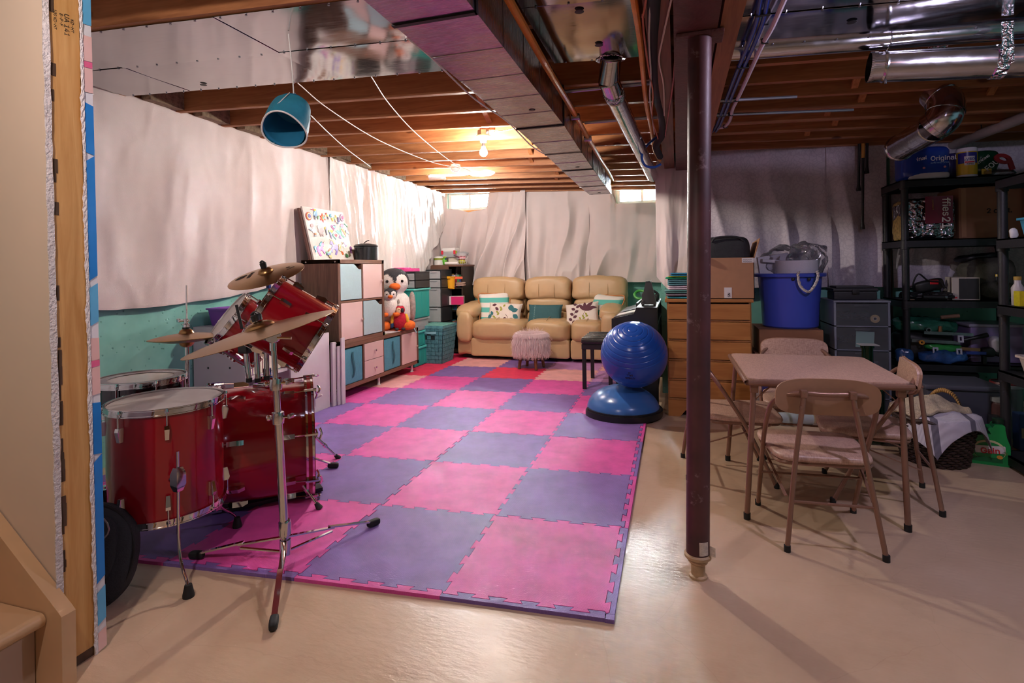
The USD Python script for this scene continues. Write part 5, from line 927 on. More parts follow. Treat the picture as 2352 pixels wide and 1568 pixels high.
# ---------------------------------------------------------------- the far left corner
AQUA, AQUAL = pane('aqua_plastic', (.35, .85, .8), rough=.25, body=('3FB5AC', .75)), mat('aqua_lid', '58C6BE', 0.35)
SMOKE = pane('smoky_clear_plastic', (.9, .9, .92), rough=.15, body=('E4E7EA', .40)); DKF = mat('charcoal_frame', '2B2E31', 0.45)
def tote(name, label, x0, x1, y0, y1, z0, z1, m, ml, ribs=4):
    t = T(name, label, 'storage box', ((x0 + x1) / 2, (y0 + y1) / 2, z0)); t.p('body', box(x0, x1, y0, y1, z0, z1 - .012, .018), m, w=True); t.p('lid', box(x0 - .012, x1 + .012, y0 - .012, y1 + .012, z1 - .025, z1, .008), ml, w=True)
    for k in range(ribs): y = y0 + (y1 - y0) * (k + .5) / ribs; t.p('rib', box(x1 - .002, x1 + .005, y - .006, y + .006, z0 + .03, z1 - .05, .002), m, w=True)
    t.p('handle', box((x0 + x1) / 2 - .05, (x0 + x1) / 2 + .05, y0 - .012, y0, z1 - .07, z1 - .05, .004), ml, w=True); return t
tote('storage_box', 'aqua plastic storage box at the bottom of the stack beside the teal hamper', -3.36, -3.03, 5.84, 6.26, .0145, .25, AQUA, AQUAL)
tote('storage_box', 'aqua plastic storage box second from the bottom beside the teal hamper', -3.355, -3.035, 5.85, 6.25, .252, .44, AQUA, AQUAL)
tote('storage_box', 'clear storage box under the tall aqua box in the far left corner', -3.36, -3.03, 5.82, 6.24, .442, .60, SMOKE, SMOKE, 2)
tote('storage_box', 'tall aqua storage box carrying the black-framed drawers', -3.375, -3.01, 5.80, 6.24, .602, .965, AQUA, AQUAL, 3)
def drawer_unit(name, label, x0, x1, y0, y1, z0, hs, frame_, body, front='y', kn=True, group=None):
    """A plastic drawer tower with see-through drawers opening towards -y."""
    t = T(name, label, 'drawer unit', ((x0 + x1) / 2, (y0 + y1) / 2, z0), group=group); z = z0; H = sum(hs); fw = .014
    t.p('frame', cat(box(x0, x0 + fw, y0, y1, z0, z0 + H + fw), box(x1 - fw, x1, y0, y1, z0, z0 + H + fw), box(x0, x1, y1 - .006, y1, z0, z0 + H + fw)), frame_, w=True); t.p('top', box(x0 - .004, x1 + .004, y0 - .004, y1, z0 + H + .004, z0 + H + fw + .004, .003), frame_, w=True)
    for k, h in enumerate(hs):
        t.p('rail', box(x0, x1, y0, y1, z, z + .008), frame_, w=True); g = fw + .003
        d = t.p('drawer', cat(box(x0 + g, x1 - g, y0 - .004, y0 + .001, z + .010, z + h - .004), box(x0 + g, x0 + g + .002, y0, y1 - .02, z + .010, z + h - .02), box(x1 - g - .002, x1 - g, y0, y1 - .02, z + .010, z + h - .02), box(x0 + g, x1 - g, y0, y1 - .02, z + .009, z + .011)), body, w=True)
        if kn: t.p('handle', box((x0 + x1) / 2 - min(.05, (x1 - x0) * .25), (x0 + x1) / 2 + min(.05, (x1 - x0) * .25), y0 - .016, y0 - .004, z + h - .024, z + h - .012, .003), body, parent=d, w=True)
        z += h
    return t, z0 + H + fw + .004
tw, zz = drawer_unit('drawer_unit', 'black-framed two-drawer plastic unit standing on the tall aqua box', -3.38, -3.00, 5.84, 6.22, .966, [.093, .093], DKF, SMOKE)
for k, (x, y, z, w_, h, c, lab) in enumerate(((-3.2, 6.0, .98, .24, .02, 'E0A04A', 'orange and yellow papers in the lower black-framed drawer'), (-3.18, 6.0, 1.073, .22, .012, 'E58A9A', 'pink papers in the upper black-framed drawer'))): one('paper_stack', box(x - w_ / 2, x + w_ / 2, y - .12, y + .12, z, z + h), mat('stack_' + c, c, 0.7, 0, .3, 40), lab, 'papers')
t = T('pink_case', 'bright pink plastic case on top of the black-framed drawers', 'case', (-3.2, 6.0, zz)); PNK = mat('hot_pink_plastic', 'E84F9C', 0.35)
t.p('lower_half', box(-3.33, -3.06, 5.90, 6.08, zz, zz + .03, .008), PNK, w=True); t.p('upper_half', box(-3.33, -3.18, 5.90, 6.08, zz + .03, zz + .052, .008), PNK, w=True); t.p('latch', box(-3.18, -3.06, 5.91, 6.07, zz + .03, zz + .042, .004), PNK, w=True)
drawer_unit('drawer_unit', 'tall narrow six-drawer plastic tower between the aqua boxes and the dark bookcase', -3.235, -3.01, 6.60, 6.95, .0145, [.26, .21, .20, .26, .115, .115], DKF, SMOKE)
WOODD = mat('dark_brown_bookcase', '33261F', 0.5, 0, .15, 20); t = T('dark_bookcase', 'dark brown bookcase full of games in the far left corner behind the sofa end', 'bookcase', (-3.1, 7.2, 0)); fx0, fx1, fy0, fy1 = -3.32, -2.86, 6.98, 7.42
t.p('side_panel', box(fx0, fx0 + .02, fy0, fy1, .0145, 1.23), WOODD, w=True); t.p('side_panel', box(fx1 - .02, fx1, fy0, fy1, .0145, 1.23), WOODD, w=True); t.p('top', box(fx0 - .01, fx1 + .01, fy0 - .01, fy1, 1.23, 1.255), mat('bookcase_top', '6A4A3C', 0.5), w=True); t.p('back', box(fx0, fx1, fy1 - .008, fy1, .0145, 1.23), WOODD, w=True)
for z in (.03, .30, .60, .92): t.p('shelf', box(fx0 + .02, fx1 - .02, fy0, fy1 - .01, z, z + .02), WOODD, w=True)
one('game_board_panel', box(fx0 - .015, -3.06, 6.955, 6.968, 1.02, 1.245), mat('bookcase_top', '', 0.5), 'brown board across the left of the top bookcase shelf', 'board')
cols = ['4A6296', '84527F', 'A8404E', '3F86A0', '9A9AA4', '58986A', 'BF9450', 'D0C2C8']; names = ['navy', 'plum', 'maroon', 'petrol', 'grey', 'green', 'ochre', 'mauve']; r_ = np.random.default_rng(21)
for zi, (z, h0, where) in enumerate(((.941, .17, 'top'), (.621, .19, 'middle'), (.321, .15, 'lower'))):
    x = fx0 + .18; k = 0
    while x < fx1 - .05:
        w_ = r_.uniform(.016, .030); h = h0 * r_.uniform(.8, 1.1); c = (k * 3 + zi) % 8
        one('game_case', box(x, x + w_, fy0 + .012, fy0 + .17, z, z + h, .0015), mat('game_' + cols[c], cols[c], 0.4, 0, .5, 60), f'{names[c]} game case, {["first", "second", "third", "fourth", "fifth", "sixth", "seventh", "eighth", "ninth", "tenth", "eleventh", "twelfth", "thirteenth"][k]} from the left on the {where} shelf of the dark bookcase', 'game case', 'game cases in the dark bookcase'); x += w_ + .002; k += 1
YEL = mat('yellow_plastic', 'E6A323', 0.35); c = np.array([-2.99, 6.86, .93]); t = T('yellow_toy_bucket', 'yellow plastic toy pail hanging at the top bookcase shelf', 'bucket', c)
t.p('pail', lathe([(0, .0), (.052, 0), (.066, .15), (.073, .15), (.073, .162), (.062, .162), (.05, .01), (0, .01)], 20, c), YEL, w=True); t.p('lug', cbox(c + [0, -.068, .15], (.05, .02, .035), .005), YEL, w=True); t.p('foot_tab', cbox(c + [.02, 0, -.003], (.06, .06, .012), .004), YEL, w=True)
one('orange_toy_handle', box(-2.93, -2.82, 6.86, 6.89, 1.055, 1.09, .005), mat('coral_plastic', 'EE6A48', 0.4), 'coral orange plastic handle sticking out beside the yellow pail', 'toy')
t = T('pink_carton', 'pink and white carton sticking out of the middle bookcase shelf', 'box', (-2.97, 6.9, .645)); t.p('carton', tr(box(-.14, .14, -.06, .06, 0, .12, .003), (-2.97, 6.92, .70), ('z', 14)), mat('carton_white', 'D9C9CC', 0.5), w=True)
t.p('pink_label', tr(box(-.03, .141, -.0615, -.0595, .004, .116), (-2.97, 6.92, .70), ('z', 14)), mat('hot_pink_label', 'D6246E', 0.4), w=True)
for k, (x, y, h, lab) in enumerate(((-2.90, 6.99, 'CDAE9F', 'beige folded pouch lying on the top bookcase shelf, upper of two'), (-2.90, 7.0, 'B99A8C', 'brown folded pouch lying on the top bookcase shelf, lower of two'))): one('pouch', tr(sq(.065, .06, .014, .5, .5, 24, 10), (x, y, 1.0 - .03 * k)), mat('pouch_' + h, h, .8), lab, 'pouch')
zt = 1.2555
t = T('craft_case', 'white craft case with red latches on top of the dark bookcase', 'case', (-3.13, 7.2, zt + .105)); t.p('body', box(-3.23, -3.03, 7.12, 7.30, zt + .106, zt + .20, .015), SMOKE, w=True); t.p('lid', box(-3.235, -3.025, 7.115, 7.305, zt + .185, zt + .245, .02), WHITEP, w=True)
for x in (-3.24, -3.05): t.p('latch', box(x, x + .03, 7.108, 7.125, zt + .15, zt + .205, .003), mat('red_latch', 'D8283E', .4), w=True)
t.p('green_tab', box(-3.022, -3.01, 7.12, 7.15, zt + .15, zt + .2), mat('lime_plastic', 'A8C23A', .4), w=True)
one('cream_box', place(prism([(0, 0), (.22, 0), (.16, .10), (0, .10)], .18), (-3.15, 7.34, zt + .0005), (1, 0, 0), (0, 0, 1)), mat('cream_card', 'D9CDBF', .6), 'cream sloping box under the white craft case on the bookcase', 'box')
t = T('lidded_tub', 'small round white tub with an olive band and curved lid on the dark bookcase', 'tub', (-3.25, 7.05, zt)); c = (-3.255, 7.06, zt); t.p('tub', lathe([(0, 0), (.068, 0), (.072, .07), (0, .07)], 32, c), WHITEP, w=True); t.p('band', lathe([(.0735, .068), (.0735, .098), (0, .098)], 32, c), mat('olive_band', '8F9A3A', .5), w=True); t.p('lid', lathe([(.074, .098), (.068, .115), (.045, .125), (0, .128)], 32, c), WHITEP, w=True)
t = T('green_toy', 'bright green lumpy toy between the tub and the cream box on the bookcase', 'toy', (-3.165, 7.08, zt)); t.p('body', wob(tr(sq(.035, .04, .05, .9, 1, 20, 12), (-3.168, 7.07, zt + .05)), .012, 30, 2), mat('bright_green', '5DB52F', .5), w=True); t.p('cap', tr(sq(.025, .025, .014, .8, 1, 16, 8), (-3.16, 7.06, zt + .108)), mat('lime_plastic', ''), w=True); t.p('blue_bead', ball((-3.14, 7.04, zt + .085), .011, n=10), BPEX, w=True)
one('paper_roll', tube([(-3.13, 7.0, zt + .021), (-2.93, 6.995, zt + .021)], .02, 18), mat('roll_white', 'EAE4DF', .7), 'white paper roll lying along the front of the bookcase top', 'roll')
t = T('wire_basket', 'small wire basket of pink and yellow bits with a plastic bag on the bookcase', 'basket', (-2.93, 7.15, zt)); b0 = np.array([-2.93, 7.14, zt])
for k in range(4): s = .06 + .008 * k; t.p('wire_hoop', tube([b0 + [s * math.cos(a), s * math.sin(a), .008 + .04 * k] for a in np.linspace(0, 2 * np.pi, 20, endpoint=False)], .0022, 5, 2, closed=True), WHITEP, w=True)
t.p('wire_uprights', cat([tube([b0 + [.06 * math.cos(a), .06 * math.sin(a), .008], b0 + [.085 * math.cos(a), .085 * math.sin(a), .13]], .0018, 5, sm=False) for a in np.linspace(0, 2 * np.pi, 12, endpoint=False)]), WHITEP, w=True, kind='stuff')
t.p('yellow_bits', wob(tr(sq(.055, .055, .03, .8, 1, 20, 10), b0 + [0, 0, .04]), .01, 30, 4), mat('yellow_green_bits', 'B8B23A', .6, 0, .4, 60), w=True, kind='stuff'); t.p('pink_bits', wob(tr(sq(.06, .06, .03, .8, 1, 20, 10), b0 + [0, 0, .095]), .012, 30, 5), mat('pink_bits', 'E59AA6', .6, 0, .3, 60), w=True, kind='stuff'); t.p('plastic_bag', wob(tr(sq(.09, .08, .035, .7, .9, 28, 12), b0 + [0, 0, .145]), .03, 16, 6), CLEARP, w=True)
one('paintbrush_bundle', tube([(-3.03, 7.08, zt + .135), (-2.94, 7.06, zt + .10)], .007, 8), mat('brush_plum', '6A3A4A', .5), 'thin plum-coloured brush lying against the plastic bag on the bookcase', 'brush')
HAMP = None
def weave(name, h1, h2, s):
    n = {'t': ('texture_coordinate', {}), 'k': ('checker_texture', {'color1': (1, 1, 1), 'color2': (0, 0, 0), 'scale': s}), 'n': ('noise_texture', {'scale': 26.0, 'detail': 3.0}), 'r': ('rgb_ramp', {'ramp': [(0.3, lin(h1)), (0.7, lin(h2))]}), 'mk': ('math', {'math_type': 'multiply_add', 'value2': .5}), 'bb': ('bump', {'strength': .7, 'distance': .006}), 'p': ('principled_bsdf', {'roughness': .6})}
    return usdkit.material(stage, '/World/Looks/' + name, n, [('t.object', 'k.vector'), ('t.object', 'n.vector'), ('n.fac', 'r.fac'), ('r.color', 'p.base_color'), ('k.fac', 'mk.value1'), ('n.fac', 'mk.value3'), ('mk.value', 'bb.height'), ('bb.normal', 'p.normal')], 'p.BSDF')
HAMP = weave('teal_weave', '3F7682', '5A99A3', 42.0); hx, hy, hw, hd, hh = -2.955, 6.34, .34, .42, .455
t = T('woven_hamper', 'teal woven strip hamper with a lid in front of the dark bookcase', 'hamper', (hx, hy, .0145))
def frust(w0, d0, w1, d1, z0, z1): v = box(0, 1, 0, 1, 0, 1); v.vertices = np.array([[sx_ * (w0 if z == z0 else w1) / 2, sy_ * (d0 if z == z0 else d1) / 2, z] for sx_ in (-1, 1) for sy_ in (-1, 1) for z in (z0, z1)]); return v
t.p('core', frust(.25, .33, hw - .01, hd - .01, 0, hh - .01), mat('hamper_inside', '1E2E33', .8), smooth=False)
r_ = np.random.default_rng(4)
for face in range(2):
    W0, W1, off0, off1 = ((.26, hw, -.17, -.21) if face == 0 else (.34, hd, .13, .17)); ns, nr = (6, 9) if face == 0 else (7, 9)
    for i in range(ns):
        for j in range(nr):
            if face == 0 and j in (6, 7) and i in (1, 2, 3) and (i + j) % 2: continue
            z = [hh * (j + .04) / nr, hh * (j + .96) / nr]; q = []
            for zz_ in z:
                s = zz_ / hh; W = W0 + (W1 - W0) * s; o = off0 + (off1 - off0) * s; a0, a1 = -W / 2 + W * (i + .03) / ns, -W / 2 + W * (i + .97) / ns; e = (.004 if (i + j) % 2 else .0015) * (-1 if face == 0 else 1)
                q.append([[a0, o + e, zz_], [a1, o + e, zz_]] if face == 0 else [[o + e, a0, zz_], [o + e, a1, zz_]])
            m = gridmesh(np.array(q) if face == 0 else np.array(q), .003 if face else .003); t.p('woven_strip', m, HAMP, smooth=False)
t.p('lid', wob(frust(hw + .015, hd + .015, hw + .005, hd + .005, hh - .012, hh + .018), .0, 5), HAMP, smooth=False)
for k in range(9): t.p('lid_slat', wob(box(-hw / 2 - .005, hw / 2 + .005, -hd / 2 + hd * (k + .08) / 9, -hd / 2 + hd * (k + .92) / 9, hh + .018, hh + .023 + .002 * (k % 2), .002), .002, 8, k), mat('lid_teal', '6AA79F', .6, 0, .15, 30))
t.p('handle', gridmesh(np.array([[[x, -.208 - .012 - .025 * math.sin(math.pi * (x + .08) / .16), hh * .86 + z] for z in (-.014, .014)] for x in np.linspace(-.08, .08, 9)]), .004), mat('handle_teal', '7FB5C0', .6))
# ---------------------------------------------------------------- drum kit
REDL = mat('red_lacquer', '8C0818', 0.16, 0, .05, 3, coat_weight=0.6, coat_roughness=.05); HEADW = mat('coated_drum_head', 'CFC8C4', 0.5, 0, .06, 8); CLEARH = pane('clear_drum_head', (.95, .95, .95), rough=.2, body=('BDB8B4', .5))
def ringpos(c, d, r, ang, off=0.0):
    a, b, d = frame(d); return np.asarray(c) + d * off + r * (math.cos(ang) * a + math.sin(ang) * b), math.cos(ang) * a + math.sin(ang) * b, d
def hoop(r, w, th=.004, lip=.007): return [(r, 0), (r + lip, 0), (r + lip, .004), (r + th, .005), (r + th, w - .006), (r + lip * .8, w - .004), (r + lip * .8, w), (r, w), (r, 0)]
def lug(t, c, d, r, ang, s0, L, hoop_at, wid=.022, m=CHROME, sgn=1):
    """A shell-mounted lug casing with its tension rod; s0: where on the axis its casing begins."""
    p, o, dd = ringpos(c, d, r, ang); tn = np.cross(dd, o); pr = [(-wid / 2, 0), (wid / 2, 0), (wid / 2 * .75, .022), (-wid / 2 * .75, .022)]
    v = []; 
    for s, k in ((s0, .8), (s0 + sgn * L * .25, 1.0), (s0 + sgn * L, .62)): v += [p + dd * s + tn * x * (1 if k > .7 else .8) + o * y * k for x, y in pr]
    q = t.p('lug', hull(v), m, w=True, smooth=25)
    e = p + o * .013; t.p('tension_rod', cat(cyl(e + dd * s0, e + dd * hoop_at, .0032, n=8), cyl(e + dd * (hoop_at - sgn * .001), e + dd * (hoop_at - sgn * .012), .0065, .005, 8), cbox(e + dd * (hoop_at) - o * .004, (.012, .012, .012), .003)), m, parent=q, w=True)
def drum(name, label, c, d, r, L, nl, a0, head=HEADW, shell=REDL, hw=.028, lug_top=True, lug_bot=True, lugL=.055, cat_='drum'):
    """c: middle of the bottom edge, d: towards the batter head."""
    d = np.asarray(d, float) / np.linalg.norm(d); c = np.asarray(c, float); t = T(name, label, cat_, (c[0], c[1], 0))
    t.p('shell', lathe([(r - .007, 0), (r, 0), (r, L), (r - .007, L), (r - .007, 0)], 64, c, d), shell, w=True)
    t.p('batter_head', lathe([(0, L + .001), (r * .78, L + .001), (r * .8, L + .0025), (r - .004, L + .0025), (r + .002, L - .004), (r - .01, L - .001), (0, L - .0005)], 64, c, d), head, w=True)
    t.p('bottom_head', lathe([(0, 0), (r - .004, 0), (r + .002, .003), (r - .01, .001), (0, .001)], 48, c, d), CLEARH, w=True)
    t.p('hoop', lathe([(x, y + L - hw + .010) for x, y in hoop(r + .002, hw)], 64, c, d), CHROME, w=True); t.p('hoop', lathe([(x, -.012 + hw - y) for x, y in hoop(r + .002, hw)][::-1], 64, c, d), CHROME, w=True)
    for k in range(nl):
        a = a0 + 2 * math.pi * k / nl
        if lug_top: lug(t, c, d, r, a, L - .055, lugL, L - .002, sgn=-1)
        if lug_bot: lug(t, c, d, r, a, .055, lugL, .004, sgn=1)
    return t, c, d
RUBF = RUBBER
def foot(t, p, r=.017, h=.04, ax=(0, 0, 1), par=None): t.p('rubber_foot', lathe([(0, 0), (r, 0), (r, h * .2), (r * .62, h), (0, h)], 16, p, ax), RUBF, w=True, parent=par)
# floor tom
TC = np.array([-2.055, 1.735, .225]); t, c, d = drum('floor_tom', 'large red floor tom with chrome hoops and legs at the front of the drum kit', TC, (0, 0, 1), .208, .435, 8, math.radians(49.8))
fr_a = frame((0, 0, 1)); 
t.p('badge', orient(box(-.014, .014, -.02, .02, 0, .002), *(lambda q: (q[0], q[1]))(ringpos(TC, d, .2085, math.radians(49.8 + 45 + 18), .30))), CHROME, w=True); 
q = ringpos(TC, d, .211, math.radians(49.8 + 45 + 18), .30); t.p('badge_print', orient(box(-.006, .006, -.009, .009, 0, .001), q[0], q[1]), BLACK, w=True)
q = ringpos(TC, d, .2085, math.radians(49.8 - 18), .215); t.p('vent', lathe([(0, 0), (.007, 0), (.006, .002), (0, .001)], 14, q[0], q[1]), BLACK, w=True)
for k, (pts, ft) in enumerate((([atd(408, 1036, 2.035), atd(409, 1100, 2.035), atd(412, 1262, 2.035), atd(430, 1340, 1.99)], atz(433, 1370, 0)), ([atd(487, 1040, 2.36), atd(497, 1148, 2.40), atd(537, 1182, 2.50), atd(545, 1195, 2.53)], atz(545, 1210, .0145)), ([TC + [-.20, -.09, .30], TC + [-.215, -.10, .05], TC + [-.24, -.12, -.08], TC + [-.27, -.14, -.19]], TC + [-.275, -.145, -.21]))):
    lg = t.p('leg', tube(list(pts) + [np.asarray(ft) + [0, 0, .03]], .0055, 10, 5), CHROME, w=True); foot(t, ft, .02, .045, par=lg)
    b = np.asarray(pts[1]); t.p('leg_bracket', cat(hull([b + np.array([x * k2, y * k2, z]) for z, k2 in ((-.045, .6), (-.02, 1), (.02, 1), (.045, .6)) for x in (-.017, .017) for y in (-.02, .02)]), cyl(b + [-.045, .01, -.01], b + [0, 0, -.01], .005, n=8), cyl(b + [-.05, .012, -.01], b + [-.044, .01, -.01], .010, n=8)), CHROME, w=True)
# snare
SC = atd(325, 868, 2.62); SN = np.array([SC[0], SC[1], SC[2] - .14]); GUN = mat('black_chrome_shell', '57555A', .12, 1.0)
t, c, d = drum('snare_drum', 'chrome snare drum with a grey ringed head behind the floor tom', SN, (0, 0, 1), .185, .14, 8, .4, shell=GUN, lugL=.03, lug_bot=False)
t.p('muffle_ring', lathe([(.135, .1435), (.178, .1435), (.178, .1445), (.135, .1445), (.135, .1435)], 56, SN), mat('grey_ring', 'A39BA0', .5), w=True); t.p('strainer', cbox(SN + [-.19, -.09, .08], (.03, .03, .08), .005), CHROME, w=True)
t = T('snare_stand', 'chrome snare stand under the ringed snare drum', 'stand', (SN[0], SN[1], .0145)); 
for a in (.3, 2.4, 4.5): t.p('basket_arm', tube([SN + [0, 0, -.10], SN + [.15 * math.cos(a), .15 * math.sin(a), -.05], SN + [.195 * math.cos(a), .195 * math.sin(a), -.012]], .007, 8), CHROME, w=True)
t.p('tube', cyl((SN[0], SN[1], .10), SN + [0, 0, -.09], .012), CHROME, w=True)
for a in (.9, 3.0, 5.1): lg = t.p('leg', tube([(SN[0], SN[1], .2), (SN[0] + .14 * math.cos(a), SN[1] + .14 * math.sin(a), .08), (SN[0] + .22 * math.cos(a), SN[1] + .22 * math.sin(a), .035)], .007, 8), CHROME, w=True); foot(t, (SN[0] + .225 * math.cos(a), SN[1] + .225 * math.sin(a), .0145), .014, .03, par=lg)
# bass drum
BA = np.array([math.cos(math.radians(39)), math.sin(math.radians(39)), 0]); BC = np.array([-1.885, 2.415, .325]); BL = .42; BR_ = .28; B0 = BC - BA * BL
t = T('bass_drum', 'red bass drum lying on its side with chrome spurs and striped red hoops', 'drum', (BC[0] - .2, BC[1] - .1, .0145))
t.p('shell', lathe([(BR_ - .007, 0), (BR_, 0), (BR_, BL), (BR_ - .007, BL), (BR_ - .007, 0)], 96, B0, BA), REDL, w=True)
for s, nm in ((BL + .012, 'front_head'), (-.014, 'batter_head')): t.p(nm, lathe([(0, s), (BR_ - .002, s), (BR_ + .003, s + .001), (BR_ + .003, s + .003), (0, s + .002)], 64, B0, BA), HEADW, w=True)
for s in (BL - .018, -.026):
    hp = t.p('hoop', lathe([(BR_ + .002, s), (BR_ + .018, s), (BR_ + .018, s + .044), (BR_ + .002, s + .044), (BR_ + .002, s)], 96, B0, BA), REDL, w=True)
    for q in (.008, .036): t.p('chrome_inlay', lathe([(BR_ + .0178, s + q - .005), (BR_ + .0192, s + q - .005), (BR_ + .0192, s + q + .005), (BR_ + .0178, s + q + .005)], 96, B0, BA), CHROME, parent=hp, w=True)
for k in range(8):
    a = 2 * math.pi * (k + .5) / 8 + .12
    for e in (0, 1):
        p, o, dd = ringpos(B0, BA, BR_, a); sg = 1 if e else -1; s0 = BL - .10 if e else .10; tn = np.cross(dd, o)
        lg = t.p('lug', hull([p + dd * (s0 + sg * y) + tn * x + o * z for x in (-.011, .011) for y, z in ((-.035, 0), (-.035, .012), (-.01, .024), (.035, .022), (.035, 0))]), CHROME, w=True)
        e0 = p + o * .026; end = BL + .035 if e else -.035; t.p('claw_hook', cat(cyl(p + dd * s0 + o * .016, e0 + dd * end, .0035, n=8), strut(e0 + dd * (end - sg * .055), e0 + dd * (end + sg * .004), .02, .009)), CHROME, parent=lg, w=True)
        wn = e0 + dd * (end + sg * .012); t.p('t_handle', tube([wn - tn * .026, wn + dd * sg * .008, wn + tn * .026], .0055, 8, 3), CHROME, parent=lg, w=True)
for (m_, f_) in ((atd(660, 1062, 2.66), atz(735, 1168, .0145)), (BC + np.array([-.25, .28, -.05]), atz(778, 1052, .0145))):
    t.p('spur_bracket', cat(*[hull([m_ + np.array([x, y, z]) for x in (-.022, .022) for y in (-.022, .022) for z in (-.028, .028)])]), CHROME, w=True); dv = (f_ - m_) / np.linalg.norm(f_ - m_)
    sp = t.p('spur', cat(tube([m_, m_ + (f_ - m_) * .6], .009, 12, sm=False), tube([m_ + (f_ - m_) * .55, f_ - dv * .01], .006, 10, sm=False), tube([m_ + (f_ - m_) * .56, m_ + (f_ - m_) * .62], .012, 12, sm=False)), CHROME, w=True); foot(t, f_, .016, .035, -dv, par=sp)
q = ringpos(B0, BA, BR_, 0, BL * .55)[0]; TM = np.array([(B0 + BA * BL * .52)[0], (B0 + BA * BL * .52)[1], .325 + BR_])
t.p('tom_mount_plate', cbox(TM + [0, 0, .006], (.10, .075, .016), .005), CHROME, w=True)
t = T('kick_pedal', 'chrome bass drum pedal on the floor at the hidden end of the bass drum', 'pedal', tuple(B0[:2]) + (.0145,)); pb_ = np.array([B0[0], B0[1], .0145]) - BA * .06
t.p('base_plate', strut(pb_ - BA * .22 + [0, 0, .01], pb_ + BA * .06 + [0, 0, .012], .09, .008), STEEL, w=True); t.p('footboard', strut(pb_ - BA * .22 + [0, 0, .03], pb_ - BA * .01 + [0, 0, .10], .08, .008), CHROME, w=True)
for s in (-1, 1): tnb = np.array([-BA[1], BA[0], 0]) * .06 * s; t.p('post', tube([pb_ + tnb + [0, 0, .01], pb_ + tnb + [0, 0, .20]], .008, 8, sm=False), CHROME, w=True)
t.p('beater', cat(tube([pb_ + [0, 0, .2], pb_ - BA * .06 + [0, 0, .38]], .004, 8, sm=False), ball(pb_ - BA * .06 + [0, 0, .39], .026, n=14)), STEEL, w=True)
t = T('pedal_board', 'long black hinged board lying along the foot of the bass drum', 'board', (BC[0] - .1, BC[1] - .25, .0145)); a, b = atz(525, 1165, .03), atz(738, 1118, .03)
t.p('board', strut(a, b, .07, .018), BLACK, w=True); t.p('chrome_rod', tube([a + [.0, 0, .03], a + (b - a) * .5 + [0, 0, .03], b + (b - a) * .02 + [0, 0, .03]], .006, 8, sm=False), CHROME, w=True)
# rack toms
def rack(name, label, ct, cb, r, a0):
    ct, cb = np.asarray(ct), np.asarray(cb); return drum(name, label, cb, ct - cb, r, np.linalg.norm(ct - cb), 6, a0, lugL=.05)
rack('rack_tom', 'large red rack tom tilted above the bass drum', atd(603, 710, 2.54), atd(727, 777, 2.61), .167, .55)
rack('rack_tom', 'smaller red rack tom with a pale head behind the tilted large tom', atd(522, 732, 2.79), atd(610, 786, 2.89), .152, .2)
t = T('tom_holder', 'chrome double tom holder standing on the bass drum', 'stand', TM + [0, 0, .014]); CLB = mat('clamp_black', '18181A', .4); BLT = mat('blue_tape', '2346A8', .5)
for k, ((x0, y0, x1, y1), dz) in enumerate((((563, 790, 572, 868), 2.62), ((588, 785, 592, 868), 2.6), ((612, 800, 613, 862), 2.68))):
    a, b = atd(x0, y0, dz), atd(x1, y1, dz); t.p('tube', tube([a, b], .0125, 14, sm=False), CHROME, w=True); t.p('tube_end', tube([b - [0, 0, .02], b], .0145, 14, sm=False), CLB, w=True)
    if k < 2: t.p('clamp', cbox(a + [0, 0, -.02], (.055, .045, .05), .008), CLB, w=True); t.p('tape', tube([a + [0, 0, .01], a + [0, 0, .03]], .0135, 14, sm=False), BLT, w=True)
t.p('arm', tube([atd(563, 795, 2.62), atd(572, 765, 2.66), atd(585, 760, 2.72)], .011, 12), CHROME, w=True); t.p('arm', tube([atd(588, 790, 2.6), atd(612, 770, 2.62), atd(640, 760, 2.66)], .011, 12), CHROME, w=True)
t.p('base_block', cat(cbox(TM + [0, 0, .034], (.07, .05, .04), .006), cbox(TM + [.02, -.01, .07], (.03, .03, .05), .005)), CHROME, w=True); t.p('wing_nut', tube([TM + [.03, -.05, .05], TM + [.05, -.06, .06], TM + [.07, -.055, .05]], .006, 8), CHROME, w=True)
# cymbals
def bronze(name, h):
    n = {'t': ('texture_coordinate', {}), 'w': ('wave_texture', {'wave_type': 'rings', 'rings_direction': 'z', 'scale': 70.0, 'distortion': 1.5, 'detail': 2.0}), 'n': ('noise_texture', {'scale': 3.0}), 'r': ('rgb_ramp', {'ramp': [(.3, [x * .8 for x in lin(h)]), (.7, lin(h))]}), 'bb': ('bump', {'strength': .06, 'distance': .002}), 'p': ('principled_bsdf', {'metallic': 1.0, 'roughness': .3})}
    return usdkit.material(stage, '/World/Looks/' + name, n, [('t.object', 'w.vector'), ('w.fac', 'bb.height'), ('bb.normal', 'p.normal'), ('t.object', 'n.vector'), ('n.fac', 'r.fac'), ('r.color', 'p.base_color')], 'p.BSDF')
BRZ = bronze('cymbal_bronze', 'B58E5E')
def cymbal_mesh(r, bell=.2, hb=.026, bow=.022):
    rb = r * bell; pr = [(.006, bow + hb)] + [(rb * math.sin(a), bow + hb * math.cos(a)) for a in np.linspace(.15, math.pi / 2 * .92, 8)] + [(rb * 1.06 + (r - rb * 1.06) * s, bow * (1 - s ** 1.6)) for s in np.linspace(0, 1, 14)]
    return lathe(pr + [(r, -.001)] + [(x, z - .0015) for x, z in pr[::-1]] + [pr[0]], 80)
def cymbal(t, c, n, r, part='cymbal', mm_=None, flip=False):
    n = np.asarray(n, float); n /= np.linalg.norm(n); cc = orient(cymbal_mesh(r), np.asarray(c) - n * .022, n if not flip else n); t.p(part, cc, mm_ or BRZ, w=True, smooth=40); return n
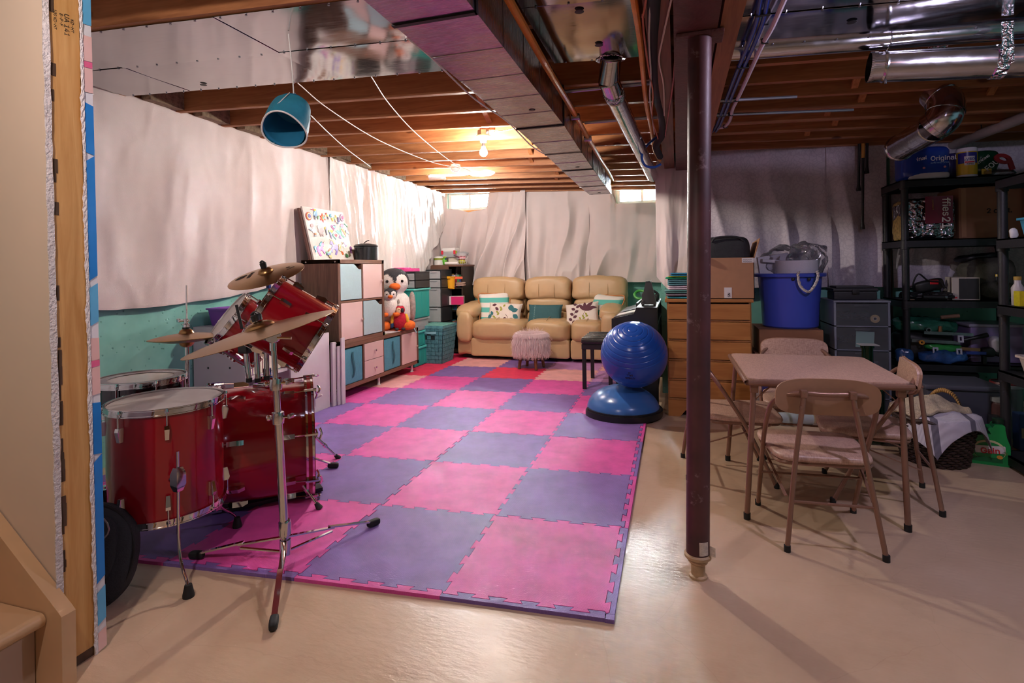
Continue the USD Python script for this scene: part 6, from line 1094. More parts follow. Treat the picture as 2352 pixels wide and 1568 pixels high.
def tripod(t, top, feet, r=.011, hub=.10, pole_r=(.013, .016)):
    top = np.asarray(top, float); bx0 = np.mean([f[:2] for f in feet], axis=0); hubp = np.array([bx0[0], bx0[1], hub])
    for f in feet:
        f = np.asarray(f, float); k = hubp + [0, 0, .10]; m = hubp + (f - hubp) * .52 + [0, 0, .035]; lg = t.p('leg', cat(strut(k - [0, 0, .06], m, .016, .006), strut(m - (m - k) * .1, f + [0, 0, .022] , .020, .006), strut(hubp - [0, 0, .02], hubp + (f - hubp) * .5 + [0, 0, .02], .012, .005)), CHROME, w=True); dv = (f - hubp) / np.linalg.norm(f - hubp); t.p('rubber_foot', orient(tr(sq(.015, .015, .032, .5, .6, 18, 12), (0, 0, 0)), f + [0, 0, .017], dv * [1, 1, .2]), RUBF, w=True, parent=lg)
    t.p('hub', cat(lathe([(0, -.03), (.022, -.03), (.022, .03), (0, .03)], 18, hubp), lathe([(0, .05), (.024, .05), (.024, .10), (.018, .11), (0, .11)], 18, hubp)), CHROME, w=True); return hubp
t = T('ride_cymbal_stand', 'tall chrome cymbal stand with three legs in front of the bass drum', 'cymbal stand', (-1.53, 1.81, 0))
hp = tripod(t, None, [atz(629, 1440, 0), atz(452, 1283, .0145), atz(858, 1208, .0145)], hub=.085); rt = atd(627, 770, 2.13); pl0 = hp + [0, 0, .03]; AX_ = rt - pl0
for s0, s1, r0 in ((0, .62, .0165), (.58, .78, .0135), (.74, .98, .0105)): t.p('tube', tube([pl0 + AX_ * s0, pl0 + AX_ * s1], r0, 16, sm=False), CHROME, w=True)
for s in (.60, .765): 
    q = pl0 + AX_ * s; t.p('clamp', cat(lathe([(0, -.022), (.023, -.022), (.025, 0), (.023, .022), (0, .022)], 18, q), tube([q + [-.03, -.01, 0], q + [.05, .012, .006]], .006, 8, sm=False), cbox(q + [.052, .012, .008], (.012, .03, .018), .004), ball(q + [-.034, -.012, 0], .012, n=10)), CHROME, w=True)
t.p('tilter', cat(lathe([(0, -.016), (.027, -.016), (.031, -.01), (.031, .01), (.027, .016), (0, .016)], 28, rt, -FWD + .35 * RGT), cyl(rt, rt - [0, 0, .06], .013), tube([rt + [.02, 0, -.01], rt + [.07, .02, -.012]], .006, 8, sm=False)), CHROME, w=True)
nR = UPV - .285 * RGT - .10 * FWD; cR = atd(597, 752, 2.10); nR = nR / np.linalg.norm(nR)
t.p('cymbal_rod', tube([rt, cR - nR * .03, cR + nR * .065], .005, 8, 4), CHROME, w=True); t.p('wing_nut', cat(lathe([(0, .028), (.019, .028), (.021, .05), (.016, .055), (0, .055)], 18, cR, nR), tube([cR + nR * .05 - RGT * .018, cR + nR * .062, cR + nR * .05 + RGT * .018], .006, 8, 4)), CLB, w=True)
t = T('ride_cymbal', 'large bronze ride cymbal tilted on the front stand', 'cymbal', cR - [0, 0, .05]); cymbal(t, cR, nR, .282)
cC = atd(610, 624, 3.0); nC = UPV * .93 - FWD * .33 - RGT * .16; nC /= np.linalg.norm(nC)
t = T('crash_cymbal_stand', 'chrome stand behind the toms holding the small upper cymbal', 'cymbal stand', (cC[0] + .02, cC[1] + .04, .0145)); pb2 = np.array([cC[0] + .02, cC[1] + .06, .0])
hp = tripod(t, None, [pb2 + [.3 * math.cos(a), .3 * math.sin(a), .0145] for a in (.9, 2.4, 3.9)], hub=.12); tp = cC - nC * .06
t.p('tube', tube([hp, [hp[0], hp[1], .75]], .0135, 14, sm=False), CHROME, w=True); t.p('tube', tube([[hp[0], hp[1], .72], tp], .010, 12, sm=False), CHROME, w=True); t.p('rod', tube([tp, cC + nC * .05], .005, 8, sm=False), CHROME, w=True)
t.p('felt_stack', lathe([(0, .024), (.017, .024), (.018, .05), (.012, .055), (0, .055)], 16, cC, nC), CLB, w=True); t.p('wing_nut', tube([cC + nC * .052 - RGT * .014, cC + nC * .064, cC + nC * .052 + RGT * .014], .005, 8, 4), CLB, w=True); t.p('blue_tag', cbox(atd(617, 655, 3.02), (.02, .02, .035), .003), BLT, w=True)
t = T('crash_cymbal', 'small bronze crash cymbal with dark lettering tilted above the toms', 'cymbal', cC - [0, 0, .05]); cymbal(t, cC, nC, .203)
ex = RGT - nC * (RGT @ nC); ex /= np.linalg.norm(ex); ey = np.cross(nC, ex); PRT = mat('cymbal_print', '3A2A22', .7)
def oncym(m, x, y): 
    v = m.vertices; rr = np.hypot(v[:, 0] + x, v[:, 1] + y); m.vertices[:, 2] += .022 * (1 - np.clip((rr - .043) / (.203 - .043), 0, 1) ** 1.6) - .022 + .0006; m.vertices[:, :2] += [x, y]; return place(m, cC, ex, ey, nC)
m = meshkit.text_mesh('SABIAN', .020, .0008, True); m.apply_translation([-m.bounds[:, 0].mean(), -.01, 0]); m = m.subdivide(); t.p('lettering', oncym(tr(m, (0, 0, 0), ('z', 100)), -.085, -.005), PRT, w=True)
for k in range(9): w_ = .034 * math.sqrt(max(.05, 1 - ((k - 4) / 5) ** 2)); t.p('logo_arc', oncym(tr(box(-w_, w_, -.0016, .0016, 0, .0008), (0, 0, 0), ('z', 90)), -.165 + .0065 * k, -.01), PRT, w=True)
m = meshkit.text_mesh('B8', .014, .0008, True); t.p('lettering', oncym(tr(m, (0, 0, 0), ('z', 60)), .11, .03), PRT, w=True); t.p('logo_bar', oncym(tr(box(-.03, .03, -.003, .003, 0, .0008), (0, 0, 0), ('z', 75)), .13, .03), PRT, w=True)
cH = atd(428, 765, 2.78); nH = UPV - .05 * RGT + .02 * FWD; nH /= np.linalg.norm(nH)
t = T('hi_hat_stand', 'chrome hi-hat stand with a tall thin rod beside the snare drum', 'cymbal stand', (cH[0], cH[1], .0145)); hp = tripod(t, None, [np.array([cH[0], cH[1], 0]) + [.25 * math.cos(a), .25 * math.sin(a), .0145] for a in (.4, 2.5, 4.6)], hub=.10)
t.p('tube', tube([hp, [cH[0], cH[1], .5]], .0135, 14, sm=False), CHROME, w=True); t.p('tube', tube([[cH[0], cH[1], .48], cH - nH * .05], .0105, 14, sm=False), CHROME, w=True); t.p('rod', tube([cH - nH * .06, atd(428, 655, 2.78)], .0038, 8, sm=False), CHROME, w=True)
t.p('clutch', cat(lathe([(0, .03), (.016, .03), (.016, .045), (.010, .05), (.010, .075), (0, .075)], 16, cH, nH), tube([cH + nH * .065 - RGT * .035, cH + nH * .065 + RGT * .016], .006, 8, sm=False), cbox(cH + nH * .065 - RGT * .038, (.02, .012, .02), .004)), CHROME, w=True); t.p('felt', lathe([(0, .022), (.018, .022), (.018, .031), (0, .031)], 16, cH, nH), CLB, w=True); t.p('seat_cup', lathe([(0, -.058), (.02, -.058), (.034, -.04), (.034, -.03), (0, -.03)], 18, cH, nH), CLB, w=True)
t = T('hi_hat', 'pair of bronze hi-hat cymbals beside the snare drum', 'cymbal', cH - [0, 0, .05]); cymbal(t, cH, nH, .172, 'top_cymbal'); t.p('bottom_cymbal', orient(cymbal_mesh(.172), cH - nH * .025, -nH), BRZ, w=True, smooth=40)
# drumsticks and black bags
STK = BLACK
one('drumstick', tube([atd(543, 700, 2.60), atd(556, 755, 2.62)], .007, 8), BLACK, 'black drumstick with a blue band standing between the toms', 'drumstick')
BAG = mat('black_bag_cloth', '26272C', .75, 0, .15, 40, .25, 160); bcx = np.array([-2.03, 1.44, .0]); t = T('cymbal_bag', 'round black padded bag leaning behind the cut-off wall', 'bag', bcx)
AXB = np.array([.45, -.80, .28]); AXB /= np.linalg.norm(AXB); ctr = atd(190, 1283, 1.97); M = lambda m: orient(m, ctr, AXB)
t.p('body', M(wob(tr(sq(.178, .19, .06, .5, .9, 64, 18), (0, 0, 0)), .008, 7, 3)), BAG, w=True, smooth=50)
t.p('zipper', M(tube([(.176 * math.cos(a), .188 * math.sin(a), .03) for a in np.linspace(0, 2 * np.pi, 40, endpoint=False)], .006, 6, 2, closed=True)), RUBBER, w=True); t.p('pocket', M(tr(sq(.13, .12, .02, .4, .6, 40, 10), (0, -.03, .055))), BAG, w=True)
t.p('strap', M(gridmesh(np.array([[[.12 + b, y, .066 - .5 * y * y] for b in (-.018, .018)] for y in np.linspace(-.15, .15, 12)]), .004)), RUBBER, w=True); p_ = atd(232, 1215, 1.90); t.p('d_ring', tube([p_ + RGT * x + UPV * y for x, y in ((-.03, .03), (.01, .036), (.028, 0), (.012, -.03), (-.025, -.034))], .003, 6, 2, closed=True), mat('nickel_ring', 'A9A7A5', .3, 1.0), w=True)
one('small_black_bag', wob(tr(sq(.09, .07, .10, .6, .8, 28, 16), (-2.33, 1.55, .115)), .012, 9, 5), BAG, 'small black bag on the mat between the floor tom and the wall', 'bag')
# ---------------------------------------------------------------- chest of drawers and what stands on it
MAPLE = wood('maple_front', '9E6230', 'B97F45', 0, 2.2, .4, knots=False, stretch=9); MAPLED = wood('maple_side', '8E5C30', 'A87440', 2, 2.2, .45, knots=False, stretch=9)
cx0, cx1, cy0, cy1 = -.085, .535, 4.47, 4.92
t = T('chest_of_drawers', 'tall honey-coloured wooden chest of drawers behind the steel post', 'chest of drawers', (.22, 4.7, 0))
t.p('side_panel', box(cx0, cx0 + .018, cy0, cy1, 0, .90), MAPLED, w=True); t.p('side_panel', box(cx1 - .018, cx1, cy0, cy1, 0, .90), MAPLED, w=True); t.p('back', box(cx0 + .018, cx1 - .018, cy1 - .008, cy1, .02, .90), MAPLED, w=True)
t.p('top', box(cx0 - .015, cx1 + .015, cy0 - .02, cy1, .90, .925, .005), MAPLE, w=True)
zs = [.13, .285, .44, .595, .75, .893]
for a, b in zip(zs, zs[1:]):
    d = t.p('drawer', box(cx0 + .008, cx1 - .008, cy0 - .014, cy0 + .006, a + .016, b - .004, .004), MAPLE, w=True); t.p('finger_rail', box(cx0 + .008, cx1 - .008, cy0 - .008, cy0 + .006, a - .002, a + .012, .003), MAPLED, parent=d, w=True); t.p('drawer_box', box(cx0 + .03, cx1 - .03, cy0 + .006, cy1 - .03, a + .02, b - .03), MAPLED, parent=d, w=True)
arch = Polygon([(cx0, 0), (cx0, .128), (cx1, .128), (cx1, 0), (cx1 - .09, 0), (cx1 - .13, .05), (cx0 + .13, .05), (cx0 + .09, 0)]); t.p('plinth', place(prism(arch, .02), (0, cy0 + .008, 0), (1, 0, 0), (0, 0, 1)), MAPLE, w=True)
zt = .9255
def folded(name, label, x0, x1, y0, y1, z0, h, m, layers=2, seed=0):
    """A folded cloth: rounded layers with a fold along the near edge."""
    t = T(name, label, 'towel', ((x0 + x1) / 2, (y0 + y1) / 2, z0), group=None); hh = h / layers
    for k in range(layers):
        q = tr(sq((x1 - x0) / 2, (y1 - y0) / 2, hh * .52, .45, .18, 44, 10), ((x0 + x1) / 2, (y0 + y1) / 2, z0 + hh * (k + .5))); t.p('fold', wob(q, .006, 11, seed + k, (1, 1, .55)), m, w=True, smooth=60)
z = zt
for k, (h, c, dx, L, lab) in enumerate(((.018, '2F8F9F', .0, 1, 'blue-teal folded towel at the bottom of the towel stack'), (.024, '6F6470', -.01, 1, 'grey-mauve folded towel second from the bottom of the towel stack'), (.026, '5F9390', -.02, 2, 'grey-green folded towel third from the bottom of the towel stack'), (.034, 'C8B6C2', .01, 2, 'pale lilac checked folded towel in the towel stack'), (.050, '5A8C94', .005, 3, 'thick sea-green folded towel in the middle of the towel stack'),
        (.014, '159A6A', -.01, 1, 'bright green folded cloth under the yellow one in the towel stack'), (.007, 'B8B42A', .01, 1, 'thin yellow folded cloth in the towel stack'), (.026, '1E7398', .03, 2, 'deep blue folded towel at the top of the towel stack'))):
    folded('folded_towel', lab, -.085 + dx, .17 + dx * .3, 4.50, 4.84, z + .0004, h, mat('towel_' + c, c, .9, 0, .12, 60, .5, 220), L, k * 7); z += h + .0008
CARD = mat('brown_cardboard', 'A87A5A', .75, 0, .05, 18, .05, 90); CARDD = mat('dark_cardboard', '8E6248', .8, 0, .06, 18)
def carton(name, label, x0, x1, y0, y1, z0, z1, m=CARD, flaps=False, open_=False, cat_='box'):
    t = T(name, label, cat_, ((x0 + x1) / 2, (y0 + y1) / 2, z0)); th = .005
    if open_:
        for a in ((x0, x1, y0, y0 + th), (x0, x1, y1 - th, y1), (x0, x0 + th, y0, y1), (x1 - th, x1, y0, y1)): t.p('side', box(*a, z0, z1), m, w=True)
        t.p('bottom', box(x0, x1, y0, y1, z0, z0 + th), m, w=True)
    else:
        t.p('body', box(x0, x1, y0, y1, z0, z1, .004), m, w=True); t.p('top_flap', box(x0 + .002, x1 - .002, y0 + .002, (y0 + y1) / 2 - .002, z1, z1 + .003), m, w=True); t.p('top_flap', box(x0 + .002, x1 - .002, (y0 + y1) / 2 + .002, y1 - .002, z1, z1 + .003), m, w=True)
    return t
t = carton('cardboard_box', 'open brown cardboard box holding a black bag on the chest of drawers', .19, .562, 4.49, 4.86, zt + .0005, 1.245, open_=True)
for v_ in ([(.562, 4.49, 1.24), (.562, 4.86, 1.24), (.60, 4.88, 1.37), (.60, 4.47, 1.39)], [(.19, 4.86, 1.24), (.562, 4.86, 1.24), (.57, 4.90, 1.37), (.18, 4.90, 1.37)]): t.p('flap', gridmesh(np.array([[v_[0], v_[1]], [v_[3], v_[2]]]), .005), CARD, w=True, smooth=False)
LBL = mat('white_label', 'DAD4D4', .6); t.p('name_label', box(.475, .560, 4.4885, 4.4897, 1.205, 1.24), LBL, w=True); t.p('scribble', cat([tube([(.482 + .008 * k, 4.4878, zz + .005 * (k % 2)) for k in range(9)], .0011, 4, 2) for zz in (1.224, 1.21)]), INK, w=True)
t.p('shipping_label', box(.345, .40, 4.4885, 4.4897, .932, 1.015), LBL, w=True); t.p('label_letters', text('SN', .018, (.388, 4.4878, .94), (0, 0, 1), (-1, 0, 0), .0006, True), INK, w=True)
t = T('black_bag', 'rounded black cloth bag sticking up out of the open cardboard box', 'bag', (.37, 4.67, .94)); t.p('body', wob(tr(sq(.172, .17, .235, .3, .35, 44, 26), (.377, 4.675, 1.175)), .012, 8, 9), BAG, w=True, smooth=50); t.p('handle', tube([(.26, 4.51, 1.37), (.30, 4.505, 1.405), (.44, 4.505, 1.405), (.50, 4.51, 1.37)], .008, 8), BAG, w=True)
one('red_ball', ball((.20, 4.475, 1.245), .024, n=20), mat('red_gloss', 'C21830', .2), 'small red ball at the left corner of the open cardboard box', 'ball')

# ---------------------------------------------------------------- blue tub on cardboard boxes
carton('cardboard_box', 'wide closed cardboard box on the floor under the blue tub', .57, 1.10, 4.60, 5.06, 0, .495, CARDD)
carton('cardboard_box', 'narrower closed cardboard box directly under the blue tub', .60, 1.045, 4.57, 5.03, .4985, .682, CARDD)
TUBM = mat('blue_tub_plastic', '4558CC', .35, 0, .03, 5); tc = np.array([.862, 4.82, .686]); t = T('blue_tub', 'big blue plastic tub with a white rope handle on the cardboard boxes', 'tub', tc)
t.p('body', lathe([(0, 0), (.19, 0), (.203, .012), (.212, .2), (.216, .21), (.232, .40), (.258, .402), (.262, .408), (.262, .425), (.255, .43), (.228, .43), (.2, .02), (0, .015)], 72), TUBM)
for dx in (-.045, .065): t.p('rope_hole', tr(sq(.012, .006, .012, .6, .8, 12, 8), (.03 + dx, -.234, .385)), BLACK)
ROPE = mat('white_rope', 'CFC6C4', .85, 0, .2, 120, .8, 200); rp = [(.075 - .055, -.256, .44), (.075 - .062, -.262, .41), (.075 - .05, -.268, .34), (.075 - .015, -.272, .298), (.075 + .02, -.272, .298), (.075 + .06, -.268, .36), (.075 + .075, -.262, .415), (.075 + .068, -.254, .445)]
t.p('rope_handle', tube(rp, .0095, 10, 6), ROPE); sp_ = smoothline(rp, 12); t.p('rope_strand', tube([p + np.array([.0085 * math.cos(k * .9), -.004 + .0085 * math.sin(k * .9), .004]) for k, p in enumerate(sp_)], .004, 5, 2), ROPE)
FOAMW = mat('styrofoam', 'DCD8E2', .8, 0, .04, 90)
t = T('styrofoam_block', 'white styrofoam ring standing in the blue tub', 'styrofoam', tc + [.02, -.05, .3]); t.p('block', lathe([(.08, -.05), (.155, -.05), (.155, .13), (.08, .13), (.08, -.05)], 48, tc + [.045, -.03, .40]), FOAMW, w=True)
t = T('styrofoam_slab', 'thin white styrofoam slab leaning at the left of the blue tub', 'styrofoam', tc + [-.17, -.02, .3]); t.p('slab', tr(box(-.13, .13, -.012, .012, -.1, .16, .003), tc + [-.10, .02, .42], ('y', -8), ('z', 20)), FOAMW, w=True); t.p('slab_lip', tr(box(-.15, .13, -.02, .02, .09, .115, .004), tc + [-.08, -.01, .42], ('y', 5), ('z', 20)), FOAMW, w=True)
t = T('clear_plastic_bag', 'crumpled clear plastic bag bulging out of the blue tub', 'plastic bag', tc + [.05, .08, .38])
for k, (o, s) in enumerate((((.03, .05, .52), (.22, .14, .12)), ((.14, .02, .52), (.14, .13, .15)))): t.p('bag', wob(tr(sq(*s, .8, .9, 56, 30), tc + np.array(o)), .06, 9, 12 + k), pane('bag_plastic', (.96, .96, .98), rough=.08, ior=1.6, body=('C9C6D2', .10)), w=True, smooth=25)
# drawer tower, toolbox, bottle
CLR = pane('clear_drawer_plastic', (.93, .94, .97), rough=.2, body=('9FA2B0', .10)); GRF = mat('grey_drawer_frame', '7F8494', .4)
drawer_unit('drawer_unit', 'grey-framed tower of clear plastic drawers between the blue tub and the black shelves', 1.125, 1.49, 4.60, 5.02, 0, [.178] * 5, GRF, CLR)
zt2 = 5 * .178 + .019
t = T('tape_roll', 'roll of cream masking tape in the top drawer of the grey-framed tower', 'tape', (1.40, 4.66, .735)); t.p('roll', orient(lathe([(.012, 0), (.03, 0), (.03, .025), (.012, .025), (.012, 0)], 28), (1.40, 4.64, .77), (-.1, -1, .1)), mat('masking_tape', 'C9A86A', .6), w=True); t.p('core', orient(lathe([(.0105, -.001), (.0135, -.001), (.0135, .026), (.0105, .026), (.0105, -.001)], 24), (1.40, 4.64, .77), (-.1, -1, .1)), mat('tape_core', 'E0D6C8', .7), w=True)
one('pale_green_card', tr(box(-.06, .06, -.002, .002, 0, .12, .001), (1.33, 4.63, .555), ('y', 3)), mat('mint_card', '9FC7B4', .6), 'pale green card standing in the second drawer of the grey-framed tower', 'card')
r_ = np.random.default_rng(31)
for k, (zz, lab) in enumerate(((.735, 'tangle of dark tools in the top drawer of the grey-framed tower'), (.555, 'tangle of small tools in the second drawer of the grey-framed tower'), (.377, 'dim clutter in the third drawer of the grey-framed tower'))):
    one('drawer_clutter', cat([tube([(1.18 + r_.uniform(0, .2), 4.68 + r_.uniform(0, .2), zz + .012 + r_.uniform(0, .05)), (1.2 + r_.uniform(0, .24), 4.68 + r_.uniform(0, .2), zz + .014 + r_.uniform(0, .07))], r_.uniform(.004, .011), 7, sm=False) for _ in range(16)]), mat('clutter_dark', '3A3B42', .5, 0, .5, 30), lab, 'tools', kind='stuff')
t = T('toolbox', 'black plastic toolbox on the grey-framed drawer tower', 'toolbox', (1.29, 4.78, zt2)); TBX = mat('toolbox_plastic', '232227', .5, 0, .1, 60)
t.p('base', box(1.145, 1.435, 4.68, 4.88, zt2, zt2 + .062, .008), TBX, w=True); t.p('lid', cat(box(1.138, 1.442, 4.672, 4.888, zt2 + .062, zt2 + .088, .008), box(1.16, 1.42, 4.69, 4.87, zt2 + .085, zt2 + .105, .01)), TBX, w=True); t.p('latch', box(1.265, 1.315, 4.662, 4.675, zt2 + .045, zt2 + .08, .004), BLACK, w=True)
GGL = mat('green_glass', (.02, .12, .05), .05, transmission_weight=.9); b0 = (1.205, 4.14, 0)
t = T('green_bottle', 'tall green glass bottle standing on the floor behind the card table', 'bottle', b0); t.p('glass', lathe([(0, 0), (.085, 0), (.095, .01), (.095, .34), (.085, .41), (.04, .50), (.033, .54), (.033, .62), (.04, .622), (.04, .64), (.03, .64), (.028, .54), (.035, .50), (.08, .41), (.089, .34), (.088, .012), (0, .01)], 40, b0), GGL, w=True)
t.p('flat_cover', box(b0[0] - .05, b0[0] + .06, b0[1] - .05, b0[1] + .05, .641, .644), SMOKE, w=True)

# ---------------------------------------------------------------- card table and folding chairs
def burlap(name, h1, h2):
    n = {'t': ('texture_coordinate', {}), 'm': ('mapping', {'scale': (260, 40, 60)}), 'a': ('noise_texture', {'scale': 1.0, 'detail': 2.0}), 'm2': ('mapping', {'scale': (40, 260, 220)}), 'b': ('noise_texture', {'scale': 1.0, 'detail': 2.0}), 's': ('math', {'math_type': 'add'}), 'r': ('rgb_ramp', {'ramp': [(.35, lin(h1)), (.65, lin(h2))]}), 'h': ('math', {'math_type': 'multiply', 'value2': .5}), 'p': ('principled_bsdf', {'roughness': .42})}
    return usdkit.material(stage, '/World/Looks/' + name, n, [('t.object', 'm.vector'), ('m.vector', 'a.vector'), ('t.object', 'm2.vector'), ('m2.vector', 'b.vector'), ('a.fac', 's.value1'), ('b.fac', 's.value2'), ('s.value', 'h.value1'), ('h.value', 'r.fac'), ('r.color', 'p.base_color')], 'p.BSDF')
VIN = burlap('tan_woven_vinyl', 'A88474', 'CCAA98'); BRN = mat('bronze_brown_paint', '8E6A59', .28, .3, .04, 30); VINB = mat('tan_hardboard', 'A07A62', .5, 0, .05, 30)
TZ = .655; t = T('card_table', 'square tan-topped folding card table right of the steel post', 'table', (.645, 3.10, 0)); co = [(.295, 2.705), (.985, 2.755), (1.0, 3.495), (.288, 3.50)]
P0_ = Polygon(co).buffer(-.05).buffer(.05, quad_segs=8); t.p('top', prism(P0_.buffer(-.012), .014, TZ - .010), VIN, w=True)
t.p('rim', prism(P0_.difference(P0_.buffer(-.03)), .018, TZ - .028), BRN, w=True); t.p('rim_bead', tube([(x, y, TZ - .014) for x, y in list(P0_.buffer(-.006).exterior.coords)[:-1]], .0125, 10, 2, closed=True), BRN, w=True); t.p('underside', prism(P0_.buffer(-.02), .006, TZ - .022), VINB, w=True)
for (x, y), (fx, fy) in zip([(.335, 2.75), (.94, 2.79), (.95, 3.45), (.325, 3.455)], [(.294, 2.73), (.957, 2.787), (.985, 3.50), (.276, 3.52)]):
    lg = t.p('leg', tube([(x, y, TZ - .02), (fx, fy, .02)], .0125, 14, sm=False), BRN, w=True); t.p('rubber_foot', lathe([(0, 0), (.015, 0), (.0155, .03), (0, .03)], 16, (fx, fy, 0)), RUBBER, parent=lg, w=True); t.p('leg_brace', cat(strut((x, y, TZ - .10), (x + (.645 - x) * .25, y + (3.1 - y) * .02, TZ - .03), .012, .004), cbox((x, y, TZ - .045), (.035, .03, .04), .004)), BRN, parent=lg, w=True)
def chair(label, loc, rz):
    t = T('folding_chair', label, 'chair', loc, rz, 'folding chairs around the card table')
    q = tr(sq(.205, .20, .024, .55, .30, 48, 14), (0, .07, .352)); q.vertices[:, 0] *= 1 + .06 * (q.vertices[:, 1] - .07) / .2; t.p('seat', q, VIN, smooth=50); t.p('seat_pan', tr(sq(.198, .193, .012, .4, .3, 40, 10), (0, .07, .330)), BRN)
    pr = Polygon([(.2 * np.sign(math.cos(a)) * abs(math.cos(a)) ** .55, .622 + .08 * np.sign(math.sin(a)) * abs(math.sin(a)) ** .6) for a in np.linspace(0, 2 * np.pi, 48, endpoint=False)])
    def bent(m, off): v = m.vertices; y, z = v[:, 2].copy(), v[:, 1].copy(); v[:, 1] = -.128 + off - y - .55 * v[:, 0] ** 2 * 1.1 - .16 * (z - .62); v[:, 2] = z; m.invert(); return m
    sub = lambda m: m.subdivide().subdivide()
    t.p('backrest', bent(sub(prism(pr.buffer(-.004), .012, -.020)), 0), VIN, smooth=40); t.p('backrest_shell', bent(sub(prism(pr, .010, -.010)), 0), VINB, smooth=40)
    t.p('front_frame', tube([(-.21, .215, .012), (-.213, .08, .30), (-.214, .0, .44), (-.205, -.085, .57), (-.165, -.13, .625), (-.09, -.152, .64), (0, -.155, .638), (.09, -.152, .64), (.165, -.13, .625), (.205, -.085, .57), (.214, .0, .44), (.213, .08, .30), (.21, .215, .012)], .0105, 12, 5), BRN)
    for s in (-1, 1):
        t.p('leg', tube([(s * .092, -.168, .648), (s * .097, -.166, .60), (s * .135, -.185, .35), (s * .18, -.228, .012)], .0105, 12, 5), BRN); t.p('bracket', cat(cbox((s * .092, -.160, .640), (.028, .034, .034), .006), cyl((s * .105, -.166, .585), (s * .105, -.178, .585), .006, n=10)), BRN)
        for x, y in ((s * .18, -.228), (s * .21, .217)): t.p('rubber_foot', lathe([(0, 0), (.0135, 0), (.0135, .026), (0, .028)], 14, (x, y, 0)), RUBBER)
        t.p('hinge_link', strut((s * .20, .20, .33), (s * .165, -.15, .20), .012, .005), BRN)
    t.p('cross_bar', tube([(-.155, -.205, .20), (.155, -.205, .20)], .006, 8, sm=False), BRN); t.p('cross_bar', tube([(-.211, .12, .20), (.211, .12, .20)], .006, 8, sm=False), BRN); return t
c0 = chair('tan folding chair nearest the camera, its back turned to us', (.585, 2.70, 0), 3)
for lab, p, rz in (('tan folding chair on the right side of the card table, facing left', (.965, 3.20, 0), 82), ('tan folding chair half hidden behind the steel post', (.255, 3.34, 0), -86), ('tan folding chair at the far side of the card table, facing us', (.715, 3.80, 0), 176)): dup(c0.path, 'folding_chair', lab, p, rz)
t = T('rolled_mat', 'pale teal mat rolled up on the floor under the far chair', 'mat', (.80, 4.46, 0)); t.p('roll', tube([(.70, 4.40, .045), (.93, 4.46, .045)], .045, 24, sm=False), mat('pale_mat', 'B9C3C4', .7), w=True); t.p('roll_end', lathe([(0, 0), (.044, 0), (.044, .004), (.034, .006), (.034, .002), (.02, .006), (.02, .002), (0, .006)], 24, (.70, 4.40, .045), (-.97, -.25, 0)), mat('teal_mat_end', '6FB0AC', .6), w=True)
t = T('cream_carton', 'cream carton with a printed label on the floor behind the card table', 'box', (.90, 4.52, 0)); t.p('carton', box(.80, .97, 4.5, 4.58, 0, .145, .003), mat('cream_carton', 'CDB98A', .6), w=True); t.p('label', box(.835, .935, 4.498, 4.5, .055, .13), LBL, w=True); t.p('label_print', cat([box(.845, .845 + L, 4.4972, 4.498, z, z + .005) for z, L in ((.115, .05), (.10, .08), (.088, .075), (.076, .08), (.064, .06))]), INK, w=True)
one('white_carton', box(1.02, 1.085, 4.50, 4.57, 0, .17, .003), mat('white_carton', 'D3CCD3', .6), 'plain white carton standing right of the cream carton on the floor', 'box')
t = T('purple_white_carton', 'white and purple carton beside the chest of drawers', 'box', (.60, 4.52, 0)); t.p('carton', box(.56, .61, 4.47, 4.57, 0, .31, .003), mat('white_carton', ''), w=True); t.p('purple_panel', box(.595, .655, 4.465, 4.56, 0, .30, .003), mat('purple_panel', '3B3A8C', .5), w=True)

# ---------------------------------------------------------------- laundry basket, detergent
WICK = mat('dark_wicker', '3A2A26', .45, 0, .35, 26); kc = np.array([1.455, 3.83, 0]); t = T('wicker_basket', 'round dark brown wicker basket with a rope-wrapped handle in front of the black shelves', 'basket', kc)
t.p('liner', lathe([(0, .01), (.15, .01), (.192, .255), (.187, .26), (.14, .02), (0, .02)], 40, kc), mat('wicker_dark_core', '17110F', .9), w=True); r_ = np.random.default_rng(17)
for k in range(17):
    z = .010 + .0152 * k; R = .157 + .041 * k / 16; ph = (k % 2) * math.pi / 22; t.p('weave_row', tube([kc + [(R + .0065 * math.cos(22 * a / 1 + (k % 2) * math.pi)) * math.cos(a), (R + .0065 * math.cos(22 * a + (k % 2) * math.pi)) * math.sin(a), z + .002 * math.sin(9 * a + k)] for a in np.linspace(0, 2 * np.pi, 88, endpoint=False)], .0078, 6, 1, closed=True), WICK, w=True)
t.p('rim', tube([kc + [.202 * math.cos(a), .202 * math.sin(a), .268 + .004 * math.sin(14 * a)] for a in np.linspace(0, 2 * np.pi, 60, endpoint=False)], .012, 8, 2, closed=True), WICK, w=True)
hd = np.array([.62, .78, 0]); hs = np.array([.78, -.62, 0]); hp_ = [kc + hd * .17 + hs * .085 * math.cos(a) + np.array([0, 0, .27 + .125 * math.sin(a)]) for a in np.linspace(0, np.pi, 26)]
t.p('handle', tube(hp_, .010, 8, 2), mat('handle_core', '4A3A2A', .7), w=True); t.p('handle_wrap', tube([p + .010 * (math.cos(k * 1.3) * np.array([hd[0], hd[1], 0]) + math.sin(k * 1.3) * np.array([0, 0, 1.0])) for k, p in enumerate(smoothline(hp_, 5))], .0052, 5, 2), mat('straw_wrap', 'B98E4E', .6, 0, .3, 60), w=True)
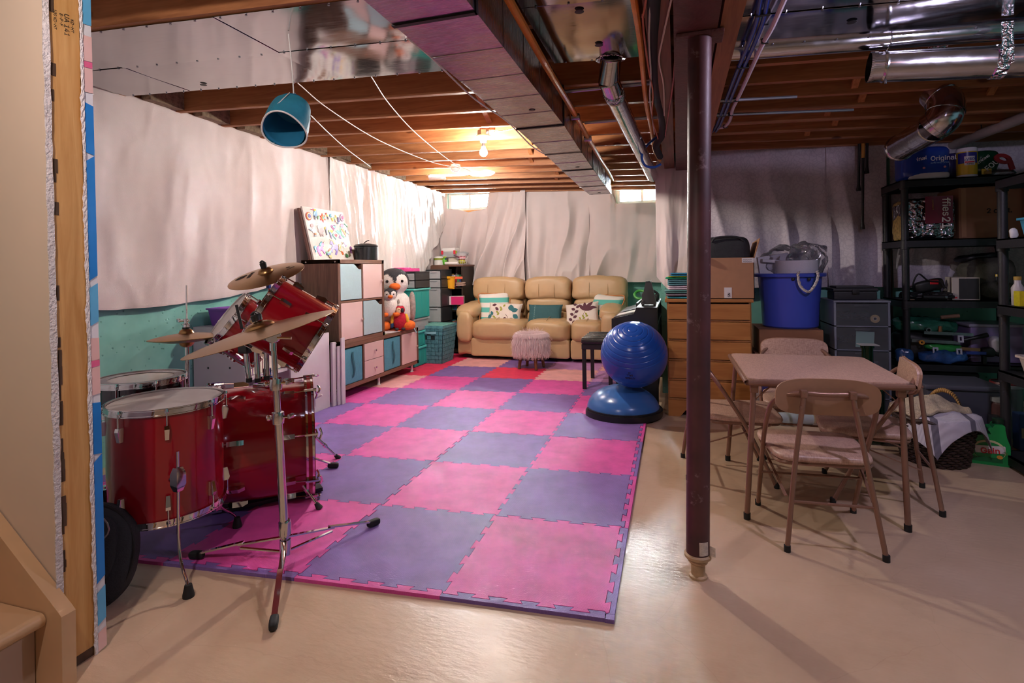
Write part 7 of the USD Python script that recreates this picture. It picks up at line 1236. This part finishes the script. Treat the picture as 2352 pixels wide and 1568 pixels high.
def drape(name, label, c, rx, ry, drop, m, seed, amp=.02, rz=0, hump=.06, th=.004, n=46):
    """A cloth thrown over a basket: flat in the middle, falling past the rim."""
    s = np.linspace(-1, 1, n); U, V = np.meshgrid(s, s, indexing='ij'); X, Y = U * rx, V * ry; R = np.hypot(X, Y); Rm = .195
    h = hump * np.exp(-(R / .13) ** 2) + amp * (meshkit.fbm(np.stack([X * 9, Y * 9, 0 * X + seed], -1), 3) - .5) * 2; ov = np.maximum(R - Rm, 0); k = np.where(R > Rm, (Rm + ov * .28) / np.maximum(R, 1e-6), 1); Z = .285 + h - np.minimum(ov * drop, .27)
    P = np.stack([X * k, Y * k, Z], -1); return one(name, tr(gridmesh(P, th), c, ('z', rz)), m, label, 'towel', smooth=True)
def checks(name):
    n = {'t': ('texture_coordinate', {}), 'w': ('wave_texture', {'scale': 1.7, 'bands_direction': 'x', 'distortion': .4}), 'r': ('rgb_ramp', {'ramp': [(0, lin('C9C3CE')), (.90, lin('C9C3CE')), (.93, lin('6E6A78'))], 'interpolate': False}), 'w2': ('wave_texture', {'scale': 24.0, 'bands_direction': 'y'}), 'bb': ('bump', {'strength': .4, 'distance': .004}), 'p': ('principled_bsdf', {'roughness': .9})}
    return usdkit.material(stage, '/World/Looks/' + name, n, [('t.object', 'w.vector'), ('w.fac', 'r.fac'), ('r.color', 'p.base_color'), ('t.object', 'w2.vector'), ('w2.fac', 'bb.height'), ('bb.normal', 'p.normal')], 'p.BSDF')
drape('tea_towel', 'white tea towel with grey stripes hanging over the wicker basket', kc + [.02, -.02, 0], .30, .24, 1.1, checks('striped_towel'), 3, .012, 28, .05)
drape('cream_towel', 'thick cream towel heaped on the striped tea towel in the wicker basket', kc + [-.015, .02, .022], .22, .14, .9, mat('cream_terry', 'C6B49A', .95, 0, .1, 40, .8, 120), 8, .035, 20, .075, .012)
GAIN = mat('green_detergent', '149A4A', .3, 0, .05, 6); g0 = np.array([1.715, 3.86, 0]); t = T('detergent_bottle', 'bright green laundry detergent jug on the floor right of the wicker basket', 'jug', g0, -14)
out = [(-.105, 0), (.10, 0), (.108, .02), (.106, .12), (.092, .165), (.085, .21), (.085, .235), (.045, .235), (.035, .215), (-.02, .215), (-.06, .20), (-.085, .15), (-.105, .11), (-.112, .04)]
pg = Polygon(out).buffer(.004).difference(Polygon([(-.045, .185), (-.02, .198), (.02, .196), (.025, .18), (-.02, .172), (-.05, .165)])); bm = prism(pg.buffer(-.012).buffer(.012, quad_segs=4), .085); t.p('jug', place(bm, (0, .042, .0), (1, 0, 0), (0, 0, 1)), GAIN)
t.p('cap', lathe([(0, 0), (.026, 0), (.027, .028), (.022, .032), (0, .032)], 24, (.065, 0, .237)), mat('dark_cap', '14301F', .4))
t.p('label_arc', place(prism(Polygon(circ(.015, .085, .075, .062, 30)).difference(Polygon(circ(.015, .078, .070, .056, 30))), .0012), (0, -.0435, 0), (1, 0, 0), (0, 0, 1)), mat('label_cream', 'D9D6A0', .5)); t.p('label_panel', place(prism(Polygon([(-.06, .018), (.075, .018), (.075, .045), (-.06, .045)]), .0008), (0, -.0433, 0), (1, 0, 0), (0, 0, 1)), mat('dark_green_label', '0F6A35', .5))
GT = text('Gain', .030, (.02, -.0465, .085), (1, 0, .08), (-.08, 0, 1), .0015, True, True); t.p('label_word_edge', tr(place(prism(Polygon([(-.048, .065), (.088, .074), (.088, .118), (-.048, .108)]).buffer(-.006).buffer(.006), .001), (0, -.0437, 0), (1, 0, 0), (0, 0, 1)), (0, 0, 0)), mat('label_white', 'E9E4E0', .5)); t.p('label_word', GT, mat('label_red', 'D41E2C', .4))
for x, z, c in ((.062, .052, 'E0A03A'), (.085, .075, '3F8A3A'), (-.055, .07, '2F7A4A')): t.p('label_fruit', place(prism(Polygon(circ(x, z, .014, .011, 12)), .001), (0, -.0437, 0), (1, 0, 0), (0, 0, 1)), mat('fruit_' + c, c, .5))
# ---------------------------------------------------------------- black plastic shelving and its load
SHB = mat('black_shelf_plastic', '1D1C20', .5, 0, .1, 30, .1, 120)
def shelving(name, label, x0, x1, y0, y1, zs, th=.055):
    t = T(name, label, 'shelving unit', ((x0 + x1) / 2, (y0 + y1) / 2, 0)); P_ = [(x, y) for x in (x0 + .03, x1 - .03) for y in (y0 + .03, y1 - .03)]
    for k, z in enumerate(zs):
        o = Polygon([(x0, y0), (x1, y0), (x1, y1), (x0, y1)]).buffer(-.03).buffer(.03, quad_segs=4); m = cat(prism(o, .008, z - .008), prism(o.difference(o.buffer(-.012)), th, z - th)); t.p('shelf', cat(m, *[lathe([(0, z - th - .015), (.03, z - th - .015), (.03, z - .001), (0, z - .001)], 14, (x, y, 0)) for x, y in P_]), SHB, w=True)
    for a, b in zip(zs, zs[1:]):
        for x, y in P_: t.p('post', cyl((x, y, a), (x, y, b - th), .024, n=16), SHB, w=True)
    if zs[0] > .06:
        for x, y in P_: t.p('post', cyl((x, y, 0), (x, y, zs[0] - th), .024, n=16), SHB, w=True)
    return t
S1 = (1.605, 2.42, 4.70, 5.14); Z1 = [.07, .44, .905, 1.355, 1.80]; shelving('shelving_unit', 'black plastic shelving unit along the back wall in the right corner', *S1, Z1)
S2 = (1.800, 2.26, 2.95, 3.905); Z2 = [.07, .545, .93, 1.315, 1.665]; shelving('shelving_unit', 'black plastic shelving unit at the right edge, nearest the camera', *S2, Z2)
def P1(px, py): return aty(px, py, 4.80)
# top of the back unit
zt = Z1[4] + .0005; BLUP, TPW = mat('blue_pack', '22409E', .2, 0, .1, 8), mat('pack_white', 'D6D2DA', .35)
def pack(name, label, cx, cy, sx_, sy_, h, seed):
    t = T(name, label, 'toilet paper', (cx, cy, zt)); t.p('wrap', wob(tr(sq(sx_, sy_, h / 2, .35, .35, 48, 26), (cx, cy, zt + h / 2)), .012, 10, seed), BLUP, w=True, smooth=50)
    for k in range(3): t.p('printed_roll', tr(sq(.03, .012, .018, .8, 1, 20, 10), (cx - sx_ * .7 + sx_ * .6 * k, cy - sy_ * (.62 if k else .5), zt + h * .86), ('z', 20 * k)), TPW, w=True)
    t.p('white_base', tr(sq(sx_ * .86, sy_ * .3, h * .10, .4, .5, 32, 10), (cx + .01, cy - sy_ * .74, zt + h * .11)), TPW, w=True); return t
t = pack('toilet_paper_pack', 'blue and white toilet paper pack on top of the back black shelving unit', 1.785, 4.84, .155, .11, .25, 4); q = (1.80, 4.725, zt + .135); t.p('lettering', text('Original', .032, q, (1, .0, 0), (0, 0, 1), .002, True), TPW, w=True); t.p('lettering', text('soft tout doux', .013, (1.80, 4.722, zt + .112), (1, 0, 0), (0, 0, 1), .002), mat('print_light_blue', '8FB2E6', .4), w=True)
t.p('lettering', text('Original', .026, (1.655, 4.765, zt + .13), (.86, -.45, .12), (0, -.1, 1), .003, True), TPW, w=True); 
for x in (1.76, 1.89): t.p('badge', cyl((x, 4.727, zt + .085), (x, 4.722, zt + .085), .008, n=12), mat('badge_pink', 'C98AA0', .5), w=True)
one('second_paper_pack', wob(tr(sq(.05, .09, .10, .4, .4, 30, 18), (1.985, 4.90, zt + .10)), .01, 10, 8), mat('purple_pack', '3A3580', .25, 0, .3, 20), 'dark purple paper pack squeezed behind the wipes canister', 'toilet paper')
c = (2.045, 4.775, zt); t = T('wipes_canister', 'yellow and blue canister of disinfecting wipes on the back shelving unit', 'canister', c); YL = mat('canister_yellow', 'D0AE20', .25)
t.p('body', lathe([(0, 0), (.060, 0), (.062, .005), (.062, .185), (0, .185)], 40, c), YL, w=True); t.p('lid', lathe([(.061, .185), (.064, .187), (.064, .205), (.058, .215), (0, .216)], 40, c), TPW, w=True); t.p('base_ring', lathe([(.0622, .0), (.0632, .002), (.0632, .016), (.0622, .018)], 40, c), TPW, w=True)
def wrapc(z0, z1, a0, a1, off, r=.0622): return gridmesh(np.array([[[c[0] + (r + off) * math.sin(a), c[1] - (r + off) * math.cos(a), c[2] + z] for z in (z0, z1)] for a in np.linspace(a0, a1, 14)]), .0005)
t.p('blue_label', wrapc(.10, .178, -1.3, .75, .0008), mat('label_purple_blue', '2E2C86', .3), w=True); t.p('white_label', wrapc(.085, .15, -.62, .42, .0014), TPW, w=True); t.p('red_label', wrapc(.103, .112, -.55, .35, .002), mat('label_red', ''), w=True)
def wraptext(s, h, z, a, mm_, R=.0638):
    m = meshkit.text_mesh(s, h, .0006, True); m.apply_translation([-m.bounds[:, 0].mean(), 0, 0]); v = m.vertices; aa = a + v[:, 0] / R; zz_ = v[:, 1].copy(); rr_ = R + v[:, 2]; m.vertices = np.stack([c[0] + rr_ * np.sin(aa), c[1] - rr_ * np.cos(aa), c[2] + z + zz_], 1); t.p('label_word', m, mm_, w=True)
wraptext('Lysol', .022, .122, -.1, mat('label_purple_blue', '')); wraptext('WIPES', .009, .09, -.1, INK)
c = None; t = T('green_bag_roll_pack', 'dark green pack of garbage bags with white lettering on the back shelving unit', 'garbage bags', (2.16, 4.80, zt)); t.p('pack', wob(tr(sq(.085, .08, .095, .6, .7, 36, 20), (2.165, 4.83, zt + .10), ('y', 12)), .02, 11, 3), mat('dark_green_wrap', '12402A', .22, 0, .2, 12), w=True, smooth=45)
GW = mat('pack_print', 'C9CFC9', .5)
for s, h, o, ex, bold in (('FOUR', .034, (2.155, 4.742, zt + .035), (.75, 0, .66), True), ('STRONG', .016, (2.10, 4.746, zt + .09), (.8, 0, .6), True)): t.p('lettering', text(s, h, o, ex, (-ex[2], 0, ex[0]), .002, bold), GW, w=True)
t.p('yellow_label', tr(box(-.03, .03, -.002, 0, -.02, .02), (2.15, 4.744, zt + .035)), YL, w=True)
t = T('red_clip_handle', 'red plastic clip lying on the garbage bag pack', 'clip', (2.24, 4.78, zt)); RC = mat('red_clip_plastic', '8E1520', .35); t.p('loop', place(prism(Polygon(circ(0, 0, .055, .035, 20)).difference(Polygon(circ(0, 0, .026, .012, 16))), .016), (2.235, 4.725, zt + .115), (.9, 0, -.4), (.4, 0, .9)), RC, w=True); t.p('stem', tr(box(-.015, .015, -.01, .01, -.07, 0, .004), (2.275, 4.72, zt + .10), ('y', -15)), RC, w=True)
one('clear_bag', wob(tr(sq(.10, .06, .018, .8, .9, 36, 12), (2.23, 4.76, zt + .02)), .02, 14, 6), pane('bag_plastic', (.96, .96, .98)), 'flattened clear plastic bag at the right end of the back shelving unit top', 'plastic bag')
# foil-wrapped towels and the box
zt = Z1[3] + .0005; FOILW = sheet_metal('clear_foil_wrap', 'B9B6C0', .18, 1.0, 26.0); t = T('paper_towel_pack', 'shiny film-wrapped paper towels with a maroon label on the back black shelves', 'paper towels', (1.80, 4.85, zt))
t.p('wrap', wob(tr(sq(.165, .13, .155, .25, .25, 56, 34), (1.80, 4.86, zt + .156)), .016, 17, 5), FOILW, w=True, smooth=20); lb = [(1.80, 1.925)]; MAR = mat('maroon_label', '7A1232', .25)
t.p('maroon_label', tr(wob(box(-.085, .085, -.004, .004, -.10, .10).subdivide().subdivide(), .004, 14, 3), (1.845, 4.715, zt + .215)), MAR, w=True); t.p('lettering', text('ffies', .046, (1.865, 4.706, zt + .30), (0, 0, -1), (1, 0, 0), .002, True), mat('label_white', ''), w=True); t.p('lettering', text('21', .05, (1.86, 4.706, zt + .165), (0, 0, -1), (1, 0, 0), .002, True), mat('label_white', ''), w=True); t.p('lettering', text('ABSORBENT', .009, (1.80, 4.706, zt + .29), (0, 0, -1), (1, 0, 0), .002), mat('label_gold', 'B98A4A', .5), w=True)
one('yellow_wrapped_rolls', wob(tr(sq(.02, .12, .15, .3, .3, 20, 24), (1.655, 4.87, zt + .152)), .01, 18, 7), mat('gold_print', 'A88A52', .4, 0, .6, 40), 'narrow gold-printed roll pack left of the shiny paper towels', 'paper towels')
t = carton('cardboard_box', 'tall brown cardboard box with handwriting on the second shelf from the top', 1.985, 2.40, 4.76, 5.10, zt, 1.725, CARDD); t.p('edge_tape', box(2.0, 2.03, 4.7575, 4.7595, zt + .01, 1.72), CARD, w=True); t.p('handwriting', text('2 cu.ft.', .034, (2.15, 4.757, 1.535), (1, 0, 0), (0, 0, 1), .001, True), INK, w=True)
# third shelf: cables, drill, box, tool bag
zt = Z1[2] + .0005; r_ = np.random.default_rng(12); CORD = mat('black_cord', '17171A', .5)
for k, (cx_, cy_, lab) in enumerate(((1.70, 4.80, 'tangled black cords at the left of the third shelf, behind the shelf post'), (1.86, 4.78, 'tangled black cords in front of the drill on the third shelf'))): one('cord_tangle', cat([tube([(cx_ + .07 * math.cos(a * 3 + q) * r_.uniform(.5, 1.2), cy_ + .05 * math.sin(a * 2 + q) * r_.uniform(.6, 1.1), zt + .014 + .04 * abs(math.sin(a + q)) * r_.uniform(.4, 1)) for a in np.linspace(0, 6, 14)], .009, 7, 4) for q in range(5)]), CORD, lab, 'cord', kind='stuff')
t = T('power_drill', 'black corded power drill with a red switch lying on the third shelf', 'drill', (1.86, 4.93, zt)); t.p('body', tr(sq(.10, .04, .045, .5, .7, 26, 14), (1.85, 4.92, zt + .10), ('y', -15)), BLACK, w=True); t.p('grip', tr(sq(.03, .03, .07, .5, .7, 20, 14), (1.80, 4.93, zt + .06), ('y', 15)), BLACK, w=True); t.p('red_panel', box(1.845, 1.90, 4.876, 4.885, zt + .11, zt + .145, .003), mat('label_red', ''), w=True); t.p('chuck', cyl((1.94, 4.92, zt + .075), (2.0, 4.92, zt + .06), .022, .012, 16), STEEL, w=True); t.p('cord', tube([(1.78, 4.93, zt + .02), (1.74, 4.90, zt + .10), (1.77, 4.88, zt + .19), (1.83, 4.87, zt + .14), (1.90, 4.86, zt + .13), (1.93, 4.86, zt + .08)], .006, 8), CORD, w=True)
t = T('flashlight', 'black flashlight with a metal ring lying at the front of the third shelf', 'flashlight', (1.83, 4.72, zt)); t.p('barrel', cyl((1.74, 4.725, zt + .022), (1.87, 4.72, zt + .022), .018), BLACK, w=True); t.p('ring', cyl((1.87, 4.72, zt + .022), (1.885, 4.72, zt + .022), .021), STEEL, w=True)
t = T('speaker_box', 'white cardboard box with a black front lying on the third shelf', 'box', (2.03, 4.84, zt)); M = lambda m: tr(m, (2.03, 4.85, zt), ('z', -12)); t.p('carton', M(box(-.075, .085, -.12, .12, 0, .165, .003)), mat('greyish_carton', 'B9AFA8', .6), w=True); t.p('black_front', M(box(-.035, .078, -.123, -.119, .008, .157)), BLACK, w=True); t.p('red_strip', M(box(-.07, -.045, -.1215, -.119, .012, .022)), mat('label_red', ''), w=True)
OLIVE = mat('olive_canvas', '4A473F', .9, 0, .2, 20, .3, 120); t = T('tool_bag', 'grey-olive canvas bag with yellow-handled pliers in its pocket on the third shelf', 'bag', (2.20, 4.93, zt)); t.p('body', wob(tr(sq(.15, .15, .16, .5, .55, 56, 34), (2.22, 4.93, zt + .155)), .035, 8, 9), OLIVE, w=True, smooth=40); t.p('pocket', wob(tr(sq(.10, .03, .06, .5, .5, 30, 16), (2.21, 4.775, zt + .07)), .012, 12, 4), OLIVE, w=True); t.p('top_flap', wob(tr(sq(.12, .10, .02, .6, .7, 30, 10), (2.16, 4.95, zt + .315), ('y', -8)), .02, 10, 2), BLACK, w=True)
for dx in (0, .028): t.p('pliers_handle', tube([(2.205 + dx, 4.762, zt + .20), (2.203 + dx, 4.752, zt + .17), (2.20 + dx, 4.75, zt + .14)], .006, 7), BLACK, w=True); t.p('yellow_grip', cyl((2.203 + dx, 4.751, zt + .185), (2.202 + dx, 4.749, zt + .168), .0075, n=8), YL, w=True)
one('papers_scrap', tr(box(-.03, .03, -.02, .02, 0, .004), (1.655, 4.74, zt), ('z', 20)), mat('tan_paper', 'A88A6A', .7), 'scrap of tan paper at the left end of the third shelf', 'paper')
# fourth shelf
zt = Z1[1] + .0005; t = T('green_plastic_bundle', 'green plastic sheeting bundled with tools on the fourth shelf', 'plastic bag', (1.80, 4.86, zt)); GPL = mat('green_sheeting', '2F6A55', .2, 0, .4, 14); t.p('sheeting', wob(tr(sq(.20, .14, .05, .6, .7, 56, 20), (1.80, 4.88, zt + .27)), .035, 12, 3), GPL, w=True, smooth=25); t.p('dark_core', wob(tr(sq(.19, .14, .10, .5, .6, 36, 20), (1.79, 4.90, zt + .12)), .03, 9, 5), BLACK, w=True); t.p('green_fold', wob(tr(sq(.12, .05, .022, .6, .7, 36, 12), (1.87, 4.745, zt + .115)), .018, 14, 6), mat('bright_green_sheeting', '2F8A3F', .2, 0, .3, 14), w=True, smooth=25)
one('blue_plastic_bag', wob(tr(sq(.15, .07, .045, .7, .8, 48, 18), (1.86, 4.735, zt + .05)), .03, 13, 7), mat('blue_sheeting', '2B4F86', .18, 0, .5, 12), 'crumpled blue plastic bag on the front of the fourth shelf', 'plastic bag', smooth=25)
one('blue_plastic_bag', wob(tr(sq(.06, .05, .05, .7, .8, 36, 18), (1.60, 4.675, zt + .06)), .02, 14, 8), mat('blue_sheeting', ''), 'blue plastic bag poking out left of the fourth shelf', 'plastic bag', smooth=25)
for k, (z, x0, x1, m_, lab) in enumerate(((.225, 1.74, 2.04, STEEL, 'metal rail lying on top of the dark bundle on the fourth shelf'), (.165, 1.66, 1.96, STEEL, 'metal rail in the middle of the dark bundle on the fourth shelf'), (.118, 1.84, 2.08, mat('copper_rail', 'A87A5A', .35, .8), 'coppery rail above the blue plastic bag on the fourth shelf'))): one('metal_rail', strut((x0, 4.715, zt + z), (x1, 4.71, zt + z - .01), .008, .022), m_, lab, 'rail')
for x, z, lab in ((1.80, .095, 'small white bracket left on the fourth shelf'), (1.945, .09, 'small white bracket above the blue bag on the fourth shelf'), (1.955, .185, 'small white bracket highest on the fourth shelf')): one('white_bracket', place(prism(Polygon([(-.017, -.025), (.017, -.025), (.017, .025), (-.017, .025)]).difference(Polygon([(-.007, -.012), (.007, -.012), (.007, .014), (-.007, .014)])), .01), (x, 4.695, zt + z), (1, 0, 0), (0, .1, 1)), mat('bracket_white', 'B9BBC9', .4), lab, 'bracket')
t = T('purple_tote', 'milky purple plastic tote at the right of the fourth shelf', 'storage box', (2.22, 4.9, zt)); t.p('body', box(2.06, 2.39, 4.80, 5.10, zt, zt + .27, .02), mat('milky_purple', '8F7AA8', .35), w=True); t.p('lid', box(2.05, 2.40, 4.79, 5.11, zt + .262, zt + .285, .008), mat('milky_lid', 'A79FB5', .3), w=True)
one('black_pan_handle', tube([(1.98, 4.73, zt + .17), (2.06, 4.72, zt + .195), (2.13, 4.72, zt + .215)], [.012, .014, .018], 10), BLACK, 'black rubber tool handle pointing right on the fourth shelf', 'tool')
one('hammer_handle', tube([(1.86, 4.75, zt + .335), (1.97, 4.74, zt + .35)], .014, 8), mat('worn_handle', '7A5A45', .7), 'worn wooden handle on top of the green sheeting', 'tool'); one('blue_ruler', box(1.99, 2.11, 4.695, 4.705, zt + .075, zt + .095), BPEX, 'blue plastic strip lying right of the blue bag on the fourth shelf', 'strip')
t = T('spray_gun', 'black paint spray gun with a white cup at the right of the fourth shelf', 'spray gun', (2.16, 4.75, zt)); t.p('cup', tr(sq(.038, .038, .062, .8, 1, 24, 16), (2.185, 4.74, zt + .145), ('y', -12)), mat('cup_white', 'B5B0B9', .35), w=True); t.p('body', wob(tr(sq(.05, .03, .035, .6, .7, 24, 14), (2.14, 4.74, zt + .09)), .006, 12, 2), BLACK, w=True); t.p('nozzle', cyl((2.16, 4.735, zt + .085), (2.205, 4.73, zt + .075), .018, n=14), BLACK, w=True); t.p('grip', box(2.10, 2.125, 4.72, 4.75, zt, zt + .08, .005), BLACK, w=True)
one('orange_tape_ring', place(lathe([(.008, 0), (.018, 0), (.018, .012), (.008, .012), (.008, 0)], 18), (1.715, 4.695, zt + .155), (1, 0, 0), (0, 0, 1), (0, -1, 0)), mat('orange_ring', 'C98A2F', .5), 'small orange ring on the left of the fourth shelf', 'tape'); one('pipe_end', place(lathe([(.011, 0), (.017, 0), (.017, .05), (.011, .05), (.011, 0)], 18), (1.765, 4.70, zt + .245), (1, 0, 0), (0, 0, 1), (0, 1, 0)), STEEL, 'open metal tube end under the green sheeting', 'pipe'); one('copper_fitting', cyl((1.835, 4.70, zt + .235), (1.835, 4.70, zt + .275), .013), mat('copper_rail', ''), 'small copper fitting under the green sheeting', 'fitting')
# lowest shelf: crate, lid, cans
zt = Z1[0] + .0005; one('dark_crate', box(1.64, 2.10, 4.76, 5.10, zt, .37, .015), mat('dark_crate_plastic', '26252B', .6), 'large dark crate on the lowest shelf of the back unit', 'crate'); t = T('grey_storage_tote', 'grey lidded storage tote standing behind the wicker basket', 'storage box', (1.80, 4.47, 0)); t.p('body', box(1.60, 2.01, 4.30, 4.64, .0, .335, .02), mat('smoky_tote', '4E4E5A', .35), w=True); t.p('lid', box(1.58, 2.03, 4.28, 4.66, .33, .365, .012), mat('smoky_lid', '5A5A66', .3), w=True)
t = T('paint_can', 'open paint can with a red rim standing behind the rope handle', 'paint can', (2.02, 4.40, 0)); c = (2.13, 4.50, 0); t.p('can', lathe([(0, 0), (.085, 0), (.085, .36), (.078, .36), (.078, .02), (0, .02)], 36, c), mat('grey_can', '6E6E76', .35, .4), w=True); t.p('red_rim', lathe([(.086, .352), (.089, .356), (.086, .366), (.078, .366)], 36, c), mat('red_rim', '7A2A2C', .4), w=True); t.p('white_lip', lathe([(.086, .325), (.092, .33), (.092, .348), (.086, .352)], 36, c), mat('can_lip', '8F8F98', .4), w=True)
for k, (x, y, z0, w_, h, c1, lab) in enumerate(((2.0, 4.30, 0, .08, .30, '5A3A3A', 'brown jar with a clear lid behind the wicker basket'), (2.06, 4.18, 0, .07, .23, '2F4F86', 'blue box with a cream label behind the wicker basket'), (2.13, 4.22, 0, .05, .29, '8F8A86', 'narrow pale box beside the shelf post behind the detergent'), (1.95, 4.24, 0, .05, .19, '2A2A30', 'dark narrow bottle behind the wicker basket'))):
    t = T('supply_box' if k else 'brown_jar', lab, 'box' if k else 'jar', (x, y, z0)); t.p('body', box(x - w_ / 2, x + w_ / 2, y - .04, y + .04, z0, z0 + h, .006) if k else lathe([(0, 0), (.045, 0), (.048, .25), (.04, .27), (0, .27)], 24, (x, y, 0)), mat('supply_' + c1, c1, .4, 0, .2, 20), w=True); t.p('label', box(x - w_ * .36, x + w_ * .36, y - .052 if not k else y - .0415, y - .049 if not k else y - .0395, z0 + h * .35, z0 + h * .62), mat('supply_label', 'A39680', .6), w=True)
    if not k: t.p('lid', lathe([(.05, .27), (.05, .30), (0, .302)], 24, (x, y, 0)), SMOKE, w=True)
# the near unit
zt = Z2[4] + .0005; c = np.array([2.03, 3.55, zt]); GRYB = mat('dark_grey_bin', '3E3E46', .45); t = T('grey_waste_bin', 'dark grey bin with a red rim on top of the near black shelving unit', 'bin', c); t.p('body', lathe([(0, 0), (.17, 0), (.205, .30), (.20, .30), (.165, .01), (0, .01)], 48, c), GRYB, w=True); t.p('red_rim', lathe([(.205, .285), (.222, .29), (.224, .318), (.21, .328), (.198, .325), (.198, .30)], 48, c), mat('red_rim_gloss', '9E1426', .25), w=True)
t.p('recess', orient(tr(sq(.075, .09, .02, .4, .5, 24, 10)), c + [-.155, -.09, .10], (-.86, -.5, .1)), BLACK, w=True)
t = T('orange_blue_carton', 'orange and blue carton leaning on the grey bin on the near shelving unit', 'box', (1.86, 3.40, zt)); M = lambda m: tr(m, (1.855, 3.40, zt), ('z', 25)); t.p('carton', M(box(-.03, .03, -.08, .08, 0, .09, .003)), mat('carton_stripes', '5A6AB8', .4, 0, .6, 40), w=True); t.p('orange_panel', M(box(-.032, .032, -.082, .082, .062, .14, .003)), mat('orange_carton', 'D86A28', .4), w=True); t.p('flap', M(tr(box(-.032, .032, -.082, .082, 0, .07, .003), (0, 0, .14), ('y', -14))), mat('amber_carton', 'C9952F', .4), w=True)
CYB, PKB = mat('cyan_bin_plastic', '3F9FC4', .35), mat('pink_bin_plastic', 'C2466C', .35); WHB = mat('cream_bin_plastic', 'CFC0B8', .4)
open_bin('cyan_bin', 'cyan plastic bin on the second shelf of the near shelving unit', (1.945, 3.62, Z2[3] + .0005), .20, .28, .11, CYB, .86, .012); open_bin('pink_bin', 'pink plastic bin on the third shelf of the near shelving unit', (1.955, 3.56, Z2[2] + .0005), .20, .30, .125, PKB, .86, .014); open_bin('cream_bin', 'cream plastic bin on the fourth shelf of the near shelving unit', (1.95, 3.62, Z2[1] + .0005), .21, .34, .105, WHB, .84, .014)
t = T('red_tape_roll', 'roll of red tape lying in the cream bin', 'tape', (1.93, 3.66, .62)); t.p('roll', lathe([(.02, 0), (.045, 0), (.045, .03), (.02, .03), (.02, 0)], 26, (1.915, 3.68, Z2[1] + .085)), mat('red_tape', '9E2030', .4), w=True); t.p('printed_face', lathe([(.021, .0305), (.044, .0305), (.044, .032), (.021, .032)], 26, (1.915, 3.68, Z2[1] + .085)), mat('tape_print', 'C9C4CC', .5, 0, .3, 60), w=True)
one('yellow_box', box(1.835, 1.88, 3.735, 3.79, Z2[2] + .0005, Z2[2] + .085, .003), mat('bright_yellow_box', 'C9BE1E', .4, 0, .15, 50), 'small bright yellow box at the far end of the near third shelf', 'box')
t = T('painted_bottle', 'small white bottle with green print behind the yellow box', 'bottle', (1.87, 3.84, Z2[2])); t.p('bottle', lathe([(0, 0), (.028, 0), (.03, .1), (.016, .125), (.016, .145), (0, .145)], 20, (1.875, 3.83, Z2[2] + .0005)), mat('bottle_white', 'B5AEAE', .4), w=True); t.p('cap', lathe([(0, .145), (.018, .145), (.018, .165), (0, .167)], 16, (1.875, 3.83, Z2[2] + .0005)), mat('brass_cap', 'A8873A', .4), w=True)
one('white_clip', wob(tr(sq(.02, .015, .03, .8, 1, 18, 12), (1.845, 3.80, Z2[3] + .03)), .006, 30, 2), WHITEP, 'small white figure-shaped clip beside the cyan bin', 'clip'); one('yellow_lump', ball((1.95, 3.70, Z2[3] + .115), .025, n=14), YL, 'yellow lump in the cyan bin', 'toy'); one('tall_booklet', tr(box(-.004, .004, -.05, .05, 0, .17), (1.90, 3.52, Z2[2] + .02), ('x', 8)), mat('booklet_blue', '4A7AB8', .4, 0, .6, 40), 'blue and green booklet standing in the pink bin', 'booklet')
one('lilac_bottle', wob(lathe([(0, 0), (.03, 0), (.03, .10), (.022, .13), (.022, .16), (.012, .165), (0, .165)], 20, (1.87, 3.45, Z2[3] + .05)), .002, 20), mat('lilac_white', 'C2B8C9', .4), 'white bottle standing in the cyan bin', 'bottle')
c = (2.02, 3.68, Z2[0] + .0005); t = T('white_heater_drum', 'dull white drum on the lowest near shelf', 'drum', c); t.p('body', lathe([(0, 0), (.14, 0), (.145, .12), (.141, .125), (.145, .13), (.145, .33), (.14, .34), (0, .34)], 40, c), mat('dull_white_drum', '9A9894', .45, 0, .1, 10), w=True)
t = T('lamp_shade_cone', 'pale cone-shaped guard at the front of the lowest near shelf', 'cone', (1.9, 3.55, .07)); t.p('cone', lathe([(0, .0), (.075, 0), (.05, .10), (.045, .10), (.065, .005)], 28, (1.90, 3.62, Z2[0] + .0005)), mat('pale_guard', '8A8C98', .4), w=True); t.p('cord', tube([(1.83, 3.62, Z2[0] + .012), (1.88, 3.52, Z2[0] + .012), (1.95, 3.46, Z2[0] + .02), (1.99, 3.5, Z2[0] + .05)], .006, 7), CORD, w=True)
t = T('screwdriver', 'dark-handled screwdriver with an orange end on the lowest near shelf', 'screwdriver', (1.86, 3.42, .08)); t.p('handle', tube([(1.84, 3.50, Z2[0] + .018), (1.90, 3.40, Z2[0] + .018)], .016, 10, sm=False), BLACK, w=True); t.p('orange_end', tube([(1.90, 3.40, Z2[0] + .018), (1.91, 3.385, Z2[0] + .018)], .0165, 10, sm=False), mat('orange_ring', ''), w=True)
one('yellow_pliers', tube([(1.85, 3.60, Z2[0] + .03), (1.90, 3.53, Z2[0] + .05), (1.93, 3.46, Z2[0] + .03)], .009, 8), mat('tool_yellow', 'C98A1E', .4), 'yellow-handled pliers on the lowest near shelf', 'pliers')
for k, dy in enumerate((0, -.04)): one('chalk_stick', tube([(1.83, 3.46 + dy, Z2[0] + .007), (1.875, 3.41 + dy, Z2[0] + .007)], .0065, 8, sm=False), mat('chalk', 'C9A99A', .8), ['pinkish chalk stick farther back on the lowest near shelf', 'pinkish chalk stick nearest the front of the lowest near shelf'][k], 'chalk')
